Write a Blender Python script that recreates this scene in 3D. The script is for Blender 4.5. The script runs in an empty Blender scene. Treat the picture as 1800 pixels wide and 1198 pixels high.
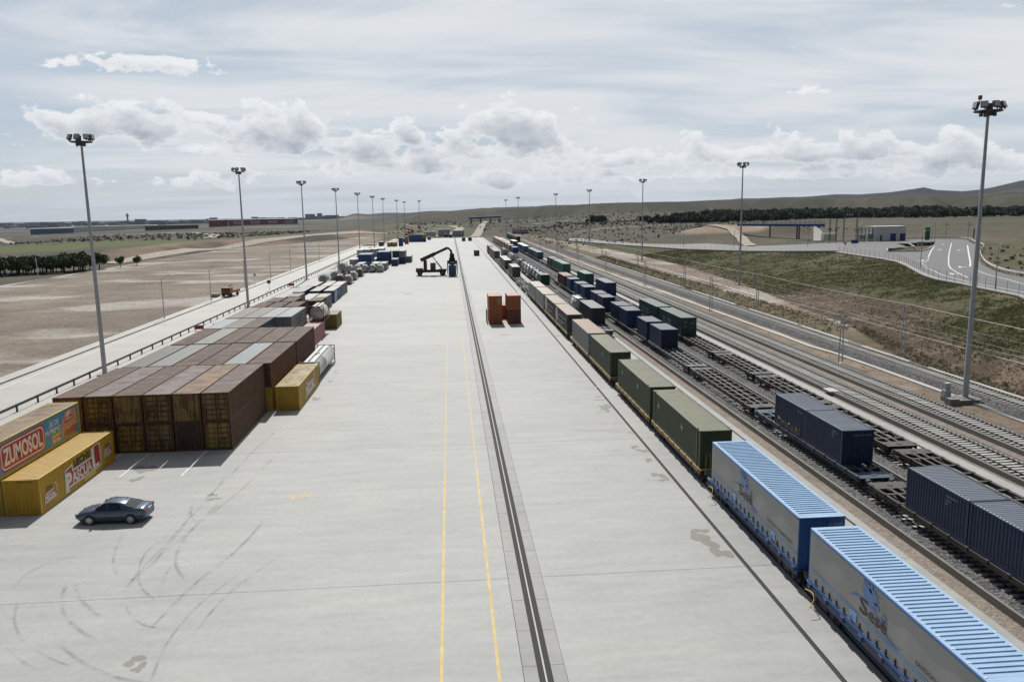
import bpy, math, random
import numpy as np
from mathutils import Vector, Matrix

random.seed(7)
RNG = np.random.default_rng(11)
SC = bpy.context.scene
COL = SC.collection
R = math.radians

# ------------------------------------------------------------------ camera
PITCH, ROLL, YAW, CAMH = R(9.415), R(-0.928), R(4.366), 20.33
_fw = Vector((math.sin(YAW) * math.cos(PITCH), math.cos(YAW) * math.cos(PITCH), -math.sin(PITCH)))
_r0 = Vector((math.cos(YAW), -math.sin(YAW), 0))
_u0 = _r0.cross(_fw)
_r = _r0 * math.cos(ROLL) + _u0 * math.sin(ROLL)
_u = -_r0 * math.sin(ROLL) + _u0 * math.cos(ROLL)
cd = bpy.data.cameras.new('camera')
cam = bpy.data.objects.new('camera', cd)
COL.objects.link(cam)
cam.matrix_world = Matrix(((_r.x, _u.x, -_fw.x, 0), (_r.y, _u.y, -_fw.y, 0), (_r.z, _u.z, -_fw.z, CAMH), (0, 0, 0, 1)))
cd.sensor_width = 36
cd.lens = 27.52
cd.clip_start = 0.5
cd.clip_end = 60000
SC.camera = cam

# ------------------------------------------------------------------ render settings
SC.view_settings.view_transform = 'Standard'
SC.view_settings.look = 'None'
SC.view_settings.gamma = 1.0
SC.view_settings.exposure = 0.0
SC.view_settings.use_curve_mapping = False
SC.render.engine = 'CYCLES'
SC.cycles.use_denoising = True
SC.cycles.max_bounces = 6
SC.cycles.diffuse_bounces = 3
SC.cycles.glossy_bounces = 2
SC.cycles.transparent_max_bounces = 8
SC.cycles.volume_bounces = 0
SC.cycles.caustics_reflective = False
SC.cycles.caustics_refractive = False

# ------------------------------------------------------------------ node helper
class NT:
    def __init__(s, tree):
        s.t = tree
        s.n = tree.nodes
        s.l = tree.links

    def add(s, typ, ins=None, **props):
        nd = s.n.new(typ)
        for k, v in props.items():
            setattr(nd, k, v)
        for k, v in (ins or {}).items():
            s.put(nd.inputs[k], v)
        return nd

    def put(s, sock, v):
        if hasattr(v, 'is_output'):
            s.l.new(v, sock)
        elif hasattr(v, 'outputs'):
            s.l.new(v.outputs[0], sock)
        elif v is not None:
            if hasattr(sock.default_value, '__len__') and not hasattr(v, '__len__'):
                v = (v,) * len(sock.default_value)
            if hasattr(sock.default_value, '__len__') and len(sock.default_value) == 4 and len(v) == 3:
                v = (*v, 1)
            sock.default_value = v

    def m(s, op, a, b=None, c=None, clamp=False):
        nd = s.n.new('ShaderNodeMath')
        nd.operation = op
        nd.use_clamp = clamp
        s.put(nd.inputs[0], a)
        if b is not None:
            s.put(nd.inputs[1], b)
        if c is not None:
            s.put(nd.inputs[2], c)
        return nd.outputs[0]

    def vm(s, op, a, b=None):
        nd = s.n.new('ShaderNodeVectorMath')
        nd.operation = op
        s.put(nd.inputs[0], a)
        if b is not None:
            s.put(nd.inputs[1], b)
        return nd.outputs[0]

    def noise(s, vec, scale, detail=4, rough=0.55, lac=2.0, dist=0.0):
        return s.add('ShaderNodeTexNoise', {'Vector': vec, 'Scale': scale, 'Detail': detail, 'Roughness': rough, 'Lacunarity': lac, 'Distortion': dist}).outputs['Fac']

    def ramp(s, v, a, b, lo=0.0, hi=1.0, smooth=True):
        nd = s.add('ShaderNodeMapRange', {'Value': v, 'From Min': a, 'From Max': b, 'To Min': lo, 'To Max': hi})
        nd.clamp = True
        if smooth:
            nd.interpolation_type = 'SMOOTHSTEP'
        return nd.outputs[0]

    def mix(s, f, a, b, blend='MIX'):
        nd = s.n.new('ShaderNodeMix')
        nd.data_type = 'RGBA'
        nd.blend_type = blend
        s.put(nd.inputs[0], f)
        s.put(nd.inputs[6], a)
        s.put(nd.inputs[7], b)
        return nd.outputs[2]

    def sep(s, v):
        return s.add('ShaderNodeSeparateXYZ', {0: v}).outputs

    def comb(s, x, y, z):
        return s.add('ShaderNodeCombineXYZ', {0: x, 1: y, 2: z}).outputs[0]


# ------------------------------------------------------------------ sun and sky
SUN_EL, SUN_AZ = R(48.5), R(-3.0)          # azimuth measured from +Y towards +X
sd = bpy.data.lights.new('sun', 'SUN')
sd.energy = 4.6
sd.angle = R(0.55)
sd.color = (1.0, 0.975, 0.925)
sun = bpy.data.objects.new('sun', sd)
COL.objects.link(sun)
SUNV = Vector((math.sin(SUN_AZ) * math.cos(SUN_EL), math.cos(SUN_AZ) * math.cos(SUN_EL), math.sin(SUN_EL)))
sun.rotation_euler = SUNV.to_track_quat('Z', 'Y').to_euler()
sun.location = (0, 0, 80)

W = bpy.data.worlds.new('World')
SC.world = W
W.use_nodes = True
w = NT(W.node_tree)
w.n.clear()
SKYK = 0.055
sky = w.add('ShaderNodeTexSky')
sky.sky_type = 'NISHITA'
sky.sun_disc = False
sky.sun_elevation = SUN_EL
sky.sun_rotation = SUN_AZ
sky.altitude = 250
sky.air_density = 1.0
sky.dust_density = 1.6
sky.ozone_density = 1.2
D = w.add('ShaderNodeTexCoord').outputs['Generated']
D = w.vm('NORMALIZE', D)
dx, dy, dz = w.sep(D)
az = w.m('ARCTAN2', dx, dy)                      # azimuth from the yard axis
el = w.m('ARCSINE', dz)
# thin high veil, laid out on a plane far above
den = w.m('ADD', w.m('MAXIMUM', dz, 0.0), 0.10)
pl = w.comb(w.m('DIVIDE', dx, den), w.m('DIVIDE', dy, den), 0.0)
v1 = w.noise(w.vm('MULTIPLY', pl, (0.55, 1.15, 1)), 0.9, 6, 0.58, dist=0.6)
v2 = w.noise(w.vm('MULTIPLY', pl, (0.25, 0.9, 1)), 1.7, 4, 0.5)
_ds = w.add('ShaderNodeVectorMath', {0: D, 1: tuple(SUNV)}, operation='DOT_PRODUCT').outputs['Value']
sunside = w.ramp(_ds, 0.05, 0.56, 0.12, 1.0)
veil = w.m('MULTIPLY', w.ramp(w.m('ADD', w.m('MULTIPLY', v1, 0.62), w.m('MULTIPLY', v2, 0.38)), 0.35, 0.57, 0.08, 1.0), 0.94)
veil = w.m('MULTIPLY', veil, w.ramp(w.m('ADD', az, w.m('MULTIPLY', w.m('SUBTRACT', v1, 0.5), 0.8)), -0.48, -0.22, 0.25, 1.0))
# cumulus seen from the side: angular coordinates
# clouds of their own: azimuth, elevation, half sizes (radians), strength
CLOUDS = [(-0.36, 0.103, 0.085, 0.022, 0.95), (-0.201, 0.101, 0.070, 0.026, 1.0), (-0.355, 0.165, 0.080, 0.016, 0.62),
          (0.073, 0.098, 0.085, 0.026, 1.05), (0.10, 0.082, 0.060, 0.018, 0.8), (-0.045, 0.099, 0.022, 0.018, 0.9),
          (-0.10, 0.080, 0.075, 0.016, 0.75), (0.03, 0.070, 0.16, 0.015, 0.72), (0.20, 0.058, 0.17, 0.013, 0.62), (0.461, 0.060, 0.075, 0.013, 0.95),
          (0.59, 0.053, 0.030, 0.020, 0.9), (0.33, 0.060, 0.08, 0.011, 0.65), (0.417, 0.131, 0.045, 0.008, 0.55),
          (-0.20, 0.078, 0.16, 0.012, 0.70), (0.08, 0.040, 0.22, 0.014, 0.58), (-0.27, 0.040, 0.05, 0.012, 0.6), (-0.05, 0.052, 0.12, 0.014, 0.62), (0.52, 0.038, 0.20, 0.010, 0.6), (-0.44, 0.040, 0.07, 0.008, 0.5)]


def cloud_density(az, el):
    ang = w.comb(az, w.m('MULTIPLY', el, 1.6), 0.3)
    c1 = w.noise(ang, 8.0, 2, 0.5)
    c2 = w.noise(ang, 24.0, 10, 0.60, dist=0.12)
    n_ = w.m('ADD', w.m('MULTIPLY', w.m('SUBTRACT', c1, 0.5), 0.75), w.m('MULTIPLY', w.m('SUBTRACT', c2, 0.5), 1.75))
    band = w.m('MULTIPLY', w.ramp(el, 0.012, 0.040), w.ramp(el, 0.080, 0.125, 1.0, 0.0))
    blob = None
    for (a0, e0, ra, re, k) in CLOUDS:
        e = w.m('DIVIDE', w.m('SUBTRACT', el, e0), re)
        e = w.m('MULTIPLY', e, w.ramp(e, -0.3, 0.3, 1.5, 0.85))      # flatter below than above
        q = w.m('ADD', w.m('POWER', w.m('ABSOLUTE', w.m('DIVIDE', w.m('SUBTRACT', az, a0), ra)), 2.0), w.m('POWER', w.m('ABSOLUTE', e), 2.0))
        g = w.m('MULTIPLY', w.m('POWER', 2.718, w.m('MULTIPLY', q, -0.7)), k)
        blob = g if blob is None else w.m('MAXIMUM', blob, g)
    return w.m('ADD', w.m('ADD', w.m('MULTIPLY', blob, 0.72), n_), w.m('MULTIPLY', band, 0.17))


dens = cloud_density(az, el)
densup = cloud_density(w.m('SUBTRACT', az, 0.004), w.m('ADD', el, 0.011))
cmask = w.ramp(dens, 0.36, 0.50)
core = w.m('MULTIPLY', w.ramp(densup, 0.20, 1.05, smooth=False), w.ramp(dens, 0.32, 0.70))
skyc = w.vm('MULTIPLY', sky.outputs[0], (SKYK, SKYK, SKYK))
hz = w.ramp(el, 0.10, 0.50, 1.0, 0.0)           # dusty air low over the plain
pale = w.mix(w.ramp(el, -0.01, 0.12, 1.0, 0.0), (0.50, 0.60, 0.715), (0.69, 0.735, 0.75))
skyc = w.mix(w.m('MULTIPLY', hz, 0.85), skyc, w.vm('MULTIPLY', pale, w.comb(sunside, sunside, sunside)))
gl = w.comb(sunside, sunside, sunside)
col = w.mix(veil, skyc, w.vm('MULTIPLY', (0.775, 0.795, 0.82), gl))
ccol = w.mix(core, (0.89, 0.90, 0.91), (0.36, 0.40, 0.47))
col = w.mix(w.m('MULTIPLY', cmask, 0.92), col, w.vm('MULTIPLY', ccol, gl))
bg = w.add('ShaderNodeBackground', {'Color': col, 'Strength': 1.0})
w.l.new(bg.outputs[0], w.add('ShaderNodeOutputWorld').inputs[0])
W.cycles.sampling_method = 'MANUAL'
W.cycles.sample_map_resolution = 512

# ------------------------------------------------------------------ mesh helpers
class MB:
    """collects polygons; build() links them as ONE mesh object"""
    def __init__(s):
        s.v, s.f, s.mi, s.sm = [], [], [], []

    def face(s, pts, m=0, sm=False):
        b = len(s.v)
        s.v.extend(pts)
        s.f.append(tuple(range(b, b + len(pts))))
        s.mi.append(m)
        s.sm.append(sm)

    def box(s, x0, x1, y0, y1, z0, z1, m=0):
        b = len(s.v)
        s.v += [(x0, y0, z0), (x1, y0, z0), (x1, y1, z0), (x0, y1, z0), (x0, y0, z1), (x1, y0, z1), (x1, y1, z1), (x0, y1, z1)]
        for q in ((0, 3, 2, 1), (4, 5, 6, 7), (0, 1, 5, 4), (1, 2, 6, 5), (2, 3, 7, 6), (3, 0, 4, 7)):
            s.f.append(tuple(b + i for i in q))
            s.mi.append(m)
            s.sm.append(False)
        return s

    def bar(s, p, q, wd, h=None, m=0, up=(0, 0, 1)):
        h = h or wd
        p, q = Vector(p), Vector(q)
        d = (q - p).normalized()
        u = Vector(up)
        if abs(d.dot(u)) > 0.98:
            u = Vector((0, 1, 0))
        sx = d.cross(u).normalized() * (wd / 2)
        sz = sx.cross(d).normalized() * (h / 2)
        b = len(s.v)
        for c in (p, q):
            s.v += [tuple(c - sx - sz), tuple(c + sx - sz), tuple(c + sx + sz), tuple(c - sx + sz)]
        for t in ((0, 1, 2, 3), (7, 6, 5, 4), (0, 4, 5, 1), (1, 5, 6, 2), (2, 6, 7, 3), (3, 7, 4, 0)):
            s.f.append(tuple(b + i for i in t))
            s.mi.append(m)
            s.sm.append(False)
        return s

    def tube(s, pts, rads, n=8, m=0, cap=True, sm=True):
        pts = [Vector(p) for p in pts]
        if not hasattr(rads, '__len__'):
            rads = [rads] * len(pts)
        rings = []
        b = len(s.v)
        ref = None
        for i, p in enumerate(pts):
            d = (pts[min(i + 1, len(pts) - 1)] - pts[max(i - 1, 0)]).normalized()
            if ref is None:
                ref = Vector((0, 0, 1)) if abs(d.z) < 0.9 else Vector((0, 1, 0))
            a = d.cross(ref).normalized()
            c = a.cross(d).normalized()
            for k in range(n):
                t = 2 * math.pi * (k + 0.5) / n
                s.v.append(tuple(p + (a * math.cos(t) + c * math.sin(t)) * rads[i]))
        for i in range(len(pts) - 1):
            for k in range(n):
                k2 = (k + 1) % n
                s.f.append((b + i * n + k, b + i * n + k2, b + (i + 1) * n + k2, b + (i + 1) * n + k))
                s.mi.append(m)
                s.sm.append(sm)
        if cap:
            for i, rev in ((0, True), (len(pts) - 1, False)):
                ids = [b + i * n + k for k in range(n)]
                pv = [s.v[j] for j in ids]
                s.face(pv[::-1] if rev else pv, m)
        return s

    def loft(s, rings, m=0, sm=True, closed=False, capm=None):
        n = len(rings[0])
        b = len(s.v)
        for r in rings:
            s.v += [tuple(p) for p in r]
        for i in range(len(rings) - 1):
            for k in range(n if closed else n - 1):
                k2 = (k + 1) % n
                s.f.append((b + i * n + k, b + i * n + k2, b + (i + 1) * n + k2, b + (i + 1) * n + k))
                s.mi.append(m)
                s.sm.append(sm)
        if capm is not None:
            s.face([tuple(p) for p in rings[0]][::-1], capm)
            s.face([tuple(p) for p in rings[-1]], capm)
        return s

    def mesh(s, name, mats=()):
        me = bpy.data.meshes.new(name)
        me.from_pydata(s.v, [], s.f)
        for mt in mats:
            me.materials.append(mt)
        if any(s.mi):
            me.polygons.foreach_set('material_index', s.mi)
        me.polygons.foreach_set('use_smooth', s.sm)
        me.update()
        return me

    def build(s, name, mats=(), parent=None, **k):
        if not isinstance(mats, (list, tuple)):
            mats = [mats]
        return link(name, s.mesh(name, mats), parent, **k)


def link(name, me, parent=None, loc=None, rz=0.0, color=None):
    o = bpy.data.objects.new(name, me)
    COL.objects.link(o)
    if parent is not None:
        o.parent = parent
    if loc is not None:
        o.location = loc
    if rz:
        o.rotation_euler = (0, 0, rz)
    if color is not None:
        o.color = color
    return o


def tag(o, label=None, cat=None, group=None, kind=None):
    if label and len(label.split()) > 16:
        print('LONG', len(label.split()), label)
    for k, v in (('label', label), ('category', cat), ('group', group), ('kind', kind)):
        if v:
            o[k] = v
    return o


def thing(name, label, cat, loc=(0, 0, 0), rz=0.0, group=None):
    return tag(link(name, None, None, loc, rz), label, cat, group)


def np_mesh(name, V, F, mats=(), smooth=False):
    """quick mesh from numpy arrays; F is (n,3) or (n,4)"""
    me = bpy.data.meshes.new(name)
    V = np.asarray(V, dtype=np.float32)
    F = np.asarray(F, dtype=np.int32)
    k = F.shape[1]
    me.vertices.add(len(V))
    me.vertices.foreach_set('co', V.ravel())
    me.loops.add(F.size)
    me.loops.foreach_set('vertex_index', F.ravel())
    me.polygons.add(len(F))
    me.polygons.foreach_set('loop_start', np.arange(0, F.size, k, dtype=np.int32))
    try:
        me.polygons.foreach_set('loop_total', np.full(len(F), k, dtype=np.int32))
    except Exception:
        pass
    for mt in mats:
        me.materials.append(mt)
    me.update(calc_edges=True)
    if smooth:
        me.polygons.foreach_set('use_smooth', np.ones(len(F), dtype=bool))
    return me


_ORD = ['first', 'second', 'third', 'fourth', 'fifth', 'sixth', 'seventh', 'eighth', 'ninth', 'tenth', 'eleventh', 'twelfth', 'thirteenth', 'fourteenth', 'fifteenth']
_meshes = {}


def cached(key, fn):
    if key not in _meshes:
        _meshes[key] = fn()
    return _meshes[key]


# ------------------------------------------------------------------ materials
def mat(name):
    mt = bpy.data.materials.new(name)
    mt.use_nodes = True
    t = NT(mt.node_tree)
    t.n.clear()
    b = t.add('ShaderNodeBsdfPrincipled')
    t.l.new(b.outputs[0], t.add('ShaderNodeOutputMaterial').inputs[0])
    return mt, t, b


def plain(name, col, rough=0.6, metal=0.0, var=0.12, scale=3.0, spec=0.5):
    mt, t, b = mat(name)
    tc = t.add('ShaderNodeTexCoord').outputs['Object']
    nz = t.noise(tc, scale, 4)
    c = t.mix(1.0, col, t.comb(*[t.ramp(nz, 0.25, 0.75, 1 - var, 1 + var, False)] * 3), 'MULTIPLY')
    t.put(b.inputs['Base Color'], c)
    t.put(b.inputs['Roughness'], rough)
    t.put(b.inputs['Metallic'], metal)
    t.put(b.inputs['Specular IOR Level'], spec)
    return mt


def tinted(name, rough=0.55, metal=0.0, rustk=1.0, roof=False):
    """painted steel whose colour is the object's colour, rust amount its alpha"""
    mt, t, b = mat(name)
    oi = t.add('ShaderNodeObjectInfo')
    base, amt, rnd = oi.outputs['Color'], oi.outputs['Alpha'], oi.outputs['Random']
    tc = t.add('ShaderNodeTexCoord').outputs['Object']
    tc = t.vm('ADD', tc, t.comb(t.m('MULTIPLY', rnd, 91.0), t.m('MULTIPLY', rnd, 37.0), t.m('MULTIPLY', rnd, 53.0)))
    big = t.noise(tc, 0.7, 5, 0.6)
    if roof:
        st = t.noise(t.vm('MULTIPLY', tc, (0.16, 3.4, 1.0)), 1.5, 5, 0.68)
        st2 = t.noise(t.vm('MULTIPLY', tc, (0.30, 9.0, 1.0)), 1.2, 3, 0.6)
    else:
        st = t.noise(t.vm('MULTIPLY', tc, (2.6, 2.6, 0.30)), 1.6, 5, 0.6)
        st2 = t.noise(t.vm('MULTIPLY', tc, (1.2, 1.2, 1.0)), 5.0, 4, 0.6)
    mixn = t.m('ADD', t.m('ADD', t.m('MULTIPLY', big, 0.40), t.m('MULTIPLY', st, 0.42)), t.m('MULTIPLY', st2, 0.18))
    th = t.m('SUBTRACT', 0.72, t.m('MULTIPLY', amt, 0.44 * rustk))
    rust = t.ramp(t.m('SUBTRACT', mixn, th), -0.05, 0.07)
    rc = t.mix(t.ramp(st2, 0.35, 0.65), (0.050, 0.024, 0.014), (0.155, 0.070, 0.032))
    if roof:
        rc = t.mix(t.ramp(big, 0.38, 0.64), (0.088, 0.064, 0.056), (0.175, 0.105, 0.066))
        pale = t.m('MULTIPLY', t.ramp(st, 0.50, 0.66), t.ramp(amt, 0.2, 0.85, 0.85, 0.45))
        rc = t.mix(pale, rc, (0.33, 0.315, 0.32))  # pale grey streaks among the rust: sun sheen put into the colour
    fade = t.ramp(t.m('ADD', t.m('MULTIPLY', big, 0.5), t.m('MULTIPLY', st, 0.5)), 0.3, 0.7, 0.80, 1.14, False)
    c = t.mix(1.0, base, t.comb(fade, fade, fade), 'MULTIPLY')
    if roof:
        c = t.mix(t.ramp(st2, 0.35, 0.75, 0.05, 0.30), c, (0.34, 0.31, 0.27))
    c = t.mix(rust, c, rc)
    t.put(b.inputs['Base Color'], c)
    t.put(b.inputs['Roughness'], t.m('ADD', rough, t.m('MULTIPLY', rust, 0.25), clamp=True))
    t.put(b.inputs['Metallic'], metal)
    bp = t.add('ShaderNodeBump', {'Strength': 0.25, 'Distance': 0.02, 'Height': mixn})
    t.put(b.inputs['Normal'], bp.outputs[0])
    return mt


M = {}
M['paint'] = tinted('container_paint', 0.48)
M['roofpaint'] = tinted('container_roof_paint', 0.50, roof=True)
M['steelpaint'] = tinted('wagon_paint', 0.6, rustk=1.1)


def concrete(name, col, streak=1.0, joint_var=0.04, rough=0.68, stain=1.0):
    mt, t, b = mat(name)
    P = t.add('ShaderNodeNewGeometry').outputs['Position']
    oi = t.add('ShaderNodeObjectInfo').outputs['Random']
    n1 = t.noise(t.vm('MULTIPLY', P, (0.10, 0.17, 0.1)), 1.0, 6, 0.62)
    n2 = t.noise(t.vm('MULTIPLY', P, (0.22, 1.1, 0.3)), 1.0, 5, 0.6)
    n3 = t.noise(P, 2.3, 6, 0.7)
    n4 = t.noise(P, 14.0, 3, 0.7)
    n5 = t.noise(t.vm('MULTIPLY', P, (0.9, 0.25, 0.3)), 1.0, 7, 0.7, dist=1.2)
    k = t.m('MULTIPLY', t.ramp(n1, 0.25, 0.75, 1 - 0.11 * stain, 1 + 0.08 * stain, False), t.ramp(n2, 0.3, 0.72, 1 - 0.10 * streak, 1 + 0.08 * streak, False))
    k = t.m('MULTIPLY', k, t.ramp(n3, 0.25, 0.75, 0.90, 1.09, False))
    k = t.m('MULTIPLY', k, t.ramp(n4, 0.3, 0.7, 0.95, 1.05, False))
    k = t.m('MULTIPLY', k, t.ramp(n5, 0.60, 0.80, 1.0, 1 - 0.14 * stain))
    k = t.m('MULTIPLY', k, t.ramp(oi, 0, 1, 1 - joint_var, 1 + joint_var, False))
    c = t.mix(t.ramp(n1, 0.3, 0.7, 0.0, 0.35), col, (col[0] * 1.02, col[1] * 1.0, col[2] * 0.90))
    t.put(b.inputs['Base Color'], t.mix(1.0, c, t.comb(k, k, k), 'MULTIPLY'))
    t.put(b.inputs['Roughness'], rough)
    t.put(b.inputs['Specular IOR Level'], 0.5)
    bp = t.add('ShaderNodeBump', {'Strength': 0.25, 'Distance': 0.01, 'Height': t.m('ADD', n3, t.m('MULTIPLY', n4, 0.5))})
    t.put(b.inputs['Normal'], bp.outputs[0])
    return mt


M['slab'] = concrete('yard_concrete', (0.312, 0.314, 0.307))
M['slab_old'] = concrete('old_concrete', (0.262, 0.262, 0.254), stain=1.6)
M['road'] = concrete('road_concrete', (0.36, 0.35, 0.325), streak=0.6)
M['kerb'] = concrete('kerb_concrete', (0.37, 0.355, 0.33), streak=0.4)
M['wall'] = concrete('wall_concrete', (0.20, 0.193, 0.178), streak=0.4)
M['white_conc'] = concrete('pale_concrete', (0.45, 0.445, 0.43), streak=0.3)
M['sleeper'] = concrete('sleeper_concrete', (0.44, 0.425, 0.40), joint_var=0.12)
M['asphalt'] = concrete('asphalt', (0.115, 0.115, 0.117), joint_var=0.0, stain=0.8)
M['wet'] = concrete('stained_concrete', (0.190, 0.182, 0.160), stain=1.2)
M['wetgrey'] = concrete('damp_concrete', (0.285, 0.280, 0.268), stain=1.2)


def gravel(name, ca, cb, scale=9.0, bump=0.05, big=0.3):
    mt, t, b = mat(name)
    P = t.add('ShaderNodeNewGeometry').outputs['Position']
    vo = t.add('ShaderNodeTexVoronoi', {'Vector': P, 'Scale': scale})
    n1 = t.noise(P, big, 5, 0.6)
    n2 = t.noise(P, scale * 0.35, 5, 0.7)
    f = t.ramp(t.sep(vo.outputs['Color'])[0], 0.0, 1.0, 0.0, 1.0, False)
    c = t.mix(f, ca, cb)
    k = t.m('MULTIPLY', t.ramp(n1, 0.3, 0.7, 0.86, 1.12, False), t.ramp(n2, 0.3, 0.7, 0.75, 1.22, False))
    t.put(b.inputs['Base Color'], t.mix(1.0, c, t.comb(k, k, k), 'MULTIPLY'))
    t.put(b.inputs['Roughness'], 0.95)
    t.put(b.inputs['Specular IOR Level'], 0.2)
    bp = t.add('ShaderNodeBump', {'Strength': 0.9, 'Distance': bump, 'Height': t.m('ADD', vo.outputs['Distance'], n2)})
    t.put(b.inputs['Normal'], bp.outputs[0])
    return mt


M['ballast'] = gravel('ballast', (0.055, 0.055, 0.057), (0.195, 0.192, 0.186), 7.0, 0.09)
M['pinkgravel'] = gravel('pink_gravel', (0.185, 0.155, 0.128), (0.295, 0.255, 0.222), 9.0, 0.04)
M['rail'] = plain('rail_steel', (0.024, 0.020, 0.018), 0.6, 0.2)
M['railtop'] = plain('worn_rail_steel', (0.20, 0.195, 0.19), 0.55, 0.3)
M['slot'] = plain('dark_slot_filler', (0.035, 0.035, 0.034), 0.9)
M['yellow'] = plain('worn_yellow_paint', (0.56, 0.43, 0.185), 0.8, var=0.2, scale=1.1)
M['yellow2'] = plain('faded_yellow_paint', (0.485, 0.415, 0.26), 0.8, var=0.12, scale=1.1)
M['yellow3'] = plain('ghost_yellow_paint', (0.425, 0.395, 0.325), 0.8, var=0.08, scale=1.1)
M['white'] = plain('white_road_paint', (0.66, 0.66, 0.64), 0.75, var=0.15, scale=1.2)
M['galv'] = plain('galvanised_steel', (0.44, 0.46, 0.47), 0.5, 0.05)
M['galvdark'] = plain('weathered_steel', (0.13, 0.135, 0.14), 0.6, 0.4)
M['black'] = plain('black_rubber', (0.02, 0.02, 0.02), 0.85)
M['chassis'] = plain('greasy_chassis', (0.032, 0.028, 0.025), 0.75)
M['lampglass'] = plain('floodlight_glass', (0.45, 0.46, 0.46), 0.15)
M['lampbody'] = plain('floodlight_housing', (0.10, 0.105, 0.11), 0.5, 0.3)
M['red'] = plain('red_paint', (0.30, 0.035, 0.03), 0.5)
M['darkred'] = plain('dark_red_paint', (0.075, 0.016, 0.017), 0.45)
M['glass'] = plain('dark_glass', (0.018, 0.021, 0.024), 0.06, spec=0.8)
M['silver'] = plain('brushed_tank_steel', (0.48, 0.48, 0.47), 0.36, 0.75, var=0.2)
M['whitepaint'] = plain('white_paint', (0.72, 0.72, 0.70), 0.5, var=0.08)
M['rim'] = plain('alloy_rim', (0.62, 0.62, 0.61), 0.3, 0.6)
M['wire'] = plain('bare_wire', (0.55, 0.53, 0.50), 0.4, 0.3)

# =================================================================== terrain
def sst(a, b, x):
    t = np.clip((x - a) / (b - a), 0, 1)
    return t * t * (3 - 2 * t)


def vnoise(x, y, seed=0):
    """smooth value noise on numpy arrays"""
    xi, yi = np.floor(x).astype(np.int64), np.floor(y).astype(np.int64)
    xf, yf = x - xi, y - yi
    xf, yf = xf * xf * (3 - 2 * xf), yf * yf * (3 - 2 * yf)

    def h(a, b):
        n = (a * 374761393 + b * 668265263 + seed * 69069) & 0xffffffff
        n = ((n ^ (n >> 13)) * 1274126177) & 0xffffffff
        return ((n ^ (n >> 16)) & 0xffff) / 65535.0
    return (h(xi, yi) * (1 - xf) + h(xi + 1, yi) * xf) * (1 - yf) + (h(xi, yi + 1) * (1 - xf) + h(xi + 1, yi + 1) * xf) * yf


def fbm(x, y, oct=5, seed=0, gain=0.5):
    s, a, t = 0, 1, 0
    for i in range(oct):
        s = s + a * vnoise(x * 2 ** i + 17.3 * i, y * 2 ** i - 9.1 * i, seed + i)
        t += a
        a *= gain
    return s / t


BOT = np.array([(0, 59.5), (60, 59.5), (88, 59.9), (104, 61.2), (126, 65.7), (150, 68.4), (177, 72.3), (198, 75), (266, 80), (321, 80), (400, 78), (500, 72), (620, 66), (2000, 66)])
TOP = np.array([(0, 70.0, 6.0), (60, 70.0, 6.0), (98, 76.3, 6.0), (114, 88.2, 6.0), (125, 90.3, 6.0), (137, 92.2, 6.0), (153, 97.0, 6.0), (178, 108.0, 6.0), (191, 113.2, 6.0), (201, 116.0, 6.0),
                (237, 121.0, 6.0), (254, 111.5, 5.3), (272, 105.5, 4.6), (326, 97.7, 3.0), (394, 88.5, 2.0), (491, 74.2, 1.0), (620, 70, 0.8), (2000, 70, 0.8)])
SKY_AZ = np.array([-0.60, -0.486, -0.33, -0.208, -0.15, -0.125, -0.06, -0.03, 0.0, 0.04, 0.12, 0.207, 0.292, 0.354, 0.456, 0.51, 0.550, 0.575, 0.61, 0.64, 0.8, 1.2])
SKY_PX = np.array([-3, -3, -5, -6, -3, -1, 0, 3.2, 2.5, 5.5, 8.5, 9.0, 12.5, 13.0, 16.5, 17.5, 25, 18, 20, 29, 36, 40.0])


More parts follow.
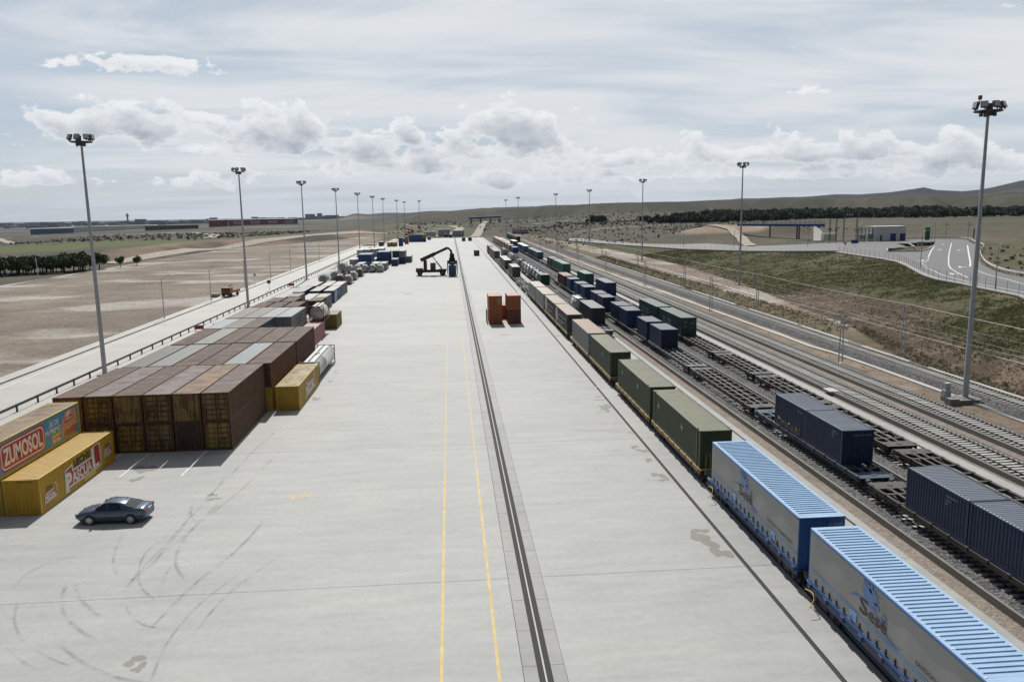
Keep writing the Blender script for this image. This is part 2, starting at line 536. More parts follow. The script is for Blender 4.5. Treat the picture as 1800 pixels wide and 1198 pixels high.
def terrain_z(x, y):
    d = np.hypot(x, y)
    azm = np.arctan2(x, np.maximum(y, 1.0))
    # right: bank, platform, slope up to the road
    xb = np.interp(y, BOT[:, 0], BOT[:, 1])
    xt = np.maximum(np.interp(y, TOP[:, 0], TOP[:, 1]), xb + 3)
    zr = np.interp(y, TOP[:, 0], TOP[:, 2])
    plat = 0.95 * sst(60.2, 63.5, x) * sst(85, 125, y)
    t = np.clip((x - xb) / (xt - xb), 0, 1)
    rough = (fbm(x * 0.35, y * 0.35, 4, 3) - 0.5) * 1.1 * np.sin(np.pi * t)
    slope = (zr - plat) * (0.35 * t + 0.65 * t * t * (3 - 2 * t)) + rough
    z = -0.16 + np.where(x > 59, plat * np.where(x > xb, 1, 1) + np.where(x > xb, slope, 0), 0)
    # bank between the last track and the platform
    z = z + np.where((x > 60.3) & (x < xb), (fbm(x * 0.6, y * 0.6, 3, 9) - 0.5) * 0.35, 0)
    # beyond the road on the right: gently rising dry fields
    far_r = sst(xt + 4, xt + 60, x) * sst(150, 420, y)
    zfield = 6.0 + 3.5 * sst(330, 700, y) * sst(90, 330, x) + 5.0 * sst(680, 1500, d) * sst(0.05, 0.25, azm) + (fbm(x * 0.012, y * 0.012, 4, 21) - 0.5) * 3.0 * sst(350, 600, y)
    z = z * (1 - far_r) + zfield * far_r
    mound = np.exp(-(((x - 150) / 30) ** 2 + ((y - 420) / 28) ** 2)) * 5.0 + np.exp(-(((x - 172) / 9) ** 2 + ((y - 392) / 16) ** 2)) * 5.0
    z = z + mound
    # ahead: beyond the yard
    ahead = sst(640, 1000, y) * sst(-150, 40, x)
    z = z + ahead * (3.0 + 3.0 * fbm(x * 0.006, y * 0.006, 4, 5)) * (1 - far_r)
    # left: dirt lot, bank, road, then falling to the plain
    lot_edge = np.interp(y, [0, 250, 500, 552, 640, 790, 900], [-140, -139.5, -138.5, -113.6, -86.7, -62, -40])
    out = lot_edge - x
    bank = 4.2 * sst(4, 26, out) * sst(330, 430, y) * (1 - sst(1000, 1500, y))
    fall = -26.0 * sst(120, 1900, out) - 5.0 * sst(25, 170, out) * sst(250, 500, y)
    und = (fbm(x * 0.004, y * 0.004, 5, 31) - 0.5) * 9.0 * sst(60, 500, out)
    z = np.where(out > 0, z + bank + fall + und, z)
    lot = (x < -58) & (out < 0)
    z = np.where(lot, z + (fbm(x * 0.12, y * 0.12, 4, 13) - 0.5) * 0.45, z)
    # hills
    px = np.interp(azm, SKY_AZ, SKY_PX)
    hi = np.maximum(px, 0) / 1376.0
    ridge = 0.5 + 0.5 * fbm(azm * 26 + 3, d * 0.0007, 5, 41)
    peak = 4300.0 + 700 * np.sin(azm * 9)
    h1 = sst(1500, 1.0, 0) + sst(0, 1, (d - 1700) / (peak - 1700)) ** 1.35
    target = (20.0 + hi * peak * 1.22) * (0.93 + 0.20 * (fbm(azm * 22, azm * 0 + 2.5, 5, 55) - 0.35))
    gul = 1 - 0.42 * np.abs(fbm(azm * 60, d * 0.0022, 4, 61) - 0.5) * 2 * sst(1700, 3200, d)
    h = 18 + (target - 18) * np.clip((d - 1500) / (peak - 1500), 0, 1) ** 1.3 * gul * ridge ** 0.2
    rightness = sst(-0.12, 0.0, azm)
    z = np.where(d > 1500, z * (1 - sst(1500, 2600, d) * rightness) + h * rightness, z)
    back = sst(6000, 9500, d)
    z = z * (1 - back) + back * (-40.0)
    # the plain far on the left, with one or two low knolls
    kn = 22 * np.exp(-(((azm + 0.117) / 0.014) ** 2 + ((d - 4200) / 500) ** 2)) + 22 * np.exp(-(((azm + 0.085) / 0.035) ** 2 + ((d - 4600) / 600) ** 2))
    return z + kn


def land_col(x, y):
    d = np.hypot(x, y)
    azm = np.arctan2(x, np.maximum(y, 1.0))
    n1 = fbm(x * 0.05, y * 0.05, 5, 71)
    n2 = fbm(x * 0.011, y * 0.011, 5, 73)
    n3 = fbm(x * 0.35, y * 0.35, 4, 75)
    n4 = fbm(x * 0.0025, y * 0.0045, 5, 77)

    def C(*c):
        return np.array(c)[None, :]

    def mixc(a, b, f):
        return a * (1 - f[:, None]) + b * f[:, None]
    dirt, pale = C(0.220, 0.188, 0.150), C(0.37, 0.34, 0.305)
    grass, dry, brown = C(0.060, 0.064, 0.026), C(0.098, 0.086, 0.048), C(0.085, 0.062, 0.043)
    scrub, field, green = C(0.058, 0.056, 0.040), C(0.082, 0.074, 0.055), C(0.088, 0.108, 0.034)
    # default: dry plain
    c = mixc(np.repeat(field, len(x), 0), np.repeat(scrub, len(x), 0), sst(0.42, 0.6, n2))
    c = mixc(c, np.repeat(dirt, len(x), 0), sst(0.56, 0.68, n4) * 0.6)
    # hills: darker scrub with pale cuts
    hill = sst(1500, 2300, d) * sst(-0.16, -0.02, azm)
    hc = mixc(np.repeat(C(0.026, 0.027, 0.024), len(x), 0), np.repeat(C(0.060, 0.054, 0.045), len(x), 0), sst(0.50, 0.70, n4))
    c = mixc(c, hc, hill)
    # left dirt lot
    lot_edge = np.interp(y, [0, 250, 500, 552, 640, 790, 900], [-140, -139.5, -138.5, -113.6, -86.7, -62, -40])
    lot = (x < -57) & (x > lot_edge) & (y < 900)
    lc = mixc(np.repeat(dirt, len(x), 0), np.repeat(C(0.175, 0.145, 0.120), len(x), 0), sst(0.4, 0.65, n1))
    lc = mixc(lc, np.repeat(pale, len(x), 0), sst(0.60, 0.72, fbm(x * 0.028, y * 0.075, 4, 79)) * 0.9)
    c = np.where(lot[:, None], lc, c)
    # bank beyond the lot
    out = lot_edge - x
    bk = sst(0, 4, out) * (1 - sst(26, 40, out)) * sst(330, 420, y) * (1 - sst(900, 1200, y))
    c = mixc(c, mixc(np.repeat(C(0.185, 0.130, 0.095), len(x), 0), np.repeat(scrub, len(x), 0), sst(0.5, 0.66, n2)), bk)
    gf = sst(62, 90, out) * (1 - sst(225, 250, out)) * sst(545, 575, y + out * 0.05) * (1 - sst(700, 740, y)) * sst(-420, -380, -420 - out * 0 + 60)
    c = mixc(c, np.repeat(green, len(x), 0), np.clip(gf, 0, 1) * 0.95)
    gf2 = sst(150, 190, out) * (1 - sst(330, 380, out)) * sst(500, 540, y) * (1 - sst(650, 700, y))
    c = mixc(c, np.repeat(C(0.088, 0.105, 0.034), len(x), 0), gf2 * 0.95)
    # right of the tracks: gravel, bank, platform, grassed slope
    xb = np.interp(y, BOT[:, 0], BOT[:, 1])
    xt = np.maximum(np.interp(y, TOP[:, 0], TOP[:, 1]), xb + 3)
    t = np.clip((x - xb) / (xt - xb), 0, 1)
    plat = (x > 49) & (x <= xb + 1) & (y < 700)
    pc = mixc(np.repeat(C(0.205, 0.160, 0.120), len(x), 0), np.repeat(pale, len(x), 0), sst(0.5, 0.68, n1) * 0.8)
    bnk = sst(60.0, 60.8, x) * (1 - sst(63.5, 65.5, x))
    pc = mixc(pc, mixc(np.repeat(C(0.150, 0.115, 0.075), len(x), 0), np.repeat(dry, len(x), 0), sst(0.42, 0.6, n3)), bnk * 0.9)
    c = np.where(plat[:, None], pc, c)
    onslope = (x > xb) & (t < 1.0) & (y < 700)
    gmix = sst(0.36, 0.56, 0.55 * n1 + 0.45 * n3 + 0.10 * np.sin(np.pi * t))
    sc = mixc(np.repeat(dry, len(x), 0), np.repeat(grass, len(x), 0), gmix)
    lowb = (1 - sst(0.26, 0.55, t + (n1 - 0.5) * 0.5)) * (1 - sst(150, 200, y)) + (1 - sst(0.05, 0.16, t)) * 0.7
    sc = mixc(sc, mixc(np.repeat(brown, len(x), 0), np.repeat(C(0.145, 0.108, 0.080), len(x), 0), sst(0.45, 0.62, n3)), np.clip(lowb, 0, 1))
    sc = mixc(sc, np.repeat(C(0.185, 0.15, 0.10), len(x), 0), sst(0.90, 0.99, t) * 0.6)
    c = np.where(onslope[:, None], sc, c)
    # right plateau verge and fields
    ver = (t >= 1.0) & (y < 330)
    vc = mixc(np.repeat(C(0.105, 0.090, 0.056), len(x), 0), np.repeat(C(0.070, 0.074, 0.034), len(x), 0), sst(0.45, 0.6, n1))
    vc = mixc(vc, np.repeat(dirt, len(x), 0), sst(0.55, 0.7, n2) * 0.6)
    c = np.where(ver[:, None], vc, c)
    plough = (x > 110) & (y > 330) & (y < 640) & (azm > 0.32)
    fc = mixc(np.repeat(C(0.098, 0.084, 0.064), len(x), 0), np.repeat(C(0.078, 0.074, 0.048), len(x), 0), sst(0.4, 0.62, n4))
    c = np.where(plough[:, None], fc, c)
    md = np.exp(-(((x - 150) / 26) ** 2 + ((y - 418) / 26) ** 2))
    c = mixc(c, np.repeat(C(0.26, 0.195, 0.145), len(x), 0), sst(0.25, 0.5, md))
    ahead_g = sst(640, 700, y) * (1 - sst(1000, 1100, y)) * (1 - sst(0.0, 0.03, np.abs(azm + 0.035) - 0.04))
    c = mixc(c, np.repeat(C(0.090, 0.092, 0.050), len(x), 0), ahead_g)
    return np.clip(c * (0.86 + 0.28 * n3[:, None]), 0, 1)


def axis(segs):
    out = []
    for a, b, st in segs:
        out += list(np.arange(a, b, st))
    return out


def geo(a, first, k, end):
    out, st = [], first
    while a < end:
        out.append(a)
        a += st
        st *= k
    return out


def make_terrain():
    gx = geo(130, 3.0, 1.06, 15000)
    xs = np.array(sorted([-v + 10 for v in geo(160, 3.0, 1.06, 15000)] + axis([(-150, -58, 2.0), (-58, 49, 5.0), (49, 130, 0.8)]) + gx))
    ys = np.array(axis([(-40, 56, 8.0), (56, 230, 1.0), (230, 400, 1.8), (400, 700, 3.2)]) + geo(700, 4.0, 1.035, 16000))
    X, Y = np.meshgrid(xs, ys)
    x, y = X.ravel(), Y.ravel()
    Z = terrain_z(x, y)
    nx, ny = len(xs), len(ys)
    i = np.arange(nx * ny).reshape(ny, nx)
    F = np.stack([i[:-1, :-1].ravel(), i[:-1, 1:].ravel(), i[1:, 1:].ravel(), i[1:, :-1].ravel()], 1)
    mt, t, b = mat('terrain')
    at = t.add('ShaderNodeAttribute')
    at.attribute_name = 'land'
    P = t.add('ShaderNodeNewGeometry').outputs['Position']
    n1 = t.noise(P, 0.9, 6, 0.7)
    n2 = t.noise(P, 0.05, 6, 0.65)
    n3 = t.noise(P, 6.0, 4, 0.7)
    k = t.m('MULTIPLY', t.m('MULTIPLY', t.ramp(n1, 0.28, 0.72, 0.70, 1.30, False), t.ramp(n2, 0.3, 0.7, 0.80, 1.20, False)), t.ramp(n3, 0.3, 0.7, 0.82, 1.18, False))
    t.put(b.inputs['Base Color'], t.mix(1.0, at.outputs['Color'], t.comb(k, k, k), 'MULTIPLY'))
    t.put(b.inputs['Roughness'], 0.95)
    t.put(b.inputs['Specular IOR Level'], 0.15)
    bp = t.add('ShaderNodeBump', {'Strength': 0.8, 'Distance': 0.25, 'Height': t.m('ADD', n1, t.m('MULTIPLY', n3, 0.3))})
    t.put(b.inputs['Normal'], bp.outputs[0])
    me = np_mesh('terrain', np.stack([x, y, Z], 1), F, [mt], True)
    ca = me.color_attributes.new('land', 'FLOAT_COLOR', 'POINT')
    c = land_col(x, y)
    ca.data.foreach_set('color', np.concatenate([c, np.ones((len(c), 1))], 1).astype(np.float32).ravel())
    return tag(link('terrain', me), kind='structure')


terrain = make_terrain()


def tz(x, y):
    return float(terrain_z(np.array([float(x)]), np.array([float(y)]))[0])


# =================================================================== the yard pavement
yard = tag(link('yard_pavement', None), kind='structure')
YJ = [5.0, 14.4, 41.1] + [67.0 + 27.0 * i for i in range(21)] + [631.0]
YJ = [v for v in YJ if v < 625] + [631.0]
G = 0.030                                          # open joint
STRIPS = [(-44.6, -20.6), (-20.6, 2.70), (4.62, 16.38), (16.62, 18.36)]
for (xa, xb) in [(-44.6, 2.70), (4.62, 16.38)]:
    for a, b in zip(YJ[:-1], YJ[1:]):
        m_ = MB()
        m_.box(xa, xb - 0.012, a + G / 2, b - G / 2, -0.42, 0.0)
        m_.build('concrete_slab', M['slab'], yard)
for a, b in zip(YJ[:-1], YJ[1:]):                  # the strip that carries two tracks
    MB().box(16.62, 18.40, a + G / 2, b - G / 2, -0.42, 0.0).build('concrete_slab', M['slab'], yard)
    MB().box(18.58, 20.07, a + G / 2, b - G / 2, -0.42, 0.0).build('concrete_slab', M['slab'], yard)
    MB().box(20.25, 23.77, a + G / 2, b - G / 2, -0.42, 0.0).build('concrete_slab', M['slab'], yard)
    MB().box(23.95, 25.44, a + G / 2, b - G / 2, -0.42, 0.0).build('concrete_slab', M['slab'], yard)
    MB().box(25.62, 26.25, a + G / 2, b - G / 2, -0.42, 0.0).build('concrete_slab', M['slab'], yard)
# crane rail bed: short blocks of older concrete with two dark slots
y = 5.0
while y < 631:
    st = 3.05 if y < 170 else 24.0
    yb = min(y + st, 631)
    MB().box(2.715, 3.36, y + .012, yb - .012, -0.42, -0.004).build('rail_bed_block', M['slab_old'], yard)
    MB().box(3.99, 4.605, y + .012, yb - .012, -0.42, -0.004).build('rail_bed_block', M['slab_old'], yard)
    y = yb
MB().box(3.36, 3.99, 5, 631, -0.42, -0.05).build('rail_slot', M['slot'], yard)
rr = MB()
rr.box(3.635, 3.715, 5, 631, -0.05, 0.004)
rr.build('crane_rail', M['railtop'], yard)
MB().box(16.38, 16.62, 5, 631, -0.42, -0.07).build('drain_channel', M['slot'], yard)
for xc in (18.49, 20.16, 23.86, 25.53):
    MB().box(xc - 0.09, xc + 0.09, 5, 631, -0.42, -0.05).build('rail_slot', M['slot'], yard)
    MB().box(xc - 0.045, xc + 0.030, 5, 631, -0.05, 0.003).build('embedded_rail', M['rail'], yard)

# painted lines, a few millimetres of paint
def sheet(name, pts, z, mt, parent):
    m_ = MB()
    m_.face([(p[0], p[1], z) for p in pts])
    return m_.build(name, mt, parent)


def strip(name, pts, wd, z, mt, parent, w_end=None):
    m_ = MB()
    L = []
    n = len(pts)
    for i in range(n):
        a, b = Vector(pts[max(i - 1, 0)][:2]), Vector(pts[min(i + 1, n - 1)][:2])
        d = (b - a).normalized()
        s_ = Vector((-d.y, d.x)) * (wd / 2)
        p = Vector(pts[i][:2])
        zz = pts[i][2] + z if len(pts[i]) > 2 else z
        L.append(((p.x + s_.x, p.y + s_.y, zz), (p.x - s_.x, p.y - s_.y, zz)))
    for i in range(n - 1):
        m_.face([L[i][1], L[i + 1][1], L[i + 1][0], L[i][0]])
    return m_.build(name, mt, parent)


for pts in ([(-0.93, 20), (-0.94, 60), (-0.94, 95), (-0.92, 125), (-0.90, 235)], [(1.62, 20), (1.60, 60), (1.58, 95), (1.56, 125), (1.56, 235)]):
    strip('painted_line', pts[:2], 0.15, 0.004, M['yellow'], yard)
    strip('painted_line', pts[1:4], 0.15, 0.0041, M['yellow2'], yard)
    strip('painted_line', pts[3:], 0.15, 0.0042, M['yellow3'], yard)
for x0 in (-26.7, -21.85, -29.1, -31.6, -34.0):
    strip('painted_line', [(x0, 61.5 if x0 != -29.1 else 66.3), (x0, 70)], 0.11, 0.004, M['white'], yard)
for yy in (54.9, 133.5, 159.4):                    # worn yellow numerals on the concrete
    m_ = MB()
    k = 1.0 if yy < 60 else 1.6
    X0 = -12.0
    for (p, q) in (((0, 0.2), (0.05, 1.05)), ((0.0, 1.0), (0.75, 1.35)), ((0.7, 1.3), (1.25, 0.75)), ((1.25, 0.78), (0.35, 0.55)), ((1.15, 0.8), (1.35, 1.35)), ((-0.18, 0.35), (0.4, 0.42))):
        if yy > 60 and p[0] > 1.0:
            continue
        d = Vector((q[0] - p[0], q[1] - p[1])).normalized()
        s_ = Vector((-d.y, d.x)) * 0.07
        m_.face([(X0 + p[0] + s_.x, yy + (p[1] + s_.y) * k, 0.004 + 0.0004 * len(m_.f)), (X0 + p[0] - s_.x, yy + (p[1] - s_.y) * k, 0.004 + 0.0004 * len(m_.f)), (X0 + q[0] - s_.x, yy + (q[1] - s_.y) * k, 0.004 + 0.0004 * len(m_.f)), (X0 + q[0] + s_.x, yy + (q[1] + s_.y) * k, 0.004 + 0.0004 * len(m_.f))])
    m_.build('painted_number', M['yellow' if yy < 60 else 'yellow2'], yard)

# oil stains and damp patches
def blob_poly(cx, cy, rx, ry, n=26, wob=0.34):
    ph = [random.uniform(0, 6.28) for _ in range(4)]
    am = [wob, wob * 0.6, wob * 0.45, wob * 0.35]
    out = []
    for i in range(n):
        t = 2 * math.pi * i / n
        k = 1 + sum(a * math.sin((j + 2) * t + p) for j, (a, p) in enumerate(zip(am, ph)))
        out.append((cx + rx * k * math.cos(t), cy + ry * k * math.sin(t)))
    return out


STAINS = [(15.65, 87.84, 0.71, 0.5, 1), (14.99, 91.17, 0.33, 0.3, 1), (15.89, 83.31, 0.45, 0.29, 0), (15.62, 81.61, 0.51, 0.28, 0), (15.55, 78.1, 0.6, 1.5, 0), (14.86, 76.84, 0.42, 0.9, 1),
          (15.67, 71.8, 0.46, 1.1, 1), (14.9, 69.75, 0.5, 1.2, 1), (12.57, 70.2, 1.6, 0.4, 1), (16.1, 68.86, 0.22, 0.2, 0), (15.4, 64.47, 0.36, 0.4, 0), (15.87, 63.3, 0.43, 0.4, 0), (15.74, 60.75, 0.33, 0.4, 0),
          (15.6, 57.0, 0.5, 0.55, 0), (15.75, 56.0, 0.42, 0.35, 0), (14.9, 56.1, 0.5, 0.3, 1), (13.7, 63.66, 0.3, 0.15, 1), (15.31, 46.3, 0.5, 0.4, 0), (15.2, 44.9, 0.62, 0.9, 0), (15.6, 43.0, 0.55, 0.7, 0), (15.0, 45.4, 0.4, 0.7, 0),
          (-25.42, 63.68, 0.7, 1.1, 0), (-25.13, 61.14, 0.43, 0.5, 0), (-26.7, 61.61, 0.25, 0.25, 1), (-18.04, 56.87, 0.3, 0.35, 0), (-17.75, 55.95, 0.4, 0.3, 0), (-15.21, 34.82, 0.35, 0.45, 0), (-14.75, 34.2, 0.3, 0.32, 0),
          (-15.46, 86.62, 0.38, 0.95, 0), (-15.19, 95.83, 0.35, 0.6, 0), (-15.46, 102.2, 0.3, 0.4, 0), (-15.1, 100.7, 0.37, 0.3, 0), (14.3, 72.3, 0.4, 0.6, 1), (17.14, 126.0, 0.5, 0.5, 0), (19.0, 119.9, 0.4, 0.5, 0), (12.85, 106.4, 0.5, 0.4, 1),
          (-11, 200, 0.9, 1.2, 0), (-17, 262, 1.2, 2.0, 1), (9.0, 116, 0.8, 0.5, 1), (13.2, 98.3, 0.7, 0.4, 1), (11.2, 92.1, 0.6, 0.4, 1), (8.6, 128.6, 0.6, 0.5, 0)]
for (cx, cy, rx, ry, kd) in STAINS:
    sheet('oil_stain', blob_poly(cx, cy, rx, ry), 0.003 + random.random() * 0.002, M['wetgrey' if kd else 'wet'], yard)

# tyre marks: thin rubber film
mt, t, b = mat('tyre_rubber_film')
P = t.add('ShaderNodeNewGeometry').outputs['Position']
n1 = t.noise(P, 0.55, 4, 0.6)
n2 = t.noise(P, 6.0, 5, 0.75)
fac = t.m('MULTIPLY', t.ramp(n1, 0.34, 0.72, 0.02, 0.40), t.ramp(n2, 0.3, 0.7, 0.25, 1.0))
uvm = t.add('ShaderNodeAttribute')
uvm.attribute_name = 'across'
fac = t.m('MULTIPLY', fac, t.ramp(uvm.outputs['Fac'], 0.0, 0.75))
tr = t.add('ShaderNodeBsdfTransparent')
mx = t.add('ShaderNodeMixShader', {0: fac, 1: tr.outputs[0], 2: b.outputs[0]})
t.put(b.inputs['Base Color'], (0.10, 0.10, 0.098))
t.put(b.inputs['Roughness'], 0.8)
t.l.new(mx.outputs[0], [n for n in t.n if n.type == 'OUTPUT_MATERIAL'][0].inputs[0])
M['tyre'] = mt


def smooth_path(pts, n=8):
    out = []
    p = [Vector(q) for q in pts]
    for i in range(len(p) - 1):
        p0, p1, p2, p3 = p[max(i - 1, 0)], p[i], p[i + 1], p[min(i + 2, len(p) - 1)]
        for k in range(n):
            s_ = k / n
            out.append(0.5 * ((2 * p1) + (p2 - p0) * s_ + (2 * p0 - 5 * p1 + 4 * p2 - p3) * s_ * s_ + (3 * p1 - p0 - 3 * p2 + p3) * s_ ** 3))
    out.append(p[-1])
    return [tuple(q) for q in out]


TYRES = [[(-22.13, 43.25), (-21.74, 41.94), (-21.29, 40.89), (-20.75, 39.87), (-20.22, 39.17), (-19.25, 38.09), (-18.51, 37.42), (-17.76, 36.96)],
         [(-23.83, 41.46), (-23.4, 40.35), (-22.94, 39.37), (-22.22, 38.24), (-21.35, 37.14), (-20.57, 36.42), (-19.02, 35.26), (-17.91, 34.6)],
         [(-18.4, 62.46), (-18.09, 56.34), (-18.31, 52.58), (-18.43, 47.5), (-18.58, 44.19), (-18.49, 41.68)],
         [(-16.96, 55.3), (-17.43, 51.69), (-17.45, 48.47), (-17.13, 46.19), (-16.57, 44.66), (-15.43, 42.72)],
         [(-21.78, 50.24), (-21.43, 48.24), (-20.67, 45.85), (-20.05, 44.59), (-19.36, 43.49)],
         [(-18.58, 49.87), (-19.19, 47.19), (-18.58, 44.19), (-17.55, 42.1), (-16.3, 40.63)],
         [(-19.0, 55.36), (-18.5, 53.26), (-17.55, 51.39)], [(-17.0, 45.19), (-16.81, 43.31), (-16.37, 41.76)],
         [(-23.09, 46.87), (-24.07, 46.48), (-25.04, 44.92), (-24.87, 42.7)], [(-18.2, 52.25), (-18.22, 48.14), (-18.19, 45.32), (-18.51, 43.73), (-18.51, 42.2)],
         [(-17.84, 40.51), (-17.01, 39.09), (-16.01, 38.09), (-14.97, 37.63)], [(-21.97, 36.73), (-20.51, 35.34), (-18.89, 34.16)],
         [(-21.74, 43.42), (-20.74, 41.62), (-19.52, 40.11), (-18.53, 39.08)],
         [(-16.6, 78), (-17.6, 68), (-18.0, 60), (-18.7, 52)], [(-15.2, 70), (-15.9, 60), (-17.2, 52), (-18.2, 46)], [(-13.0, 52), (-13.6, 47), (-14.9, 42), (-15.6, 37)],
         [(-12.4, 44), (-13.8, 40), (-14.2, 36), (-13.6, 32)], [(-10.2, 47), (-12.6, 41), (-13.2, 36)], [(-19.6, 36.8), (-17.2, 34.6), (-14.8, 33.2), (-12.4, 32.6)]]
for i, pts in enumerate(TYRES):
    P_ = [Vector(q) for q in smooth_path(pts)]
    wd = 0.24 if i % 3 else 0.34
    V, F, ac = [], [], []
    for j, p in enumerate(P_):
        d = (P_[min(j + 1, len(P_) - 1)] - P_[max(j - 1, 0)]).normalized()
        s_ = Vector((-d.y, d.x)) * wd
        e = min(1.0, j / 5, (len(P_) - 1 - j) / 5)
        for o_ in (-.5, 0, .5):
            V.append((p.x + s_.x * o_, p.y + s_.y * o_, 0.006 + i * .0005))
            ac.append(e if o_ == 0 else 0.0)
    for j in range(len(P_) - 1):
        for q in (0, 1):
            F.append((3 * j + q, 3 * j + q + 1, 3 * j + q + 4, 3 * j + q + 3))
    me = bpy.data.meshes.new('tyre_mark')
    me.from_pydata(V, [], F)
    at_ = me.attributes.new('across', 'FLOAT', 'POINT')
    at_.data.foreach_set('value', ac)
    me.materials.append(M['tyre'])
    link('tyre_mark', me, yard)

# =================================================================== left road
lr = tag(link('service_road', None), kind='structure')
y = 30.0
while y < 500:
    MB().box(-56.35, -46.95, y + .01, y + 9.99, -0.30, 0.0).build('concrete_slab', M['road'], lr)
    y += 10
MB().box(-56.62, -56.36, 30, 520, -0.3, -0.06).build('gutter', M['slab_old'], lr)
MB().box(-58.65, -56.63, 30, 520, -0.3, 0.14).build('kerb', M['kerb'], lr)
MB().box(-46.93, -44.63, 30, 560, -0.3, 0.09).build('kerb', M['kerb'], lr)
strip('painted_line', [(-55.15, 40), (-55.15, 480)], 0.13, 0.004, M['white'], lr)

# =================================================================== ballasted tracks on the right
SLEEPER_Y1 = 150.0
slm = MB()
slm.box(-1.30, 1.30, -0.125, 0.125, -0.12, 0.0)
slm.box(-1.24, -0.55, -0.10, 0.10, 0.0, 0.035)
slm.box(0.55, 1.24, -0.10, 0.10, 0.0, 0.035)
slm = slm.mesh('sleeper', [M['sleeper']])


def rail_mb(m_, x, y0, y1, z):
    m_.box(x - .055, x + .055, y0, y1, z - .16, z - .125, 0)
    m_.box(x - .012, x + .012, y0, y1, z - .125, z - .04, 0)
    m_.box(x - .038, x + .038, y0, y1, z - .04, z, 0)
    m_.box(x - .018, x + .022, y0, y1, z, z + .002, 1)


def track(xc, wall_x, x_right, zr, y0=8.0, y1=620.0, wall=True, base=-0.25):
    """ballast bed with a low concrete wall on its left, sleepers and two rails"""
    tr_ = tag(link('railway_track', None), kind='structure')
    zb = zr - 0.17
    prof = [(wall_x + 0.18 if wall else wall_x, base), (wall_x + 0.18 if wall else xc - 1.75, zb - 0.02), (xc - 1.5, zb), (xc + 1.5, zb), (xc + 1.75, zb - 0.02), (x_right, base)]
    m_ = MB()
    ys = list(np.arange(y0, 140, 2.0)) + list(np.arange(140, y1 + 1, 20.0))
    rg = []
    for yy in ys:
        rg.append([(p[0] + random.uniform(-.06, .06) * (0 < i < 5), yy, p[1] + random.uniform(-.02, .02) * (0 < i < 5)) for i, p in enumerate(prof)])
    m_.loft(rg, 0, False)
    m_.build('ballast_bed', M['ballast'], tr_)
    if wall:
        yy = y0
        while yy < y1:
            st = 6.0 if yy < 200 else 60.0
            MB().box(wall_x, wall_x + 0.16, yy + .01, yy + st - .01, base - 0.1, zb + 0.05).build('retaining_wall', M['wall'], tr_)
            yy += st
    yy = y0 + random.uniform(0, 0.5)
    rest = MB()
    while yy < y1:
        if yy < SLEEPER_Y1:
            link('sleeper', slm, tr_, (xc, yy, zb + 0.045))
        elif yy < 330:
            rest.box(xc - 1.3, xc + 1.3, yy - .125, yy + .125, zb - .08, zb + .05)
        yy += 0.6
    if rest.v:
        tag(rest.build('sleeper', M['sleeper'], tr_), kind='stuff')
    for s_ in (-0.835, 0.835):
        m_ = MB()
        rail_mb(m_, xc + s_, y0, y1, zr)
        m_.build('rail', [M['rail'], M['railtop']], tr_)
    return tr_


T2, T3, T5, T6, T7 = 29.68, 35.66, 42.9, 48.0, 56.45
track(T2, 27.42, 32.9, 0.42)
track(T3, 33.0, 37.9, 0.42)
track(T5, 41.25, 45.3, 0.42)
track(T6, 46.30, 50.6, 0.42)
track(T7, 53.95, 59.2, 0.72, wall=False, base=-0.2)
for nm, x0, x1, z1, mt_ in (('gravel_strip', 26.26, 27.41, -0.14, 'pinkgravel'), ('gravel_strip', 40.62, 41.24, -0.14, 'pinkgravel'), ('gravel_strip', 45.2, 46.29, -0.13, 'pinkgravel')):
    tag(MB().box(x0, x1, 5, 620, -0.5, z1).build(nm, M[mt_]), kind='structure')
# crane strip between the wagons and the through tracks
cs = tag(link('crane_track_strip', None), kind='structure')
yy = 5.0
while yy < 620:
    st = 13.5 if yy < 250 else 60
    MB().box(38.15, 39.30, yy + .01, yy + st - .01, -0.4, 0.0).build('concrete_slab', M['white_conc'], cs)
    MB().box(39.58, 40.60, yy + .01, yy + st - .01, -0.4, 0.0).build('concrete_slab', M['slab'], cs)
    yy += st
MB().box(39.30, 39.58, 5, 620, -0.4, -0.06).build('rail_slot', M['slot'], cs)
MB().box(39.40, 39.46, 5, 620, -0.06, 0.01).build('crane_rail', M['rail'], cs)
# white drain beside the raised track
dr = tag(link('concrete_ditch', None), kind='structure')
pts = [(53.55, 20), (53.6, 62), (53.65, 76), (53.62, 95), (53.4, 104), (52.6, 110), (52.7, 118), (52.4, 160), (52.2, 196), (51.6, 200), (51.4, 225), (51.0, 300), (50.6, 420), (50.2, 520)]
m_ = MB()
for a, b in zip(pts[:-1], pts[1:]):
    m_.bar((a[0], a[1], -0.12), (b[0], b[1], -0.12), 0.62, 0.24)
m_.build('channel', M['white_conc'], dr)
m_ = MB()
for a, b in zip([(59.45, 20), (59.4, 70), (59.3, 96), (59.4, 112), (59.7, 130), (59.6, 160), (59.8, 200)], [(59.4, 70), (59.3, 92), (59.4, 108), (59.6, 128), (59.6, 152), (59.7, 190), (59.8, 400)]):
    m_.bar((a[0], a[1], 0.02), (b[0], b[1], 0.02), 0.45, 0.36)
m_.build('edge_kerb', M['white_conc'], dr)
m_ = MB()
CH = [(67.2, 168, .9), (67.6, 177, .9), (68.3, 199, .9), (68.2, 221, .9), (68.0, 237, .9), (67.6, 317, .9), (64.5, 423, .7)]
for a, b in zip(CH[:-1], CH[1:]):
    m_.bar((a[0], a[1], tz(a[0], a[1]) + .05), (b[0], b[1], tz(b[0], b[1]) + .05), 0.5, 0.25)
m_.build('channel', M['white_conc'], dr)
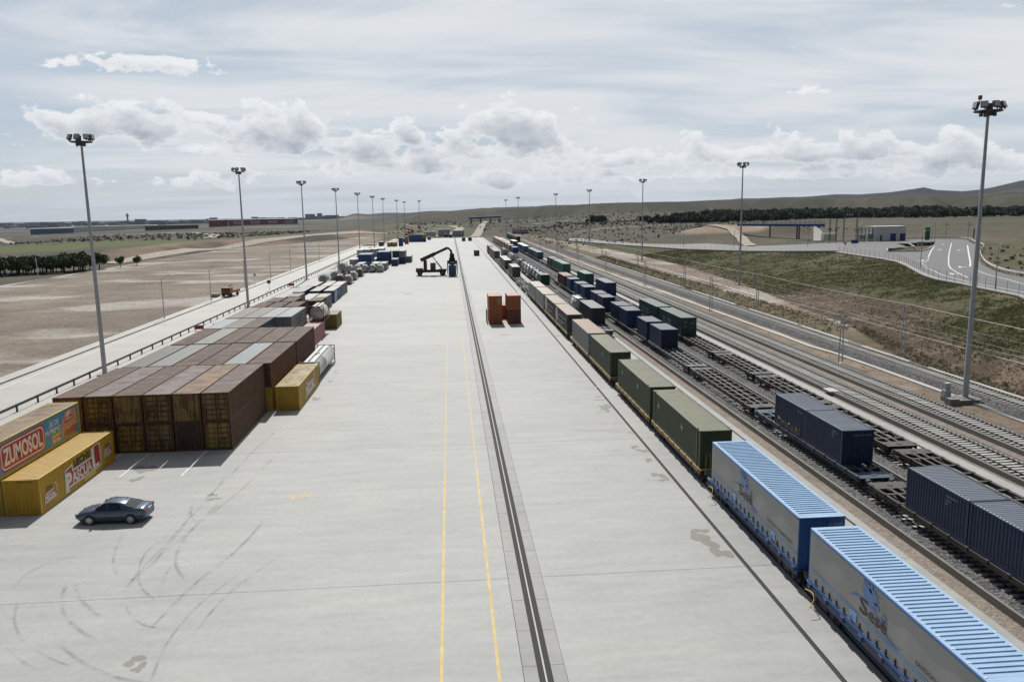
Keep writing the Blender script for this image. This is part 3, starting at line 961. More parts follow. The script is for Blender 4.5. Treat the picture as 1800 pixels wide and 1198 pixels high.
tag(MB().box(40.9, 42.2, 80.5, 82.2, 0.2, 0.34).build('inspection_cover', M['white_conc']), 'pale concrete inspection cover on the ballast beside the near through track', 'cover')

# =================================================================== roads on the right
rd = tag(link('approach_road', None), kind='structure')
KERB = [(70.5, 62), (77.0, 90), (83.5, 103), (88.7, 114.5), (90.6, 125.0), (92.6, 134.0), (93.7, 142.8), (97.2, 153.1), (101.4, 162.5), (108.5, 178.1), (113.7, 190.8), (116.1, 200.9), (121.1, 237.8)]
GUARD = [(88, 72), (97, 108), (104, 128), (110.5, 143.2), (112.8, 151.0), (116.1, 159.4), (125.0, 175.8), (137.5, 195.3), (155.2, 221.3), (178, 252), (196.4, 284.6), (205, 298), (207.6, 311), (198.6, 313.8), (185.2, 308.9), (175.4, 304.4)]
CLOW = [(74.4, 491.2, 1.0), (88.7, 393.6, 2.0), (97.9, 326.1, 3.0), (105.7, 271.9, 4.6), (111.8, 254.3, 5.3), (121.1, 237.8, 6)]
CUP = [(81.9, 540.8, 1.0), (106.0, 470.8, 2.0), (121.2, 404.0, 3.0), (121.1, 311.7, 4.6), (133.1, 303.0, 5.3), (151.9, 298.8, 6)]
m_ = MB()
z6 = 6.05
main = [(*p, z6) for p in KERB]
tri = KERB + [(134.5, 233.1), (143.7, 231.0), (152.8, 241.1), (170.4, 265.6), (184.5, 286.3), (185.2, 308.9), (198.6, 313.8), (207.6, 311), (205, 298), (196.4, 284.6), (178, 252), (155.2, 221.3), (137.5, 195.3), (125.0, 175.8), (116.1, 159.4), (112.8, 151.0), (110.5, 143.2), (104, 128), (97, 108), (88, 72)]
m_.face([(p[0], p[1], z6) for p in tri][::-1])
m_.build('asphalt_surface', M['asphalt'], rd)
m_ = MB()
for (a, b, c, d) in zip(CLOW[:-1], CLOW[1:], CUP[:-1], CUP[1:]):
    m_.face([(a[0], a[1], a[2] + .06), (c[0], c[1], c[2] + .06), (d[0], d[1], d[2] + .06), (b[0], b[1], b[2] + .06)])
m_.face([(121.1, 237.8, 6.055), (151.9, 298.8, 6.055), (175.4, 304.4, 6.055), (158, 262, 6.055), (143.1, 248.1, 6.055), (134.5, 233.1, 6.055)])
m_.face([(151.9, 298.8, 6.06), (175.4, 304.4, 6.06), (185.2, 308.9, 6.06), (184.5, 286.3, 6.06), (169.7, 280, 6.06)])
m_.build('asphalt_surface', M['asphalt'], rd)
m_ = MB()
for a, b in zip(KERB[:-1], KERB[1:]):
    m_.bar((a[0] - .5, a[1], z6 + .02), (b[0] - .5, b[1], z6 + .02), 1.0, 0.22)
for a, b in zip(CLOW[:-1], CLOW[1:]):
    m_.bar((a[0], a[1], a[2] + .2), (b[0], b[1], b[2] + .2), 0.45, 0.55)
m_.build('kerb', M['kerb'], rd)
isl = [(134.5, 233.1), (143.7, 231.0), (152.8, 241.1), (170.4, 265.6), (184.5, 286.3), (169.7, 280.0), (157.4, 256.2), (148.9, 247.6), (143.1, 248.1)]
m_ = MB()
for a, b in zip(isl, isl[1:] + isl[:1]):
    m_.bar((a[0], a[1], z6 + .1), (b[0], b[1], z6 + .1), 0.35, 0.4)
m_.build('kerb', M['kerb'], rd)


def rline(pts, wd=0.22, dash=None):
    P_ = smooth_path([(p[0], p[1], z6) for p in pts], 5) if len(pts) > 2 else [(p[0], p[1], z6) for p in pts]
    if not dash:
        strip('painted_line', P_, wd, 0.006, M['white'], rd)
    else:
        for i in range(0, len(P_) - 1, 2):
            strip('painted_line', P_[i:i + 2], wd, 0.006, M['white'], rd)


rline([(182.6, 283.0), (153.7, 240.7), (132.7, 209.1)], 0.3)
rline([(132.7, 209.1), (122.4, 193.2), (115.6, 184.6), (111.6, 176.6)], 0.3, True)
rline([(184.8, 277.8), (149.8, 225.9), (127.0, 191.6), (115.0, 173.0), (108.0, 160.5), (103.6, 151.4), (101.0, 146.0)], 0.25)
rline([(179.7, 261.3), (151.9, 220.1), (127.9, 184.4), (119.2, 171.9)], 0.35)
rline([(110.4, 177.4), (107.7, 169.7), (103.7, 160.6), (100.0, 152.3), (97.9, 145.6), (95.1, 136.9), (94.1, 131.1), (91.8, 117.8), (86.5, 104)], 0.22)
rline([(114.0, 162.5), (108.4, 150.0), (104.9, 139.8), (101.7, 131.7), (95, 112)], 0.22)
for (ax, ay, dxx, dyy) in ((176.6, 270.1, 2.4, 3.4), (154.9, 238.4, 2.4, 3.4), (158.3, 234.2, -2.4, -3.4), (116.3, 171.2, -2.0, -3.2), (121.3, 193.6, 2.4, 3.4), (103.4, 154.7, -1.6, -3.4)):
    d = Vector((dxx, dyy)).normalized()
    s_ = Vector((-d.y, d.x))
    c_ = Vector((ax, ay))
    m_ = MB()
    for ring in ([(-2.6, .16), (0.6, .16), (0.6, -.16), (-2.6, -.16)], [(0.61, .62), (2.3, 0), (0.61, -.62)], [(-1.2, .161), (0.0, 1.5), (0.5, 1.3), (-0.5, .161)]):
        m_.face([(*(c_ + d * u + s_ * v), z6 + .006) for u, v in ring])
    m_.build('painted_arrow', M['white'], rd)

# =================================================================== containers
CW = 2.44


def corr(n0, n1, per, dep, n_flat=0.30):
    """trapezoid profile between n0 and n1: list of (t, inset)"""
    k = max(2, round((n1 - n0) / per))
    p = (n1 - n0) / k
    out = []
    for i in range(k):
        a = n0 + i * p
        out += [(a, 0.0), (a + p * .32, 0.0), (a + p * .5, dep), (a + p * .82, dep)]
    out.append((n1, 0.0))
    return out


def me_frame(L, h):
    m_ = MB()
    X, Yh = CW / 2, L / 2
    for sx in (-1, 1):
        for sy in (-1, 1):
            x0, y0 = sx * (X - .08), sy * (Yh - .08)
            m_.box(x0 - .075, x0 + .075, y0 - .075, y0 + .075, .10, h - .10)
            for z in (0.0, h - .115):
                m_.box(x0 - .083, x0 + .083, y0 - .085, y0 + .085, z, z + .118)
        m_.box(sx * (X - .04) - .035, sx * (X - .04) + .035, -Yh + .16, Yh - .16, h - .09, h - .015)
        m_.box(sx * (X - .05) - .04, sx * (X - .05) + .04, -Yh + .16, Yh - .16, .02, .16)
    for sy in (-1, 1):
        y0 = sy * (Yh - .06)
        m_.box(-X + .155, X - .155, y0 - .05, y0 + .05, h - .12, h - .012)
        m_.box(-X + .155, X - .155, y0 - .05, y0 + .05, .03, .16)
    m_.box(-X + .1, X - .1, -Yh + .14, Yh - .14, .10, .14)
    return m_.mesh('frame')


def me_side(L, h, sx):
    m_ = MB()
    prof = corr(-L / 2 + .14, L / 2 - .14, .278, .045)
    X = sx * (CW / 2 - .012)
    rg = [[(X - sx * d, t, .15), (X - sx * d, t, h - .085)] for t, d in prof]
    if sx > 0:
        rg = [r[::-1] for r in rg]
    m_.loft(rg, 0, False)
    return m_.mesh('side_wall')


def me_end(L, h, sy):
    m_ = MB()
    prof = corr(-CW / 2 + .15, CW / 2 - .15, .25, .055)
    Yy = sy * (L / 2 - .014)
    rg = [[(t, Yy - sy * d, .155), (t, Yy - sy * d, h - .115)] for t, d in prof]
    m_.loft(rg, 0, False)
    return m_.mesh('end_wall')


def me_roof(L, h, flat=False):
    m_ = MB()
    prof = corr(-L / 2 + .10, L / 2 - .10, .26 if L < 9 else .30, -.028)
    X = CW / 2 - .075
    rg = []
    for t, d in prof:
        z = h - .028 - d
        rg.append([(-X, t, h - .03), (-X + .06, t, z), (X - .06, t, z), (X, t, h - .03)])
    m_.loft(rg, 0, False)
    return m_.mesh('roof')


def me_door(L, h, sx):
    """one leaf on the near end: sheet with recessed panels"""
    m_ = MB()
    x0, x1 = (-CW / 2 + .16, -.012) if sx < 0 else (.012, CW / 2 - .16)
    y = -L / 2
    z0, z1 = .17, h - .13
    m_.box(x0, x1, y + .05, y + .07, z0, z1)
    n = 5
    for i in range(n + 1):
        z = z0 + (z1 - z0) * i / n
        m_.box(x0, x1, y + .005, y + .052, max(z - .045, z0), min(z + .045, z1), 1)
    for x in (x0 + .03, x1 - .03):
        m_.box(x - .03, x + .03, y + .006, y + .051, z0 + .001, z1 - .001, 1)
    return m_.mesh('door', [M['paint'], M['ribpaint']])


def me_rods(L, h, sx):
    m_ = MB()
    y = -L / 2 - .012
    for x in ((.30, .86) if sx > 0 else (-.86, -.30)):
        m_.tube([(x, y, .10), (x, y, h - .07)], .019, 5)
        m_.bar((x, y - .02, 1.05), (x + .32 * (1 if abs(x) < .5 else -1) * (1 if x > 0 else -1), y - .02, 1.03), .035)
        for z in (.25, .9, h - .9, h - .25):
            m_.box(x - .05, x + .05, y - .012, y + .03, z - .03, z + .03)
    return m_.mesh('lock_rod')


def me_simple(L, h):
    """whole small distant container: corrugated body and roof in one mesh"""
    m_ = MB()
    X, Yh = CW / 2, L / 2
    for sx in (-1, 1):
        prof = corr(-Yh, Yh, .55, .05)
        m_.loft([[(sx * (X - d), t, 0), (sx * (X - d), t, h)] for t, d in prof], 0, False)
    for sy in (-1, 1):
        m_.face([(-X, sy * Yh, 0), (X, sy * Yh, 0), (X, sy * Yh, h), (-X, sy * Yh, h)], 0)
        for x in (-X + .07, 0, X - .07):
            m_.box(x - .06, x + .06, sy * Yh - .03, sy * Yh + .03, 0, h, 0)
    m_.face([(-X, -Yh, h), (X, -Yh, h), (X, Yh, h), (-X, Yh, h)], 1)
    m_.face([(-X, -Yh, 0), (-X, Yh, 0), (X, Yh, 0), (X, -Yh, 0)], 0)
    return m_.mesh('shipping_container', [M['paint'], M['roofpaint']])


def container(xc, y0, L, z0, h, col, rust, rcol, rrust, near, label, group, name='shipping_container', far=False, drop=(), scol=None):
    rc = (*rcol, rrust)
    shrink = .965 if scol or group == STACK else 1.0
    if far:
        me = cached(('s', round(L, 1), h), lambda: me_simple(round(L, 1), h))
        o = link(name, me, None, (xc, y0 + L / 2, z0), color=(*col, rust))
        return tag(o, label, 'container', group)
    L = round(L, 1)
    t_ = thing(name, label, 'container', (xc, y0 + L / 2, z0), 0, group)
    pc = (*col, rust)
    if shrink < 1:
        t_.scale = (shrink, 1, 1)
        t_.location.y += random.uniform(-.10, .10)
    def part(nm, key, fn, c=pc, mt='paint'):
        me = cached((nm, *key), fn)
        if not me.materials:
            me.materials.append(M[mt])
        o = link(nm, me, t_, color=c)
        return o
    part('frame', (L, h), lambda: me_frame(L, h), scol or pc)
    for sx in (-1, 1):
        if ('side', sx) not in drop:
            part('side_wall', (L, h, sx), lambda: me_side(L, h, sx), scol or pc)
    part('end_wall', (L, h, 1), lambda: me_end(L, h, 1))
    if near == 'door':
        for sx in (-1, 1):
            d_ = part('door', (L, h, sx), lambda: me_door(L, h, sx))
            me = cached(('rod', L, h, sx), lambda: me_rods(L, h, sx))
            if not me.materials:
                me.materials.append(M['steelpaint'])
            link('lock_rod', me, d_, color=(col[0] * .6, col[1] * .6, col[2] * .6, min(1, rust + .2)))
    elif near == 'wall':
        part('end_wall', (L, h, -1), lambda: me_end(L, h, -1))
    part('roof', (L, h), lambda: me_roof(L, h), rc, 'roofpaint')
    return t_


M['ribpaint'] = tinted('container_rib_paint', .55, rustk=1.45)


# ---- lettering ------------------------------------------------------------
def text_geo(s, shear=0.0, bold=0.0, space=1.0):
    cu = bpy.data.curves.new('lettering', 'FONT')
    cu.body = s
    cu.size = 1.0
    cu.offset = bold
    cu.space_character = space
    cu.resolution_u = 3
    o = bpy.data.objects.new('lettering', cu)
    me = o.to_mesh()
    V = np.array([v.co[:2] for v in me.vertices]) if len(me.vertices) else np.zeros((0, 2))
    F = [tuple(p.vertices) for p in me.polygons]
    o.to_mesh_clear()
    bpy.data.objects.remove(o)
    bpy.data.curves.remove(cu)
    V = V.copy()
    if len(V):
        V -= V.min(0)
        V[:, 0] += shear * V[:, 1]
        V /= V.max(0)
    return V, F


def decal_text(s, org, eu, ev, mt, parent, shear=0.0, bold=0.0, name='lettering', warp=None):
    """flat lettering filling the parallelogram org, org+eu, org+ev"""
    V, F = text_geo(s, shear, bold)
    org, eu, ev = Vector(org), Vector(eu), Vector(ev)
    pts = []
    for u, v in V:
        if warp:
            u, v = warp(u, v)
        pts.append(tuple(org + eu * float(u) + ev * float(v)))
    me = bpy.data.meshes.new(name)
    me.from_pydata(pts, [], F)
    me.materials.append(mt)
    n = eu.cross(ev)
    me.update()
    if len(me.polygons) and me.polygons[0].normal.dot(n) < 0:
        me.flip_normals()
    return link(name, me, parent)


def decal_poly(pts, org, eu, ev, mt, parent, name='painted_panel'):
    org, eu, ev = Vector(org), Vector(eu), Vector(ev)
    m_ = MB()
    P_ = [tuple(org + eu * u + ev * v) for u, v in pts]
    m_.face(P_)
    return m_.build(name, mt, parent)


def flatmat(name, col, rough=0.55):
    return plain(name, col, rough, var=0.14, scale=2.0)


M['d_red'] = flatmat('sign_red', (0.42, 0.035, 0.022))
M['d_white'] = flatmat('sign_white', (0.70, 0.67, 0.60))
M['d_blue'] = flatmat('sign_blue', (0.075, 0.25, 0.42))
M['d_black'] = flatmat('sign_black', (0.035, 0.03, 0.028))
M['d_yellow'] = flatmat('sign_yellow', (0.60, 0.42, 0.06))
M['d_green'] = flatmat('sign_olive', (0.16, 0.20, 0.035))
M['d_skin'] = flatmat('sign_skin', (0.55, 0.27, 0.13))
M['d_skin2'] = flatmat('sign_skin_dark', (0.36, 0.13, 0.055))
M['d_dkgrey'] = flatmat('sign_dark_grey', (0.06, 0.05, 0.045))
M['d_sese'] = flatmat('sign_splash_blue', (0.13, 0.24, 0.50))
M['d_sesel'] = flatmat('sign_line_blue', (0.24, 0.42, 0.68))
M['d_tag'] = flatmat('graffiti_cream', (0.42, 0.38, 0.28))
M['d_pale'] = flatmat('stencil_pale', (0.45, 0.47, 0.48))

YEL, DYEL = (0.50, 0.33, 0.035), (0.34, 0.25, 0.07)
BRN, DBRN = (0.105, 0.062, 0.042), (0.060, 0.037, 0.028)
BLU, DBLU, NAVY = (0.030, 0.075, 0.20), (0.022, 0.050, 0.110), (0.022, 0.038, 0.085)
STACK = 'containers stacked along the left of the yard'

# ---- Row A: front stack, two high, six across
RA = [('rust brown', BRN, .85, (0.17, .105, .07), .66, 'door'), ('grey violet streaked', BRN, .85, (.24, .20, .20), .50, 'door'), ('plain brown', BRN, .85, (.18, .10, .055), .70, 'wall'),
      ('grey streaked', BRN, .85, (.23, .19, .185), .50, 'door'), ('orange brown', BRN, .85, (.31, .16, .05), .52, 'wall'), ('dull violet brown', BRN, .9, (.17, .13, .125), .60, 'door')]
for i, (cn, c, ru, rc, rru, near) in enumerate(RA):
    x = -19.58 - CW / 2 - 2.475 * (5 - i)
    nf = 'yellow doors' if near == 'door' else 'corrugated front'
    container(x, 68.25, 13.05, 2.595, 2.59, (.27, .19, .055), .50, rc, rru, near, f'{cn} roofed rusty container with {nf}, {_ORD[i]} from left atop the front stack', STACK, scol=(.085, .055, .040, .8))
    if i >= 0:
        lnear = 'wall' if i == 4 else 'door'
        lc = (0.045, 0.028, 0.022) if i == 4 else ((.36, .25, .045) if i in (2, 5) else (0.24, .19, .065))
        lab = ('plain dark brown container under the orange brown roofed one of the front stack' if i == 4 else
               f'dirty yellow panelled container, {_ORD[i]} from the left in the bottom row of the front stack')
        container(x, 68.35, 13.0, 0.0, 2.59, lc, .45, BRN, .8, lnear, lab, STACK, scol=(.085, .055, .040, .8))
# ---- Row B
RB = [('grey green', (.19, .20, .175), .35), ('light grey', (.27, .285, .27), .25), ('warm brown', (.15, .085, .05), .85), ('patchy brown', (.14, .09, .065), .85), ('pale blue grey', (.26, .29, .30), .2), ('violet brown ribbed', (.15, .105, .10), .8)]
for i, (cn, rc, rru) in enumerate(RB):
    x = -18.95 - CW / 2 - 2.515 * (5 - i)
    c = DBRN if i != 4 else (.2, .21, .2)
    container(x, 81.6, 13.4, 2.595, 2.59, (.085, .05, .03), .8, rc, rru, 'door', f'container with {cn} roof, {_ORD[i]} from left in the second row of stacks', STACK)
container(-20.30, 81.75, 13.2, 0.0, 2.59, YEL, .3, BRN, .7, 'wall', 'yellow container squeezed in the gap left of the smaller yellow advert container', STACK)
# ---- Row C
RC = [('rust red', (.21, .10, .06), .8), ('pale grey green', (.26, .275, .24), .3), ('brown', (.15, .085, .05), .85), ('deep brown', (.13, .075, .048), .9), ('reddish brown', (.16, .085, .058), .85), ('brown and silver streaked', (.15, .115, .10), .75)]
for i, (cn, rc, rru) in enumerate(RC):
    x = -18.92 - CW / 2 - 2.50 * (5 - i)
    container(x, 95.55, 12.6, 2.595, 2.59, (.10, .055, .033), .8, rc, rru, 'wall', f'container with {cn} roof, {_ORD[i]} from left in the third row of stacks', STACK)
container(-20.10, 95.7, 12.4, 0.0, 2.59, (.19, .085, .04), .6, BRN, .8, 'wall', 'orange brown container below the third row, beside the silver tank', STACK)
# ---- Row D (three) and E (four)
RD = [('pale bluish white', (.38, .41, .43), .1), ('olive grey', (.21, .20, .15), .5), ('white and brown patched', (.26, .22, .20), .7)]
for i, (cn, rc, rru) in enumerate(RD):
    x = -26.65 - CW / 2 - 2.38 * (2 - i)
    container(x, 108.6, 9.9, 2.595, 2.59, (.045, .085, .14), .3, rc, rru, 'wall', f'container with {cn} roof, {_ORD[i]} from left in the three across fourth row', STACK)
RE_ = [('mauve', (.20, .155, .155)), ('mauve brown', (.19, .15, .145)), ('blue grey', (.27, .29, .31)), ('light blue grey', (.28, .295, .31))]
for i, (cn, rc) in enumerate(RE_):
    x = -24.15 - CW / 2 - 2.46 * (3 - i)
    t_ = container(x, 119.3, 13.0 if i < 2 else 12.4, 2.595, 2.59, (.20, .205, .21) if i > 1 else (.15, .11, .11), .15, rc, .15, 'wall', f'container with {cn} roof, {_ORD[i]} from left in the row with a lettered side', STACK)
    if i == 3:
        decal_text('CARGO', (CW / 2 + .006, -3.4, .55), (0, 5.6, 0), (0, 0, 1.45), M['d_dkgrey'], t_)
container(-25.37, 119.4, 12.2, 0.0, 2.59, (.16, .10, .09), .4, BRN, .6, 'wall', 'dull grey brown container under the light blue grey roofed one with lettering', STACK)
container(-22.80, 121.5, 12.2, 0.0, 2.59, (.36, .155, .155), .05, (.42, .26, .25), .0, 'wall', 'salmon pink container beside the third row of the left stacks', STACK)
# ---- Row F / G: brown twenty footers, then long ones at ground level
for i in range(3):
    container(-26.9 - 2.75 * (2 - i), 132.6, 7.6, 2.595, 2.59, (.12, .07, .04), .7, (.165, .10, .062), .75, 'wall', f'brown roofed short container, {_ORD[i]} from the left just past the mauve roofs', STACK)
for i in range(2):
    container(-31.8 + 2.75 * i, 140.9, 7.0, 2.595, 2.59, (.12, .075, .045), .7, (.18, .125, .085), .7, 'wall', f'tan brown short container, {("left", "right")[i]} one of the pair behind the three brown roofs', STACK)
container(-29.8, 148.8, 6.6, 2.595, 2.59, (.13, .12, .10), .4, (.30, .28, .24), .4, 'wall', 'beige roofed short container behind the tan brown pair', STACK)
container(-24.4, 140.8, 6.4, 2.595, 2.59, (.16, .115, .035), .55, (.20, .165, .085), .6, 'wall', 'olive and rust container on top of the dark blue one, tallest beside the tank', STACK)
container(-24.35, 140.9, 6.2, 0.0, 2.59, (.03, .06, .09), .3, BRN, .5, 'wall', 'dark teal container underneath the olive and rust one', STACK)
container(-21.82, 141.15, 6.3, 0.0, 2.59, (.20, .155, .04), .40, (.235, .205, .115), .45, 'wall', 'lone olive yellow twenty foot container standing forward on the concrete', STACK)
container(-24.35, 132.3, 6.1, 0.0, 2.59, (.34, .25, .05), .4, BRN, .5, 'wall', 'small yellow container below the silver tank of the row with dark lettering', STACK)
LONG = 'long containers at the far end of the left stacks'
container(-27.95, 164.6, 12.4, 0.0, 2.85, (.155, .16, .14), .15, (.34, .29, .26), .2, 'wall', 'grey green long container with pinkish roof behind the olive and rust one', LONG)
container(-30.65, 164.8, 12.8, 0.0, 2.85, (.17, .18, .20), .1, (.40, .38, .37), .05, 'wall', 'long container with clean pale roof left of the pinkish roofed one', LONG)
tb = container(-28.35, 183.2, 12.3, 0.0, 2.85, (.035, .095, .22), .1, (.34, .31, .28), .15, 'wall', 'navy blue long container with white slanted stripes on its side', LONG)
for k_, (a, b_) in enumerate(((-.47, -.33), (-.30, -.19))):
    decal_poly([(a, .02), (a + .07, .02), (b_ + .07, .98), (b_, .98)], (CW / 2 + .006 + .001 * k_, 0, .18), (0, 12.2, 0), (0, 0, 2.5), M['d_white'], tb, 'painted_stripe')
for k_, z in enumerate((.45, .62, .8)):
    decal_poly([(-.06, z), (.36, z), (.36, z + .035), (-.06, z + .035)], (CW / 2 + .006, 0, .18), (0, 12.2, 0), (0, 0, 2.5), M['d_sesel'], tb, 'painted_stripe')
container(-28.55, 196.3, 12.2, 0.0, 2.85, (.15, .16, .145), .1, (.33, .31, .28), .15, 'wall', 'grey long container next past the navy one with white stripes', LONG)
container(-31.55, 183.4, 12.2, 0.0, 2.85, (.02, .022, .03), .1, (.33, .29, .25), .2, 'wall', 'near black long container between the two navy ended ones', LONG)
container(-31.25, 196.2, 12.2, 0.0, 2.85, (.12, .13, .125), .1, (.36, .34, .31), .1, 'wall', 'long container with whitish roof behind the near black one', LONG)
container(-35.1, 182.0, 13.6, 0.0, 2.85, (.028, .055, .15), .1, (.30, .29, .29), .15, 'wall', 'navy ended long container farthest left beside the guard rail', LONG)
container(-34.6, 196.4, 12.2, 0.0, 2.85, (.15, .16, .16), .1, (.33, .33, .33), .1, 'wall', 'grey long container behind the navy ended one beside the guard rail', LONG)

# ---- the two advertising containers in front
ADV = 'yellow containers with painted advertisements'
pas = container(-30.08, 54.22, 12.25, 0.0, 2.59, (0.50, 0.295, 0.014), .18, (0.50, 0.32, 0.06), .34, 'wall', 'yellow container with a big red and white milk advert, nearest on the left', ADV)
SX = CW / 2 + 0.004


def side(parent, y0, y1, z0, z1, dx=0.0):
    L2 = 6.1
    return (SX + dx, y0, z0), (0, y1 - y0, 0), (0, 0, z1 - z0)


o_, eu, ev = side(pas, -2.55, 3.55, .22, 2.42)
decal_poly([(0, .0), (.06, .0), (.08, .12), (.60, .10), (1.0, .12), (.985, 1.0), (.80, 1.0), (.78, .66), (.22, .66), (.22, .86), (.02, .78)], o_, eu, ev, M['d_white'], pas)
o_ = (SX + .002, o_[1], o_[2])
decal_poly([(.025, .08), (.10, .18), (.60, .16), (.975, .16), (.96, .965), (.825, .965), (.80, .60), (.20, .60), (.20, .80), (.04, .73)], o_, eu, ev, M['d_red'], pas)
o_ = (SX + .004, o_[1], o_[2])
LEG = decal_text('LECHE', (SX, -.95, 1.72), (0, 2.7, 0.04), (0, .0, .56), M['d_black'], pas, bold=.03)
decal_text('P', (SX + .005, -2.38, .24), (0, .92, 0), (0, 0, 1.42), M['d_white'], pas, bold=.05)
decal_text('ASCUA', (SX + .005, -1.42, .62), (0, 3.25, 0), (0, 0, .86), M['d_white'], pas, bold=.04)
decal_poly([(0, 0), (1, 0), (1, .16), (.42, .16), (.30, 1), (0, 1)], (SX + .005, 1.95, .62), (0, 1.2, 0), (0, 0, 1.68), M['d_white'], pas, 'lettering')
decal_poly([(0, 0), (1, 0), (.92, 1), (0.1, 1)], (SX + .001, .3, .16), (0, 2.2, 0), (0, 0, .34), M['d_yellow'], pas)
for (ya, yb, za, zb) in ((-5.55, -3.75, .55, 1.75), (4.05, 5.6, .85, 1.95)):
    o_, eu, ev = side(pas, ya, yb, za, zb)
    decal_poly([(0, .05), (.12, 0), (.95, .06), (1, .85), (.86, .95), (.82, .62), (.1, .58)], o_, eu, ev, M['d_white'], pas)
    decal_poly([(.06, .10), (.94, .12), (.96, .82), (.88, .84), (.86, .56), (.1, .5)], (SX + .002, ya, za), eu, ev, M['d_red'], pas)
    decal_text('PASCUAL', (SX + .005, ya + .1, za + .14), (0, (yb - ya) * .84, 0), (0, 0, (zb - za) * .36), M['d_white'], pas, bold=.05)
    decal_text('LECHE', (SX + .005, ya + .35, za + (zb - za) * .70), (0, (yb - ya) * .48, 0), (0, 0, (zb - za) * .22), M['d_black'], pas, bold=.02)
decal_text('PGKU 410282', (-.2, -12.25 / 2 - .004, 2.38), (1.0, 0, 0), (0, 0, .10), M['d_black'], pas)
zum = container(-32.60, 54.1, 12.3, 2.60, 2.59, (0.50, 0.35, 0.03), .22, (0.36, 0.26, 0.13), .50, 'wall', 'yellow container with a blue juice advert, on top behind the nearest yellow one', ADV)
container(-32.62, 54.3, 12.2, 0.0, 2.59, (0.42, 0.28, 0.03), .35, BRN, .5, 'wall', 'yellow container at ground level underneath the blue juice advert one', ADV)
o_, eu, ev = side(zum, -5.95, 5.85, .22, 2.46)
decal_poly([(0, 0), (1, 0), (1, 1), (0, 1)], o_, eu, ev, M['d_blue'], zum)


def rrect(u0, u1, v0, v1, ru, rv, n=5):
    out = []
    for cx_, cy_, a0 in ((u1 - ru, v1 - rv, 0), (u0 + ru, v1 - rv, 90), (u0 + ru, v0 + rv, 180), (u1 - ru, v0 + rv, 270)):
        for k in range(n + 1):
            a = R(a0 + 90 * k / n)
            out.append((cx_ + ru * math.cos(a), cy_ + rv * math.sin(a)))
    return out


for k_, (g_, mt_) in enumerate(((0.0, 'd_red'), (.012, 'd_white'), (.020, 'd_red'))):
    decal_poly(rrect(.02 + g_, .535 - g_, .04 + g_ * 5.2, .95 - g_ * 5.2, .035, .17), (SX + .002 * (k_ + 1), o_[1], o_[2]), eu, ev, M[mt_], zum)
decal_text('ZUMOSOL', (SX + .010, -5.95 + 11.8 * .055, .22 + 2.24 * .22), (0, 11.8 * .445, 0), (0, 0, 2.24 * .56), M['d_white'], zum, bold=.035)
decal_text('...EL DE', (SX + .004, .90, 1.72), (0, 1.75, 0), (0, 0, .42), M['d_white'], zum, bold=.02)
decal_text('MI PRIMO', (SX + .004, .45, 1.14), (0, 2.45, 0), (0, 0, .44), M['d_white'], zum, bold=.02)
o2 = (SX + .004, 1.35, .32)
decal_poly([(0, 0), (1, .06), (1.02, 1), (0, .92)], o2, (0, 1.45, 0), (0, 0, .74), M['d_yellow'], zum)
decal_poly([(0.02, .1), (.96, .14), (.96, .62), (.02, .52)], (SX + .006, *o2[1:]), (0, 1.45, 0), (0, 0, .74), M['d_red'], zum)
decal_text('PASCUAL', (SX + .008, 1.45, .43), (0, 1.2, 0), (0, 0, .25), M['d_white'], zum, bold=.04)
# the clenched hand of the advert, in flat patches
decal_poly([(.06, .05), (.0, .40), (.10, .72), (.28, .92), (.52, .98), (.72, 1.0), (.92, .92), (1.0, .55), (.93, .2), (.7, .02), (.35, 0)], (SX + .003, 2.95, .28), (0, 2.75, 0), (0, 0, 2.12), M['d_skin'], zum)
decal_poly([(.08, .08), (.2, .30), (.45, .26), (.7, .34), (.95, .30), (.85, .06), (.4, .02)], (SX + .005, 2.95, .28), (0, 2.75, 0), (0, 0, 2.12), M['d_skin2'], zum)
decal_poly([(.30, .72), (.42, .94), (.60, .96), (.5, .72)], (SX + .005, 2.95, .28), (0, 2.75, 0), (0, 0, 2.12), M['d_white'], zum)
decal_poly([(0, .1), (.3, 0), (.55, .2), (1, .1), (.97, .9), (.6, 1), (.35, .82), (.05, .95)], (SX + .007, 3.55, 1.45), (0, 1.35, 0), (0, 0, .50), M['d_red'], zum)
decal_text('ZUMOSOL', (SX + .009, 3.68, 1.60), (0, 1.1, 0), (0, 0, .22), M['d_white'], zum, bold=.04)
# ---- smaller yellow advert container beside the second row
ye2 = container(-17.52, 81.85, 12.4, 0.0, 2.59, (0.48, 0.31, 0.03), .20, (0.42, 0.30, 0.09), .48, 'wall', 'yellow container with a faded red and white advert, in front of the silver tank', ADV)
o_, eu, ev = side(ye2, -2.6, 3.6, .25, 2.40)
decal_poly([(0, .0), (.06, .0), (.08, .12), (1.0, .12), (.985, 1.0), (.80, 1.0), (.78, .66), (.22, .66), (.22, .86), (.02, .78)], o_, eu, ev, M['d_white'], ye2)
decal_poly([(.025, .08), (.10, .18), (.975, .16), (.96, .965), (.825, .965), (.80, .60), (.20, .60), (.20, .80), (.04, .73)], (SX + .002, *o_[1:]), eu, ev, flatmat('faded_red', (.36, .14, .11)), ye2)
decal_text('PASCUAL', (SX + .005, -2.2, .60), (0, 5.2, 0), (0, 0, .95), M['d_white'], ye2, bold=.04)

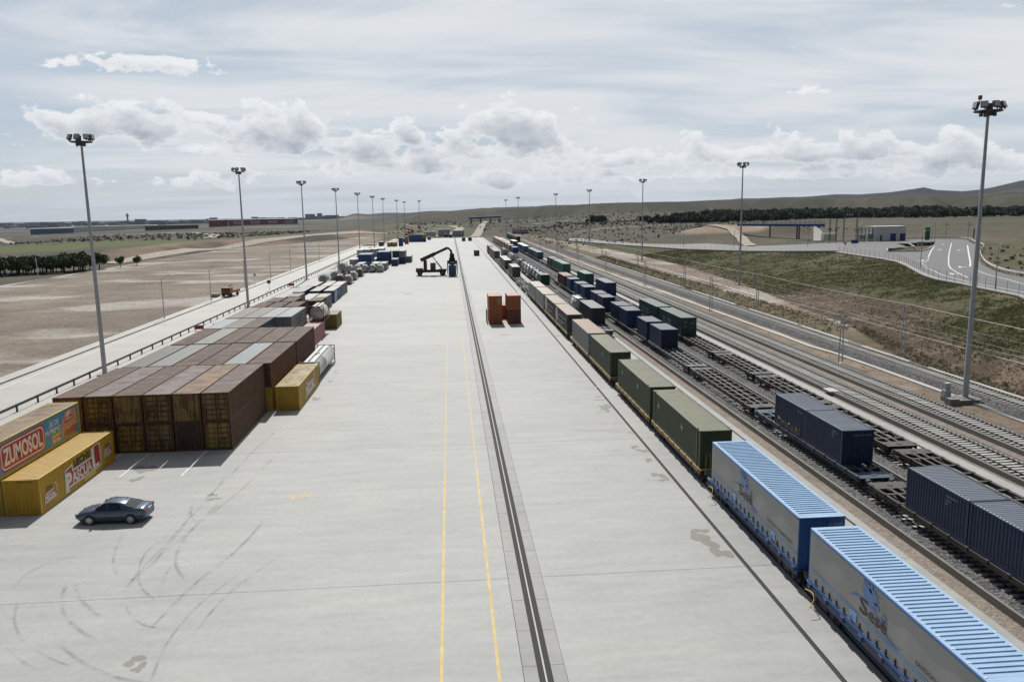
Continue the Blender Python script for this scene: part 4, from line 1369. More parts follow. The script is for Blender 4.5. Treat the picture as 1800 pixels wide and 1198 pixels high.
# ---- orange stacks on the open concrete, right of the crane rail
ORG = 'orange containers stacked in pairs beside the crane rail'
OR1, OR2, OR3 = (.40, .125, .04), (.38, .11, .035), (.19, .055, .035)
for x, c, z, l in ((7.88, OR1, 2.6, 'orange container on top of the left pair, with a pale panel on its right door'), (7.88, OR2, 0, 'orange container at the bottom of the left pair on the open concrete'),
                   (11.30, OR1, 2.6, 'orange container on top of the right pair beside the train'), (11.30, OR3, 0, 'red brown container at the bottom of the right pair beside the train')):
    t_ = container(x, 141.2, 6.1 if x > 9 else 6.1, z, 2.59, c, .2, (.52, .27, .19), .10, 'door' if not (x > 9 and z == 0) else 'wall', l, ORG)
    if x < 9 and z > 0:
        decal_poly([(0, 0), (1, 0), (1, 1), (0, 1)], (.35, -3.05 - .001, 1.0), (.6, 0, 0), (0, 0, 1.1), flatmat('pale_door_panel', (.30, .27, .10)), t_)
container(9.9, 148.5, 6.1, 0.0, 2.59, (.36, .06, .04), .15, (.42, .16, .12), .1, 'wall', 'red container glimpsed in the gap between the two orange pairs', ORG)
m_ = MB()
for z in (.6, 1.5, 2.4):
    m_.bar((6.35, 142.2, z), (6.35, 145.5, z), .07)
for yy in (142.2, 143.8, 145.5):
    m_.bar((6.35, yy, 0), (6.35, yy, 2.5), .09)
    m_.bar((6.35, yy, .05), (6.6, yy, .05), .1)
tag(m_.build('steel_rack', M['chassis']), 'dark steel rack leaning beside the left pair of orange containers', 'rack')
container(12.2, 366, 6.1, 0, 2.59, (.07, .06, .09), .2, (.25, .25, .26), .2, 'wall', 'lone dark violet container on the concrete near the rails, far off', 'lone containers on the far concrete', far=True)
container(9.5, 554, 6.1, 0, 2.59, (.03, .045, .08), .1, (.35, .35, .36), .1, 'wall', 'dark blue lone container far down the yard, left of the dark green one', 'lone containers on the far concrete', far=True)
container(14.0, 556, 6.1, 0, 2.59, (.04, .05, .045), .2, (.33, .32, .30), .1, 'wall', 'dark green lone container far down the yard beside the dark blue one', 'lone containers on the far concrete', far=True)
container(0.4, 636, 6.1, 0, 2.59, (.03, .045, .085), .1, (.33, .34, .36), .1, 'wall', 'dark blue lone container at the very end of the concrete', 'lone containers on the far concrete', far=True)
container(-3.4, 655, 6.1, 0, 2.59, (.05, .05, .06), .1, (.36, .36, .36), .1, 'wall', 'grey lone container at the very end of the concrete, left of the dark blue one', 'lone containers on the far concrete', far=True)

# ---- far stacks on the left
FAR = 'containers far along the left side of the yard'
def fc(xc, y0, L, z0, col, label, roof=None, rust=.1):
    o = container(xc, y0, L, z0, 2.59, col, rust, (.4, .4, .4), .05, 'wall', label, FAR, far=True)
    return o


WHT, GRY = (.36, .37, .36), (.22, .24, .25)
for i in range(2):
    fc(-33.3 + 2.5 * i, 297.5, 12.2, 2.6, BLU, f'blue container on the upper level, {("left", "right")[i]} one of the nearer blue pair')
    fc(-33.3 + 2.5 * i, 297.5, 12.2, 0.0, GRY, f'grey container under the {("left", "right")[i]} one of the nearer blue pair')
    fc(-27.9 + 2.5 * i, 315.0, 12.2, 2.6, BLU, f'blue container on the upper level, {("left", "right")[i]} one of the farther blue pair')
    fc(-27.9 + 2.5 * i, 315.2, 12.2, 0.0, DBLU, f'dark blue container under the {("left", "right")[i]} one of the farther blue pair')
fc(-22.3, 321, 12.2, 2.6, (.05, .085, .12), 'slate blue container on the upper level right of the farther blue pair')
fc(-19.6, 320, 12.2, 2.6, (.24, .25, .23), 'pale grey green container on the upper level at the right end')
fc(-22.3, 321.2, 12.2, 0.0, BLU, 'blue container under the slate blue one')
fc(-19.6, 320.5, 12.2, 0.0, DBLU, 'dark blue container under the pale grey green one')
fc(-17.5, 326.5, 12.2, 0.0, (.13, .17, .18), 'slate grey container at ground level, farthest right of the blue group')
fc(-21.8, 307.0, 12.2, 0.0, DBLU, 'dark blue container at ground level in front of the blue group')
fc(-24.4, 283.5, 12.2, 0.0, (.15, .18, .19), 'slate grey container behind the white tanks')
fc(-27.2, 283.6, 12.2, 0.0, (.33, .33, .33), 'white roofed container behind the middle white tanks')
fc(-32.4, 283.6, 12.2, 0.0, (.30, .31, .33), 'pale container behind the left white tanks')
for i, c in enumerate((WHT, GRY, (.30, .31, .31), (.40, .40, .39))):
    fc(-38.4 + 2.6 * i, 312.0, 12.2, 0.0, c, f'light roofed low container, {_ORD[i]} from the left behind the blue groups')
for i in range(4):
    fc(-38.0 + 2.6 * i, 335.0 + 3 * i, 12.2, 2.6, (.42, .42, .41), f'white roofed upper container, {_ORD[i]} from left at the back of the blue groups')
    fc(-38.0 + 2.6 * i, 335.0 + 3 * i, 12.2, 0.0, GRY, f'grey container under white roof {("nearest the road", "second from the road", "third from the road", "nearest the open yard")[i]} at the back of the blue groups')
for i, x in enumerate((-37.2, -34.2)):
    fc(x, 486, 12.2, 0.0, (.30, .22, .05), f'ochre container, {("left", "right")[i]} one of the far low pair')
fc(-30.6, 492, 6.1, 0.0, BLU, 'blue container at the bottom of the far pair two high')
fc(-30.6, 492, 6.1, 2.6, BLU, 'blue container at the top of the far pair two high')
fc(-28.8, 524, 6.1, 0.0, (.25, .11, .04), 'orange brown container under the far ochre one')
fc(-28.8, 524, 6.1, 2.6, (.28, .22, .05), 'ochre container on top of the far orange brown one')
for i in range(5):
    c = (.30, .22, .04) if i == 4 else (.035, .085, .22)
    cn = 'ochre' if i == 4 else 'bright blue'
    fc(-27.6 + 2.36 * i, 556, 6.1, 2.6, c, f'{cn} container in the top row of the far blue wall, {_ORD[i]} from left')
    fc(-27.6 + 2.36 * i, 556, 6.1, 0.0, (.033, .08, .2) if i < 4 else (.028, .05, .12), f'blue container in the bottom row of the far blue wall, {_ORD[i]} from left')
fc(-33.2, 556, 12.2, 0, (.05, .05, .05), 'dark container left of the far wall of blue containers')
fc(-15.6, 592, 6.1, 0, (.13, .12, .12), 'small grey container right of the far wall of blue containers')
fc(-43.3, 497, 12.2, 0, (.05, .06, .055), 'dark flat container beside the road, left of the far ochre pair')

# =================================================================== wagons
def me_wheelset():
    m_ = MB()
    for s_ in (-.835, .835):
        m_.tube([(s_ - .07, 0, .46), (s_ + .07, 0, .46)], .46, 14)
    m_.tube([(-1.0, 0, .46), (1.0, 0, .46)], .09, 8)
    return m_.mesh('wheelset', [M['chassis']])


def me_bogie():
    m_ = MB()
    for s_ in (-1.02, 1.02):
        m_.box(s_ - .07, s_ + .07, -1.25, 1.25, .42, .62)
        m_.box(s_ - .10, s_ + .10, -.35, .35, .30, .70)
        for y in (-.9, .9):
            m_.box(s_ - .13, s_ + .13, y - .17, y + .17, .30, .66)
    m_.box(-1.0, 1.0, -.2, .2, .45, .68)
    return m_.mesh('bogie', [M['chassis']])


def me_buffer():
    m_ = MB()
    m_.tube([(0, 0, 0), (0, .38, 0)], .09, 8)
    m_.tube([(0, .36, 0), (0, .42, 0)], .21, 12)
    return m_.mesh('buffer', [M['galvdark']])


def add_bogie(root, y, z):
    b_ = link('bogie', cached('bogie', me_bogie), root, (0, y, z))
    for yy in (-.9, .9):
        link('wheelset', cached('wheelset', me_wheelset), b_, (0, yy, 0))


def wagon(xc, y0, y1, zr, zd, col, rust, label, group, style='skeletal', sill=.34, detail=True, plates=(True, True), buffers=(True, True)):
    """flat container wagon; zr rail top, zd deck height (both world z)"""
    L = round(y1 - y0, 1)
    pc = (*col, rust)
    h = zd - zr
    if not detail:
        def far():
            m_ = MB()
            for x in (-1.2, -.3, .3, 1.2):
                m_.box(x - .09, x + .09, -L / 2, L / 2, h - .3, h)
            for k in range(6):
                y = -L / 2 + L * (k + .5) / 6
                m_.box(-1.28, 1.28, y - .18, y + .18, h - .2, h - .02)
            for y in (-L / 2 + 2.2, L / 2 - 2.2):
                m_.box(-1.05, 1.05, y - 1.3, y + 1.3, .02, h - .3, 1)
            return m_.mesh('container_wagon', [M['steelpaint'], M['chassis']])
        o = link('container_wagon', cached(('fw', L, round(h, 2)), far), None, (xc, (y0 + y1) / 2, zr), color=pc)
        return tag(o, label, 'wagon', group)
    t_ = thing('container_wagon', label, 'wagon', (xc, (y0 + y1) / 2, zr), 0, group)

    def part(nm, key, fn, loc=None, mt='steelpaint'):
        me = cached(key, fn)
        if not me.materials:
            me.materials.append(M[mt])
        return link(nm, me, t_, loc, color=pc)

    def beam(w_, hh, l_):
        m_ = MB()
        m_.box(-w_ / 2, w_ / 2, -l_ / 2, l_ / 2, h - hh, h)
        m_.box(-w_ / 2 - .03, w_ / 2 + .03, -l_ / 2, l_ / 2, h - .03, h + .004)
        return m_.mesh('beam')
    for s_ in (-1, 1):
        part('side_beam', ('sb', L, sill, round(h, 2)), lambda: beam(.11, sill, L - 1.0), (s_ * 1.22, 0, 0))
        part('centre_sill', ('cs', L, round(h, 2)), lambda: beam(.16, .36, L - .7), (s_ * .34, 0, 0))
    n = max(4, round(L / 1.75))

    def cross():
        m_ = MB()
        m_.box(-1.28, 1.28, -.11, .11, h - .22, h - .012)
        m_.box(-1.36, -1.16, -.16, .16, h - .20, h + .05)
        m_.box(1.16, 1.36, -.16, .16, h - .20, h + .05)
        return m_.mesh('cross_member')
    for k in range(n):
        y = -L / 2 + L * (k + .5) / n
        part('cross_member', ('cm', round(h, 2)), cross, (0, y, 0))
    if style == 'skeletal':
        def diag():
            m_ = MB()
            for s_ in (-1, 1):
                m_.bar((s_ * .34, 0, h - .06), (s_ * 1.18, 1.5, h - .06), .12, .08)
            return m_.mesh('diagonal_brace')
        part('diagonal_brace', ('dg', round(h, 2)), diag, (0, -L / 2 + .5, 0))
        part('diagonal_brace', ('dg', round(h, 2)), diag, (0, L / 2 - 2.0, 0))
    for i, s_ in enumerate((-1, 1)):
        yb = s_ * (L / 2 - 2.05)
        add_bogie(t_, yb, 0)
        if plates[i]:
            def plate():
                m_ = MB()
                m_.box(-1.27, 1.27, -.62, .62, h - .02, h + .012)
                m_.tube([(0, 0, h + .012), (0, 0, h + .05)], .2, 10)
                return m_.mesh('deck_plate')
            part('deck_plate', ('dp', round(h, 2)), plate, (0, s_ * (L / 2 - .95), 0))
        if buffers[i]:
            for x in (-.87, .87):
                o = link('buffer', cached('buffer', me_buffer), t_, (x, s_ * (L / 2 - .36), h - .12))
                if s_ < 0:
                    o.rotation_euler = (0, 0, math.pi)
            m_ = cached('coupling', lambda: MB().bar((0, -.2, 0), (0, .4, -.12), .09).mesh('coupling', [M['chassis']]))
            o = link('coupling', m_, t_, (0, s_ * (L / 2 - .36), h - .16))
            if s_ < 0:
                o.rotation_euler = (0, 0, math.pi)
    return t_


G1, G2B, G2, G3 = 'flat wagons of the train beside the concrete', 'flat wagons of the second train', 'flat wagons of the third train', 'flat wagons of the fourth train'
BROWN, BLK, OCHRE, SBL = (.050, .043, .037), (.03, .03, .034), (.36, .25, .085), (.035, .085, .20)
# first train
ZT1 = 1.14
w1 = [(22.2, 37.4, SBL, 'blue wagon under the nearest white sided swap body'), (37.7, 53.4, SBL, 'blue wagon under the farther white sided swap body'),
      (54.3, 69.3, OCHRE, 'ochre framed wagon under the nearest green container'), (69.4, 85.2, OCHRE, 'ochre framed wagon under the second green container'),
      (87.3, 102.2, OCHRE, 'ochre framed wagon under the third green container'), (102.3, 118.8, OCHRE, 'ochre framed wagon under the grey container with rusty roof'),
      (121.2, 137.1, OCHRE, 'ochre framed wagon under the nearer dark container with a white emblem'), (137.2, 152.7, OCHRE, 'ochre framed wagon under the farther dark container with a white emblem'),
      (152.9, 168.4, BROWN, 'dirty wagon under the nearer pale grey container'), (168.5, 184.0, BROWN, 'dirty wagon under the farther pale grey container'),
      (185, 200, BROWN, 'empty dirty wagon just beyond the pale grey containers'), (200.3, 215.3, BROWN, 'empty dirty wagon in the middle of the gap of the first train'), (215.6, 230, BROWN, 'empty dirty wagon just before the single dark container'),
      (230.3, 247.5, BROWN, 'dirty wagon under the single dark container of the first train')]
for a, b, c, l in w1:
    wagon(19.33, a, b, 0.003, ZT1 - .05, c, .35, l, G1, 'flat')
for k, a in enumerate((248, 263, 278, 294, 310, 326, 341, 356, 378)):
    wagon(19.33, a, a + 14.7, 0.003, ZT1 - .05, BROWN, .4, f'far flat wagon of the train beside the concrete, {_ORD[k]} past the single dark container', G1, 'flat', detail=False)
# third train, twenty foot pairs
ZT2 = 1.37
lab2 = ['brown wagon under the nearest navy container pair', 'dark blue framed wagon under the navy pair with graffiti', 'empty brown wagon just past the navy pair with graffiti', 'empty blue grey wagon before the long row of blue containers',
        'wagon carrying the front blue container of the long row', 'wagon under the second and third blue gaps of the row', 'wagon in the middle of the row of blue containers', 'wagon toward the far part of the row of blue containers', 'wagon at the far end of the row of blue containers', 'wagon under the maroon container']
for k in range(10):
    a = 30.1 + 20.4 * k
    wagon(T2, a, a + 20.2, 0.424, ZT2 - .05, (BROWN, (.03, .055, .085), BROWN, (.085, .088, .105))[min(k, 3)] if k < 4 else BLK, .12, lab2[k] if k < 10 else '', G2)
for k in range(15):
    a = 234.1 + 20.4 * k
    if a < 530:
        wagon(T2, a, a + 20.2, 0.424, ZT2 - .05, (.10, .105, .12), .2, f'far flat wagon of the third train, {_ORD[k]} beyond the maroon container', G2, detail=False)
lab3 = ['nearest brown empty wagon beside the crane strip', 'second brown empty wagon beside the crane strip', 'third brown empty wagon beside the crane strip', 'fourth brown empty wagon beside the crane strip', 'fifth brown empty wagon beside the crane strip', 'sixth brown empty wagon, just before the dark green pair',
        'wagon under the nearer dark green long container', 'wagon under the farther dark green long container', 'empty wagon past the dark green pair', 'empty wagon just before the violet blue container', 'wagon under the violet blue container', 'empty wagon past the violet blue container', 'wagon under the single teal container']
for k in range(13):
    a = 29.0 + 14.2 * k
    art = k % 2 == 0
    wagon(T3, a, a + 14.15, 0.424, ZT2 - .06, (.056, .047, .040) if k < 6 else BLK, .14, lab3[k], G3, plates=(not art, art) if False else (True, True), buffers=(not art, art))
for k in range(18):
    a = 213.6 + 14.2 * k
    wagon(T3, a, a + 14.15, 0.424, ZT2 - .06, (.075, .078, .10) if 14 < a - 270 < 60 else BLK, .2, f'far flat wagon of the fourth train, {_ORD[k] if k < 15 else ("sixteenth", "seventeenth", "eighteenth")[k - 15]} beyond the single teal container', G3, detail=False)
for k, (a, b) in enumerate(((122.7, 145.0), (146, 166), (167, 187), (187.5, 203))):
    wagon(24.7, a, b, 0.003, 1.1, (.12, .13, .15) if k == 0 else BROWN, .3, ('wagon with a pale blue grey end at the head of the second train', 'dirty wagon under the white boxy tank', 'empty skeletal wagon behind the white boxy tank', 'empty skeletal wagon just before the dark green container')[k], G2B)
for k in range(9):
    a = 203.5 + 18.5 * k
    wagon(24.7, a, a + 18.2, 0.003, 1.1, BROWN, .3, f'far wagon of the second train, {_ORD[k]} from the dark green container', G2B, detail=False)

# ---- loads of the first train
TR1 = 'containers on the train beside the concrete'
XT1 = 19.33


def add_posts(t_, L, h, col):
    def fn():
        m_ = MB()
        for s_ in (-1, 1):
            for y in (-6.1, 6.1):
                m_.box(s_ * 1.20 - .04, s_ * 1.20 + .04, y - .09, y + .09, 0.0, h + .01)
                m_.box(s_ * 1.15 - .09, s_ * 1.15 + .09, y - .1, y + .1, h - .1, h + .02)
        return m_.mesh('inner_post', [M['paint']])
    link('inner_post', cached(('post', L, h), fn), t_, color=(*col, .1))


GRN = (.048, .062, .026)
for (a, b, l) in ((55.0, 68.7, 'nearest olive green long container, just behind the blue roofed swap bodies'), (69.85, 83.75, 'middle olive green long container of the three'), (88.1, 101.5, 'farthest olive green long container, next to the grey one with rusty roof')):
    t_ = container(XT1, a, b - a, ZT1, 2.86, GRN, .06, (.165, .175, .105), .05, 'wall', l, TR1)
    add_posts(t_, round(b - a, 1), 2.86, GRN)
    for y in (-2.4, 4.6) if a < 80 else (-2.4,):
        decal_text('+', (-CW / 2 - .006, y + .5, 1.55), (0, -.55, 0), (0, 0, .62), M['d_pale'], t_)
container(XT1, 102.7, 14.0, ZT1, 2.86, (.235, .235, .225), .10, (.40, .27, .19), .12, 'wall', 'light grey long container with a rusty pink roof, behind the olive green ones', TR1)
for (a, b, l) in ((122.0, 136.7, 'nearer dark grey container with a round white emblem and tan roof'), (137.4, 151.9, 'farther dark grey container with a round white emblem and tan roof')):
    t_ = container(XT1, a, b - a, ZT1, 2.86, (.050, .052, .050), .05, (.38, .30, .225), .08, 'wall', l, TR1)
    L2 = (b - a) / 2
    pts = [(.5 + .5 * math.cos(R(i * 18)), .5 + .5 * math.sin(R(i * 18))) for i in range(20)]
    decal_poly(pts, (-CW / 2 - .006, L2 - 1.0, .25), (0, -3.5, 0), (0, 0, 2.45), M['d_pale'], t_, 'emblem')
    for k_, (u, v) in enumerate(((.30, .25), (.52, .28), (.74, .30))):
        decal_poly([(u - .05, .05), (u + .02, .05), (u + .10, .92), (u + .03, .92)] if k_ != 1 else [(u - .02, .3), (u + .04, .3), (u + .10, .85), (u + .02, .85)], (-CW / 2 - .009 - .001 * k_, L2 - 1.0, .25), (0, -3.5, 0), (0, 0, 2.45), flatmat('emblem_gap', (.05, .052, .05)), t_, 'emblem_gap')
    for z, y0_, y1_ in ((1.75, .34, .92), (.95, .36, .80), (.55, .36, .62)):
        decal_poly([(0, 0), (1, 0), (1, 1), (0, 1)], (-CW / 2 - .006, L2 - (b - a) * y0_, z), (0, -(b - a) * (y1_ - y0_), 0), (0, 0, .10), M['d_pale'], t_, 'painted_stripe')
for (a, b, l) in ((153.4, 167.9, 'nearer pale grey container with a beige roof'), (169.0, 182.8, 'farther pale grey container with a beige roof')):
    container(XT1, a, b - a, ZT1, 2.86, (.27, .27, .255), .06, (.42, .34, .27), .06, 'wall', l, TR1)
DG = (.115, .11, .10)
for (a, b, l) in ((231.5, 246.2, 'single dark container between gaps of the first train'), (264.6, 278.0, 'nearer one of the dark pair far along the first train'), (278.4, 292.0, 'farther one of the dark pair far along the first train')):
    container(XT1, a, b - a, ZT1, 2.86, (.10, .10, .10), .05, (.30, .26, .22), .1, 'wall', l, TR1)
for k, (a, b) in enumerate(((327.4, 341), (341.5, 355.5), (356.5, 370), (378.5, 393))):
    container(XT1, a, b - a, ZT1, 2.86, DG, .1, (.3, .27, .24), .1, 'wall', f'grey brown container in the far four of the first train, {_ORD[k]} from the near end', TR1, far=True)

# ---- white sided swap bodies with ribbed pale blue roofs
M['s_blue'] = tinted('trailer_blue', .4, rustk=.2)
M['curtain'] = plain('curtain_side', (.35, .345, .325), .55, var=.05, scale=1.0)
mt, t, b = mat('pale_blue_roof')
P = t.add('ShaderNodeTexCoord').outputs['Object']
n1 = t.noise(P, 1.1, 5, .6)
n2 = t.noise(P, 9.0, 4, .7)
k_ = t.m('MULTIPLY', t.ramp(n1, .3, .7, .92, 1.06, False), t.ramp(n2, .3, .7, .95, 1.04, False))
t.put(b.inputs['Base Color'], t.mix(1.0, (.30, .445, .62), t.comb(k_, k_, k_), 'MULTIPLY'))
t.put(b.inputs['Roughness'], .38)
M['blueroof'] = mt


def latch_me():
    m_ = MB()
    m_.box(-.03, .012, -.022, .022, .02, .30)
    m_.box(-.05, .012, -.06, .06, .16, .22)
    m_.box(-.045, .012, -.05, .05, .30, .36)
    return m_.mesh('latch', [M['chassis']])


def sese(y0, y1, label, code):
    L, h = y1 - y0, 2.90
    t_ = thing('swap_body', label, 'swap body', (XT1, (y0 + y1) / 2, ZT1), 0, TR1)
    X, Y2 = 1.25, L / 2
    bc = (.045, .125, .32, 0.0)
    m_ = MB()
    for sx in (-1, 1):
        m_.box(sx * X - .05, sx * X + .05, -Y2 + .10, Y2 - .10, h - .13, h - .045)
        m_.box(sx * X - .06, sx * X + .06, -Y2 + .10, Y2 - .10, 0.0, .20)
        for sy in (-1, 1):
            m_.box(sx * (X - .05) - .06, sx * (X - .05) + .06, sy * (Y2 - .05) - .05, sy * (Y2 - .05) + .05, 0, h - .02)
    for sy in (-1, 1):
        m_.box(-X + .02, X - .02, sy * (Y2 - .05) - .045, sy * (Y2 - .05) + .045, h - .16, h - .03)
        m_.box(-X + .02, X - .02, sy * (Y2 - .05) - .045, sy * (Y2 - .05) + .045, 0, .18)
    m_.box(-X, X, -Y2 + .1, Y2 - .1, .03, .09)
    m_.build('frame', M['s_blue'], t_, color=bc)
    m_ = MB()
    rg = []
    n = round((L - .7) / .305)
    rg.append([(-X, -Y2 + .0, h - .05), (-X + .05, -Y2, h - .01), (X - .05, -Y2, h - .01), (X, -Y2, h - .05)])
    prof = []
    for i in range(n):
        y = -Y2 + .35 + (L - .7) * i / n
        prof += [(y, 0), (y + .225, 0), (y + .236, .045), (y + .272, .045), (y + .292, 0)]
    m_.box(-X - .01, X + .01, -Y2, Y2, h - .045, h - .012)
    for y, d in prof:
        rg.append([(-X + .16, y, h - .010), (-X + .19, y, h - .008 + d), (X - .19, y, h - .008 + d), (X - .16, y, h - .010)])
    m_.loft(rg[1:], 0, False)
    m_.build('roof', M['blueroof'], t_)
    m_ = MB()
    for i in range(0, n, 3):
        for s_ in (-1, 1):
            y = -Y2 + .35 + (L - .7) * i / n
            m_.box(s_ * (X - .10) - .05, s_ * (X - .10) + .05, y - .03, y + .03, h - .012, h + .008)
    m_.build('roof_clip', M['whitepaint'], t_)
    for sx in (-1, 1):
        m_ = MB()
        ys = np.linspace(-Y2 + .11, Y2 - .11, 48)
        rg = []
        for y in ys:
            bul = .012 * math.sin(y * 2.1) + random.uniform(-.004, .004)
            rg.append([(sx * (X + .002), y, .21), (sx * (X + .012 + bul), y, .8), (sx * (X + .014 + bul), y, 1.9), (sx * (X + .004), y, h - .135)])
        if sx > 0:
            rg = [q[::-1] for q in rg]
        m_.loft(rg, 0, True)
        m_.build('side_curtain', M['curtain'], t_)
    for y in np.arange(-Y2 + .45, Y2 - .3, .72):
        link('latch', cached('latch', latch_me), t_, (-X - .02, float(y), .12))
    xs = -X - .034
    for z0, z1 in ((.80, .86), (.70, .745)):
        decal_poly([(0, z0), (1, z0), (1, z1), (0, z1)], (xs, Y2 - .12, 0), (0, -(L - .24), 0), (0, 0, 1), M['d_sesel'], t_, 'painted_stripe')
    # splash, curl and name
    cx = .45
    sp = []
    for i in range(44):
        a = 2 * math.pi * i / 44
        r_ = (.33 + .12 * random.random() + (.16 if i % 3 == 0 else 0)) * (1.45 if -.2 < math.sin(a + .9) else .9)
        sp.append((.62 * r_ * math.cos(a) * 1.9, .85 * r_ * math.sin(a)))
    decal_poly(sp, (xs - .002, cx + .55, 2.18), (0, -1, 0), (0, 0, 1), M['d_sese'], t_, 'emblem')
    for yo, zo, rr_ in ((.35, 1.95, .10), (.95, 1.80, .08), (1.05, 1.62, .06), (-.2, 2.42, .07), (.75, 1.60, .05)):
        decal_poly([(rr_ * math.cos(R(i * 40)) * 2.2, rr_ * math.sin(R(i * 40))) for i in range(9)], (xs - .002, cx + .2 - yo, zo), (0, -1, -.35), (0, 0, 1), M['d_sese'], t_, 'emblem')
    m_ = MB()
    cur = [(2.15, 1.42), (1.8, 1.60), (1.3, 1.70), (.7, 1.72), (.1, 1.66), (-.4, 1.45), (-.85, 1.10), (-1.3, .96), (-1.75, .98), (-2.1, 1.12)]
    wd = [.03, .10, .15, .14, .09, .06, .07, .13, .09, .02]
    cc = smooth_path([(a, b_, 0) for a, b_ in cur], 4)
    for i in range(len(cc) - 1):
        w0, w1_ = np.interp(i / 4, range(10), wd), np.interp((i + 1) / 4, range(10), wd)
        m_.face([(xs - .003, cx + cc[i][0], cc[i][1] - w0 / 2), (xs - .003, cx + cc[i + 1][0], cc[i + 1][1] - w1_ / 2), (xs - .003, cx + cc[i + 1][0], cc[i + 1][1] + w1_ / 2), (xs - .003, cx + cc[i][0], cc[i][1] + w0 / 2)])
    m_.build('emblem', M['d_sese'], t_)
    decal_text('S', (xs - .005, cx + 1.25, 1.05), (0, -.72, 0), (0, 0, .78), M['d_dkgrey'], t_, bold=.02)
    decal_text('esé', (xs - .005, cx + .48, 1.05), (0, -1.45, 0), (0, 0, .62), M['d_dkgrey'], t_, bold=.02)
    decal_text('DIVISION INTERMODAL', (xs - .004, -Y2 + 4.1, 1.08), (0, -3.4, 0), (0, 0, .20), M['d_dkgrey'], t_)
    for sx in (-1, 1):
        m_ = MB()
        x0, x1 = (-X + .10, -.015) if sx < 0 else (.015, X - .10)
        y = -Y2
        m_.box(x0, x1, y + .0, y + .04, .20, h - .18)
        for z in np.linspace(.24, h - .22, 6):
            m_.box(x0 + .02, x1 - .02, y - .014, y - .001, z - .025, z + .025)
        for x in (x0 + .3, x1 - .3):
            m_.tube([(x, y - .035, .1), (x, y - .035, h - .08)], .02, 6)
        d_ = m_.build('door', M['s_blue'], t_, color=(.045, .13, .34, 0))
    decal_text(code, (.35, -Y2 - .06, h - .48), (.72, 0, 0), (0, 0, .15), M['d_pale'], t_)
    m_ = MB()
    for y in (Y2 - 4.6, -Y2 + 3.2):
        m_.box(-X - .05, -X - .035, y - .3, y + .3, .3, .72)
    m_.build('side_plate', M['d_sesel'], t_)
    return t_


sese(23.3, 36.85, 'nearest white sided swap body with a ribbed pale blue roof', '51 0004')
sese(38.15, 52.15, 'farther white sided swap body with a ribbed pale blue roof and blue rear doors', '51 0004')
m_ = MB()
pts = smooth_path([(0, 0, .3), (-.05, -.9, .55), (-.15, -1.3, .35), (-.55, -1.6, .05)], 5)
m_.tube(pts, .025, 5)
for y in (36.9, 52.4):
    o = link('brake_hose', cached('hose', lambda: m_.mesh('brake_hose', [M['d_yellow']])), None, (17.95, y, 0.35))
    tag(o, 'yellow brake hose hanging between ' + ('the two white sided swap bodies' if y < 40 else 'the green container and the farther swap body'), 'hose', 'hoses hanging from the train')
m_ = MB()
m_.tube([(-.25, 0, 0), (-.25, 0, 1.5), (-.1, 0, 1.62), (.05, 0, 1.5), (.05, 0, .0)], .03, 6)
m_.tube([(.22, 0, .3), (.22, 0, 1.25), (.36, 0, 1.35), (.48, 0, 1.25), (.48, 0, .3)], .03, 6)
o = m_.build('grab_rail', M['d_green'], None, loc=(18.55, 54.05, 0.95))
tag(o, 'thin hooped grab rails at the wagon end below the nearest green container', 'grab rail')

# ---- loads of the third train
TR2, TR3, TR4 = 'blue containers on the third train', 'containers on the fourth train', 'containers on the second train'
NV, RB_ = (.008, .027, .078), (.095, .125, .17)
t_ = container(T2, 33.3, 6.1, ZT2, 2.59, NV, .1, RB_, .12, 'wall', 'nearest navy container, cut off by the right edge of the picture', TR2)
t_ = container(T2, 39.5, 6.0, ZT2, 2.59, NV, .1, RB_, .12, 'wall', 'second navy container from the near end, joined to the cut off one', TR2)
for k_, (s_, z, w_) in enumerate((('KGKU 201417 0', 2.12, 1.0), ('22G1', 1.88, .4), ('0', 1.66, .14))):
    decal_text(s_, (-CW / 2 - .006, -1.0, z), (0, -w_, 0), (0, 0, .12), M['d_pale'], t_)
tA = container(T2, 53.8, 5.9, ZT2, 2.59, NV, .1, RB_, .12, 'wall', 'near half of the navy pair, white number on its end', TR2)
decal_text('KGKU 271084 0', (-.35, -5.9 / 2 - .005, 2.15), (1.35, 0, 0), (0, 0, .11), M['d_pale'], tA)
for k_, (s_, z, w_) in enumerate((('KGKU 271', 2.12, .9), ('22G1', 1.88, .4), ('0', 1.66, .14))):
    decal_text(s_, (-CW / 2 - .006, -1.4, z), (0, -w_, 0), (0, 0, .12), M['d_pale'], tA)
tB = container(T2, 59.8, 6.1, ZT2, 2.59, NV, .1, RB_, .12, 'wall', 'far half of the navy pair, cream graffiti along its side', TR2)
decal_text('KGKU 28', (-CW / 2 - .006, -1.5, 2.12), (0, -.9, 0), (0, 0, .12), M['d_pale'], tB)
m_ = MB()
xg = -CW / 2 - .008
glyphs = [[(0, .1), (.0, .9), (.35, .6), (0, .45)], [(.5, 0), (.6, .8), (.85, .1), (.95, .75)], [(1.05, .05), (1.1, .8), (1.25, .4), (1.4, .8), (1.42, 0)], [(1.55, .1), (1.75, .7), (1.95, .1), (1.6, .3)], [(2.05, .75), (2.3, .7), (2.1, .1), (2.4, .15)],
          [(2.5, .1), (2.7, .7), (2.9, .05), (2.55, .3)], [(3.0, .7), (3.02, .1), (3.3, .1)], [(3.4, .1), (3.45, .75), (3.7, .4), (3.45, .3), (3.75, .05)], [(3.9, .0), (3.85, .6), (4.1, .95), (4.25, .55), (4.05, .2), (4.2, .05), (4.3, .8)]]
